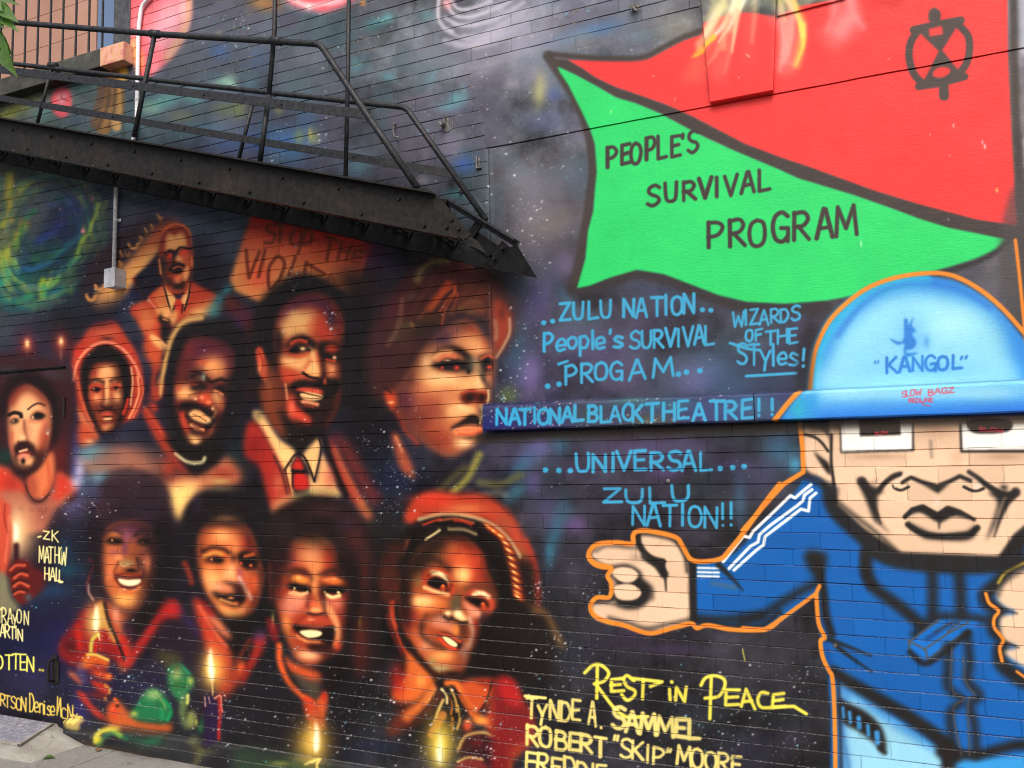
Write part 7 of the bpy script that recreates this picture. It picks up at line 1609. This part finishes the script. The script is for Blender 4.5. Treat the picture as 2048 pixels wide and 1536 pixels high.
# door leaf
bm = bmesh.new()
add_box(bm, (-5.775, .016, .045), (DX1 - .004, .055, DZ1 - .012), .003)
DOOR = wall_uv(bobj('door', bm, M_STUC, BLD)); DOOR['label'] = 'metal door painted with a bearded man holding a candle'
bm = bmesh.new()
add_box(bm, (-5.86, .012, -.05), (-5.775, .06, DZ1 + .07)); add_box(bm, (-5.775, .056, -.05), (DX1, .06, DZ1)); add_box(bm, (DX1, .012, -.05), (DX1 + .02, .055, DZ1)); add_box(bm, (-5.775, .012, DZ1), (DX1, .055, DZ1 + .02))
bobj('door_jamb', bm, M_DKSL, BLD)
for z in (2.02, .36):
    bm = bmesh.new()
    add_tube(bm, [(DX1 - .004, -.004, z - .06), (DX1 - .004, -.004, z + .06)], .009, 10)
    add_tube(bm, [(DX1 - .004, -.004, z + .06), (DX1 - .004, -.004, z + .07)], .011, 10)
    add_box(bm, (DX1 - .03, .004, z - .05), (DX1 - .006, .018, z + .05))
    bobj('hinge', bm, M_IRON, DOOR)
bm = bmesh.new()
p = W(106, 1340)
add_tube(bm, [(p[0], .016, p[2] + .07), (p[0], -.03, p[2] + .06), (p[0], -.034, p[2]), (p[0], -.03, p[2] - .06), (p[0], .016, p[2] - .07)], .009, 8)
add_box(bm, (p[0] - .022, .008, p[2] - .09), (p[0] + .022, .017, p[2] + .09), .003)
bobj('handle', bm, M_IRON, DOOR)
# ledge of two precast lengths
xj = W(1508, 812, .05)[0]
for x0, x1 in ((XS - .026, xj - .002), (xj + .002, 1.85)):
    bm = bmesh.new()
    n = max(2, int((x1 - x0) / .12))
    r5 = random.Random(int(x0 * 100))
    pr = [(-.002, ZL0 + .004), (-.046, ZL0), (-.052, ZL0 + .007), (-.050, ZL1 - .009), (-.045, ZL1), (-.002, ZL1 + .006)]
    prev = None
    for i in range(n + 1):
        x = x0 + (x1 - x0) * i / n
        ring = [bm.verts.new((x, y + r5.uniform(-.0015, .0015), z + r5.uniform(-.0018, .0018))) for y, z in pr]
        if prev:
            for a_ in range(len(pr) - 1):
                bm.faces.new((prev[a_], ring[a_], ring[a_ + 1], prev[a_ + 1]))
        else:
            bm.faces.new(ring)
        prev = ring
    bm.faces.new(prev[::-1])
    wall_uv(bobj('ledge', bm, M_STUC, BLD))
BLD.children[-2]['label'] = 'projecting ledge lettered in blue'
# raised boards over the flag
for nm, q, off, back in (('raised_board', ((1396, -60), (1420, 204), (1546, 180), (1553, -60)), .030, .001), ('raised_board', ((1556, -60), (1554, 32), (1690, -3), (1750, -60)), .008, .0)):
    bm = bmesh.new()
    pq = [W(*c, off) for c in q]
    add_prism(bm, [(c[0], c[2]) for c in pq], -off, -.001, .003)
    wall_uv(bobj(nm, bm, M_STUC, BLD))
# stone coping of the open landing
bm = bmesh.new()
sx = W(200, 95, .08)[0]
add_box(bm, (WX0, -.08, 4.182), (sx, .30, 4.302), .006)
COP = bobj('stone_coping', bm, M_SILL, BLD)
bm = bmesh.new()
add_box(bm, (sx + .001, -.081, 4.181), (-4.318, .012, 4.303), .007)
bobj('coping_end', bm, M_SILLP, BLD)

# ---------------------------------------------------------------- landing guard rail and neighbour behind
GR = empty('guard_railing', (-5.2, .03, 4.302), 'row of thin black vertical bars standing on the stone coping', 'railing')
for px in (2, 26, 51, 76, 101, 126, 152, 178, 205):
    x = W(px, 60, -.03)[0]
    bm = bmesh.new()
    add_tube(bm, [(x, .03, 4.30), (x, .03, 5.5)], .0075, 8)
    bobj('bar', bm, M_RAIL, GR)
for k_ in range(1, 8):
    x = W(2, 60, -.03)[0] - k_ * .128
    bm = bmesh.new()
    add_tube(bm, [(x, .03, 4.30), (x, .03, 5.5)], .0075, 8)
    bobj('bar', bm, M_RAIL, GR)
bm = bmesh.new()
add_box(bm, (-7.2, .01, 5.5), (-4.38, .05, 5.53), .004)
bobj('top_rail', bm, M_RAIL, GR)
bm = bmesh.new()
x0, x1 = W(233, 40, -.02)[0], W(258, 40, -.02)[0]
add_box(bm, (x0, -.004, 4.302), (OX1 - .003, .09, 6.1), .006)
bobj('corner_post', bm, M_DKSL, GR)
bm = bmesh.new()
a0, a1 = W(205, 90, -.06)[0], W(240, 80, -.06)[0]
add_box(bm, (a0 - .10, .06, 4.303), (a1, .20, 4.36), .02)
bobj('foot_plate', bm, M_IRON, GR)
bm = bmesh.new()
nx = W(193, 40, -1.2)[0]
z = 3.0
while z < 9:
    add_prism(bm, [(-16, z), (nx, z), (nx, z + .295), (-16, z + .295)], 1.2, 1.215)
    add_prism(bm, [(-16, z + .295), (nx, z + .295), (nx, z + .30), (-16, z + .30)], 1.206, 1.214)
    z += .30
tag(bobj('neighbour_wall', bm, M_SIDE), 'plain brown sided wall seen behind the black bars of the landing', 'wall')

# ---------------------------------------------------------------- drop stair of the fire escape
ST = empty('fire_escape_stair', (-3.2, -.33, 2.5), 'black iron fire escape stair sloping down in front of the mural', 'fire escape')
YO, YI = -.56, -.10
SLP = -.3035
def ztop(x): return 3.713 + SLP * (x + 4.767)
def zbot(x): return 3.511 + SLP * (x + 4.758)
XL = -7.6
def channel(name, y, side, end, lab=None):
    bm = bmesh.new()
    t = .008
    dz = .055 if name == 'inner_stringer' else 0.0
    pl = [(XL, ztop(XL) + dz), (end[0][0], end[0][1] + dz * .2), end[1], end[2], (XL, zbot(XL))]
    add_prism(bm, pl, y - t / 2, y + t / 2)
    fl = .055
    for (a0, a1) in ((pl[0], pl[1]), (pl[4], pl[3])):
        s = -1 if a0 is pl[0] else 1
        q = [(a0[0], a0[1]), (a1[0], a1[1]), (a1[0], a1[1] + s * .009), (a0[0], a0[1] + s * .009)]
        add_prism(bm, q, y + side * t / 2, y + side * fl)
    if name == 'outer_stringer':                       # return plate over the cut end
        e1, e2 = end[1], end[2]
    o = bobj('stringer', bm, M_IRON if name == 'outer_stringer' else M_UNDR, ST)
    if lab: o['label'] = lab
    return o
eo = [W(872, 388, .56), W(943, 469, .56), W(926, 482, .56)]
SO = channel('outer_stringer', YO, -1, [(c[0], c[2]) for c in eo], 'outer channel stringer with bolts')
ei = [W(896, 404, .10), W(914, 470, .10), W(928, 523, .10)]
SI = channel('inner_stringer', YI, 1, [(c[0], c[2]) for c in ei])
bm = bmesh.new()
add_bar(bm, (eo[1][0] - .03, YO, eo[1][2] - .02), (eo[1][0] - .02, YO + .13, eo[1][2] - .026), .008, .085, (.8, 0, .6))
bobj('end_plate', bm, M_IRON, SO)
def bolt(p, nv, r_, h_):
    bm = bmesh.new()
    add_bolt(bm, p, nv, r_, h_)
    bobj('bolt', bm, M_IRON, SO)
for x in np.arange(-5.3, -1.75, .33):
    bolt((x, YO - .004, ztop(x) - .055), (0, -1, 0), .010, .009)
    bolt((x + .13, YO - .004, zbot(x + .13) + .045), (0, -1, 0), .010, .009)
    bolt((x + .05, YO - .03, zbot(x + .05) + .010), (0, 0, 1), .012, .012)
for c in ((905, 440), (919, 458), (895, 455)):
    p = W(*c, .56)
    bolt((p[0], YO - .004, p[2]), (0, -1, 0), .011, .010)
# treads: open frames tipped forward with the raised stair
tdir = Vector((1, 0, -.66)).normalized()
tup = Vector((.66, 0, 1)).normalized()
ntr = 0
for x in np.arange(-7.3, -1.95, .262):
    zc = (ztop(x) + zbot(x)) / 2 - .008
    a0 = Vector((x - .09, 0, zc + .055))
    bm = bmesh.new()
    for s in (0.0, .065, .13, .20):
        c = a0 + tdir * s
        add_bar(bm, (c.x, YO + .006, c.z), (c.x, YI - .006, c.z), .042, .006, tdir)
    add_bar(bm, (a0.x, YO + .012, a0.z), tuple(a0 + tdir * .235 + Vector((0, YO + .012, 0))), .04, .006, tup)
    add_bar(bm, (a0.x, YI - .012, a0.z), tuple(a0 + tdir * .235 + Vector((0, YI - .012, 0))), .04, .006, tup)
    e = a0 + tdir * .215
    for yy in (YO + .04, YI - .04, (YO + YI) / 2):
        add_bolt(bm, (e.x, yy, e.z - .01), (-.4, 0, -1), .012, .014)
    bobj('tread', bm, M_UNDR, ST)
# open foot frame below the inner stringer
def foot(name, pix, y, t, mat=M_UNDR):
    bm = bmesh.new()
    add_prism(bm, [(c[0], c[2]) for c in (W(*q, .10) for q in pix)], y - t, y + t)
    return bobj(name, bm, mat, ST)
foot('foot_rail', ((922, 498), (992, 517), (990, 541), (927, 526)), YI, .004)
foot('toe_plate', ((1034, 490), (1074, 556), (984, 538), (1008, 502)), YI - .004, .005)
foot('foot_web', ((952, 462), (1006, 498), (986, 514), (934, 488)), YI + .012, .004)
bm = bmesh.new()
a_, c = Vector(W(896, 403, .10)), Vector(W(1036, 489, .10))
add_bar(bm, a_, c, .034, .008, (0, 0, 1)); add_bar(bm, a_ + Vector((0, -.026, .014)), c + Vector((0, -.026, .014)), .05, .008, (0, 1, 0))
bobj('foot_angle', bm, M_RAIL, ST)
for p0, p1, wd in (((958, 446), (936, 480), .042), ((1012, 488), (978, 530), .05), ((935, 486), (984, 514), .016)):
    bm = bmesh.new()
    add_bar(bm, Vector(W(*p0, .105)), Vector(W(*p1, .105)), wd, .012, (1, 0, -.4))
    bobj('foot_bar', bm, M_UNDR, ST)
a_, c = Vector(W(1014, 486, .12)), Vector(W(980, 528, .12))
for t in (.25, .75):
    bm = bmesh.new()
    add_bolt(bm, a_.lerp(c, t), (0, -1, 0), .010, .008)
    bobj('foot_bolt', bm, M_IRON, ST)
# rails
def rail(name, pix, off, rad, ext=None, mat=None):
    bm = bmesh.new()
    p = [W(*c, off) for c in pix]
    if ext:
        p = [p[0] + (p[0] - p[1]) / np.linalg.norm(p[0] - p[1]) * ext] + p
    # round the bends
    q = [p[0]]
    for i in range(1, len(p) - 1):
        a_, c, e = p[i - 1], p[i], p[i + 1]
        d1, d2 = (a_ - c) / np.linalg.norm(a_ - c), (e - c) / np.linalg.norm(e - c)
        r = .035
        for t in np.linspace(0, 1, 6):
            q.append((1 - t) ** 2 * (c + d1 * r) + 2 * t * (1 - t) * c + t * t * (c + d2 * r))
    q.append(p[-1])
    add_tube(bm, q, rad, 12)
    return bobj(name, bm, mat or M_RAIL, ST, True)
H1 = rail('handrail', [(30, 45), (310, 68), (640, 88), (740, 238), (834, 374)], .54, .016, 2.0); H1['label'] = 'outer round handrail'
H2 = rail('handrail', [(30, 128), (400, 170), (812, 215), (972, 440)], .12, .015, 2.2); H2['label'] = 'inner round handrail'
def flat(name, p0, p1, off, wide, ext=2.0):
    bm = bmesh.new()
    a_, c = W(*p0, off), W(*p1, off)
    a_ = a_ + (a_ - c) / np.linalg.norm(a_ - c) * ext
    add_bar(bm, a_, c, wide, .008, (0, 0, 1))
    n = 9
    for i in range(2, n):
        q = a_ + (c - a_) * i / n
        add_bolt(bm, (q[0], q[1] - .004, q[2]), (0, -1, 0), .008, .006)
    return bobj(name, bm, M_RAIL, ST)
flat('mid_rail', (0, 139), (738, 230), .545, .043); flat('mid_rail', (0, 196), (908, 348), .125, .040)
def post(pix, off, rad):
    bm = bmesh.new()
    p = [W(*c, off) for c in pix]
    add_tube(bm, p, rad, 10)
    return bm
for nm, pix, off, rad in (('baluster', [(310, 66), (268, 274)], .54, .013), ('baluster', [(104, 134), (75, 246)], .12, .011), ('baluster', [(506, 205), (478, 316)], .12, .011),
                          ('hanger_rod', [(553, -120), (549, 60), (538, 190)], .50, .012), ('hanger_rod', [(538, 190), (520, 322)], .50, .013), ('hanger_rod', [(699, -130), (696, 150), (691, 352)], .30, .011)):
    bobj(nm, post(pix, off, rad), M_RAIL, ST, True)
for px, py, off in ((310, 68, .54), (106, 131, .12), (553, 82, .54)):
    bm = bmesh.new()
    p = Vector(W(px, py, off)); d = Vector(W(px + 30, py + 2.5, off)) - p
    d.normalize()
    add_tube(bm, [p - d * .03, p + d * .03], .022, 12)
    bobj('rail_collar', bm, M_RAIL, ST, True)

# ---------------------------------------------------------------- conduits and junction box
CD = empty('electrical_conduit', (-4.48, -.02, 2.9), 'pale metal conduit pipe running down the wall behind the black stair', 'conduit')
def wall_pipe(name, pix, off, rad, mat):
    bm = bmesh.new()
    p = [W(*c, off) for c in pix]
    q = [p[0]]
    for i in range(1, len(p) - 1):
        a_, c, e = p[i - 1], p[i], p[i + 1]
        d1, d2 = (a_ - c) / np.linalg.norm(a_ - c), (e - c) / np.linalg.norm(e - c)
        r = min(.05, np.linalg.norm(a_ - c) * .45, np.linalg.norm(e - c) * .45)
        for t in np.linspace(0, 1, 6):
            q.append((1 - t) ** 2 * (c + d1 * r) + 2 * t * (1 - t) * c + t * t * (c + d2 * r))
    q.append(p[-1])
    add_tube(bm, q, rad, 14)
    return bobj(name, bm, mat, CD, True)
wall_pipe('upper_pipe', [(330, -70), (300, -6), (283, 12), (277, 60), (273, 262), (262, 290), (236, 320)], .02, .0125, M_WHTP)
wall_pipe('lower_pipe', [(236, 320), (232, 380), (228, 535)], .02, .0125, M_GALV)
for c in ((274, 200), (231, 440)):
    bm = bmesh.new()
    p = W(*c, .02)
    add_box(bm, (p[0] - .028, -.006, p[2] - .01), (p[0] + .028, -.001, p[2] + .01), .001)
    add_tube(bm, [(p[0], -.02, p[2] - .009), (p[0], -.02, p[2] + .009)], .0145, 14)
    bobj('pipe_strap', bm, M_GALV, CD)
bm = bmesh.new()
pb = W(218, 556, .0)
bx0, bx1 = W(209, 556, .085)[0], W(230, 556, .085)[0]
zt, zb_ = W(219, 537, .085)[2], W(219, 574, .085)[2]
add_box(bm, (bx0, -.085, zb_), (bx1, -.001, zt), .004)
JB = bobj('junction_box', bm, M_BOXM, CD)
bm = bmesh.new()
add_box(bm, (bx0 - .001, -.0885, zb_ - .001), (bx1 + .001, -.0851, zt + .001), .001)
for z in (zt - .016, zb_ + .016):
    add_bolt(bm, ((bx0 + bx1) / 2, -.0885, z), (0, -1, 0), .006, .003, 8)
bobj('box_cover', bm, M_BOXM, JB)
bm = bmesh.new()
xm = (bx0 + bx1) / 2
xm = W(228, 535, .02)[0]
add_tube(bm, [(xm, -.02, zt - .002), (xm, -.02, zt + .02)], .019, 12)
bobj('pipe_fitting', bm, M_GALV, CD)

# ---------------------------------------------------------------- small iron fixings left in the wall
def fixing(name, label, px, py, fn):
    p = W(px, py)
    bm = bmesh.new()
    fn(bm, p)
    o = bobj(name, bm, M_HOOK)
    return tag(o, label, 'wall fixing')
fixing('wall_hook', 'bent J shaped hook on the mural right of the stair handrails', 793, 266, lambda bm, p: add_tube(bm, [(p[0] - .004, .002, p[2] + .05), (p[0] - .004, -.02, p[2] + .045), (p[0] - .006, -.022, p[2]), (p[0] + .004, -.024, p[2] - .03), (p[0] + .03, -.022, p[2] - .036)], .005, 8))
def _clip(bm, p):
    add_box(bm, (p[0] - .016, -.004, p[2] - .04), (p[0] + .018, .006, p[2] + .035), .002)
    add_tube(bm, [(p[0] - .012, -.004, p[2]), (p[0] - .012, -.045, p[2] - .006)], .013, 10)
    add_tube(bm, [(p[0], -.004, p[2] + .02), (p[0] + .002, -.02, p[2] + .03), (p[0] + .002, -.022, p[2] + .045)], .004, 8)
fixing('pipe_clip', 'stubby pipe clip on the mural beside the inner handrail bend', 893, 249, _clip)
def _brk(bm, p):
    add_box(bm, (p[0] - .010, -.012, p[2] - .03), (p[0] - .003, .004, p[2] + .03), .001)
    add_box(bm, (p[0] + .006, -.012, p[2] - .03), (p[0] + .012, .004, p[2] + .02), .001)
    add_box(bm, (p[0] - .010, -.014, p[2] - .034), (p[0] + .02, .004, p[2] - .026), .001)
fixing('wall_bracket', 'tiny forked bracket just above the lower end of the stair', 957, 325, _brk)
def _stub(bm, p):
    add_tube(bm, [(p[0], .004, p[2]), (p[0], -.03, p[2] - .004)], .010, 10)
    add_tube(bm, [(p[0], -.03, p[2] - .004), (p[0] + .02, -.034, p[2] - .03)], .006, 8)
    add_bar(bm, (p[0] - .02, -.02, p[2] + .01), (p[0] + .03, -.02, p[2]), .014, .006, (0, 0, 1))
fixing('anchor_stub', 'small pale anchor stub in the grey wall near the top edge above the flag tip', 1269, 19, _stub)
fixing('anchor_bolt', 'rusty anchor bolt beside the lower end of the inner handrail', 924, 382, lambda bm, p: (add_bolt(bm, (p[0], .0, p[2]), (0, -1, 0), .016, .012), add_tube(bm, [(p[0], 0, p[2]), (p[0], -.03, p[2])], .006, 8)))
fixing('anchor_bolt', 'little brown bolt head sunk in the wall above the blue word UNIVERSAL ZULU', 1336, 962, lambda bm, p: (add_bolt(bm, (p[0], .0, p[2]), (0, -1, 0), .010, .006, 8), add_tube(bm, [(p[0], 0, p[2]), (p[0], -.008, p[2])], .004, 8)))

# ---------------------------------------------------------------- ground
def grid_sheet(name, x0, x1, y0, y1, nx_, ny, zf, mat):
    xs, ys = np.linspace(x0, x1, nx_), np.linspace(y0, y1, ny)
    v = [(x, y, zf(x, y)) for y in ys for x in xs]
    fc = [(j * nx_ + i, j * nx_ + i + 1, (j + 1) * nx_ + i + 1, (j + 1) * nx_ + i) for j in range(ny - 1) for i in range(nx_ - 1)]
    return mesh(name, v, fc, mat)
GZ = -.032
tag(grid_sheet('road', -80, 80, -80, 60, 2, 2, lambda x, y: GZ - .16, M_ROAD), kind='structure')
bm = bmesh.new()
slabs = []
r6 = random.Random(4)
for i in range(-9, 4):
    for j in range(3):
        x0 = i * 1.32 - .38 + .10 * j
        y1 = .01 - .05 - j * 1.5
        dz = r6.uniform(-.002, .002)
        if j == 0:
            add_box(bm, (x0 + .005, y1 - 1.49, GZ - .10), (x0 + 1.315, y1 + .10, GZ + dz), .006)
        else:
            add_box(bm, (x0 + .005, y1 - 1.49, GZ - .10), (x0 + 1.315, y1 - .005, GZ + dz), .006)
add_box(bm, (-14, -4.6, GZ - .16), (6, .3, GZ - .012))
tag(bobj('sidewalk', bm, M_WALK), kind='structure')
# concrete step with ramped end at the door
bm = bmesh.new()
g0 = [GP(x, y, .03) for x, y in ((110, 1447), (62, 1480), (0, 1478))]
pts_ = [(-6.3, .02, .046), (-4.905, .02, .046), (-4.60, -.036, GZ + .004), (-4.615, -.365, GZ + .003), (-4.79, -.375, .022), (-6.3, -.375, .022)]
tv = [bm.verts.new(p_) for p_ in pts_]
bv = [bm.verts.new((p_[0], p_[1], GZ - .05)) for p_ in pts_]
bm.faces.new((tv[0], tv[1], tv[4], tv[5]))
bm.faces.new((tv[1], tv[2], tv[3], tv[4]))
for i in range(6):
    bm.faces.new((tv[i], tv[(i + 1) % 6], bv[(i + 1) % 6], bv[i]))
tag(bobj('door_step', bm, M_RAMP), 'pale concrete step with a sloping end below the painted door', 'step')
PL = empty('tread_plate', (-5.5, -.17, .047), 'grey steel tread plate lying on the concrete step under the door', 'metal plate')
def slope_z(y): return .046 + (.022 - .046) * (.02 - y) / .395 + .002
def plate_box(bm, quad, t):
    a_ = [bm.verts.new((x, y, slope_z(y))) for x, y in quad]
    c = [bm.verts.new((x, y, slope_z(y) + t)) for x, y in quad]
    bm.faces.new(a_[::-1]); bm.faces.new(c)
    for i in range(4):
        bm.faces.new((a_[i], a_[(i + 1) % 4], c[(i + 1) % 4], c[i]))
bm = bmesh.new()
plate_box(bm, ((-6.2, -.30), (-4.805, -.30), (-4.925, -.012), (-6.2, -.012)), .010)
bobj('plate', bm, M_PLATE, PL)
bm = bmesh.new()
plate_box(bm, ((-6.2, -.318), (-4.79, -.318), (-4.805, -.301), (-6.2, -.301)), .012); plate_box(bm, ((-4.804, -.318), (-4.786, -.318), (-4.905, -.012), (-4.924, -.012)), .0125)
bobj('plate_edge', bm, M_RAMP, PL)
bm = bmesh.new()
for i in range(56):
    for j in range(11):
        x, y = -6.18 + i * .027 + (j % 2) * .0135, -.285 + j * .026
        if x > -4.93 - .42 * (y + .012) - .02:
            continue
        a_ = .8 if (i + j) % 2 else -.8
        d = Vector((math.cos(a_), math.sin(a_), 0))
        q = Vector((x, y, slope_z(y) + .0108))
        add_bar(bm, q - d * .009, q + d * .009, .0045, .0026, (-d.y, d.x, 0))
bobj('raised_pattern', bm, M_PLATE, PL)
# fallen leaves
def leaf_bm(bm, base, tip, wid, up, curl=.15, n=7, serr=.0):
    base, tip = Vector(base), Vector(tip)
    ax = tip - base
    L_ = ax.length
    ax.normalize()
    upv = (Vector(up) - ax * Vector(up).dot(ax)).normalized()
    sd = ax.cross(upv)
    mid, lf, rt = [], [], []
    for i in range(n + 1):
        t = i / n
        w = wid * math.sin(math.pi * min(1, t * .93 + .07) ** .75) * (1 - .25 * t)
        if i == n: w = 0
        w *= 1 + serr * (-1) ** i
        c = base + ax * L_ * t + upv * (curl * L_ * math.sin(math.pi * t))
        mid.append(bm.verts.new(c))
        lf.append(bm.verts.new(c + sd * w * .5 + upv * w * .14))
        rt.append(bm.verts.new(c - sd * w * .5 + upv * w * .14))
    for i in range(n):
        bm.faces.new((mid[i], mid[i + 1], lf[i + 1], lf[i]))
        bm.faces.new((mid[i], rt[i], rt[i + 1], mid[i + 1]))
for nm, lb, c, L_, an, mt in (('fallen_leaf', 'small fresh green leaf on the pavement at the foot of the step', (98, 1519), .07, .4, M_LEAF), ('fallen_leaf', 'crumpled brown dry leaf on the pavement near the wall', (196, 1502), .05, 2.4, M_DRY)):
    bm = bmesh.new()
    p = GP(*c, GZ)
    d = Vector((math.cos(an), math.sin(an), 0))
    leaf_bm(bm, Vector(p) - d * L_ / 2 + Vector((0, 0, .006)), Vector(p) + d * L_ / 2 + Vector((0, 0, .008)), L_ * .7, (0, 0, 1), .12)
    tag(bobj(nm, bm, mt, None, True), lb, 'leaf')

# ---------------------------------------------------------------- leafy twig hanging in from the left
TWG = empty('tree_branch', tuple(at_depth(-60, -40, 2.0)), 'leafy green tree twig hanging in at the upper left corner', 'branch')
bm = bmesh.new()
tw = [at_depth(x, y, d) for x, y, d in ((-260, -260, 2.2), (-120, -120, 2.08), (-40, -30, 2.0), (-14, 30, 1.98), (-6, 70, 1.97), (0, 100, 1.96))]
add_tube(bm, tw, [.010, .007, .0045, .003, .0022, .0015], 7)
bobj('twig', bm, M_TWIG, TWG, True)
LV = [((-8, 70), (36, 155), 40), ((-10, 60), (26, 112), 24), ((-10, 36), (40, 66), 22), ((-14, 20), (38, 46), 32), ((-16, 8), (30, 32), 30), ((-20, -6), (42, 12), 16), ((-20, 0), (10, 60), 30), ((-24, -12), (20, -4), 26), ((-30, -10), (6, 24), 34),
      ((-34, -20), (-60, 60), 40), ((-60, -50), (-20, 30), 40), ((-80, -70), (-90, 40), 44), ((-110, -110), (-150, 0), 44), ((-90, -90), (-20, -60), 40), ((-6, 78), (-44, 150), 36)]
r7 = random.Random(9)
for (bx, by), (ex, ey), wpx in LV:
    bm = bmesh.new()
    d0 = 1.98 + r7.uniform(-.03, .03)
    A_, B_ = at_depth(bx, by, d0), at_depth(ex, ey, d0 + r7.uniform(-.05, .03))
    leaf_bm(bm, A_, B_, wpx / FPX * 1.98 * 1.1, tuple(-CF + np.array([r7.uniform(-.5, .5), r7.uniform(-.3, .3), r7.uniform(.2, .9)])), .08, 9, .05)
    bobj('leaf', bm, M_LEAF, TWG, True)
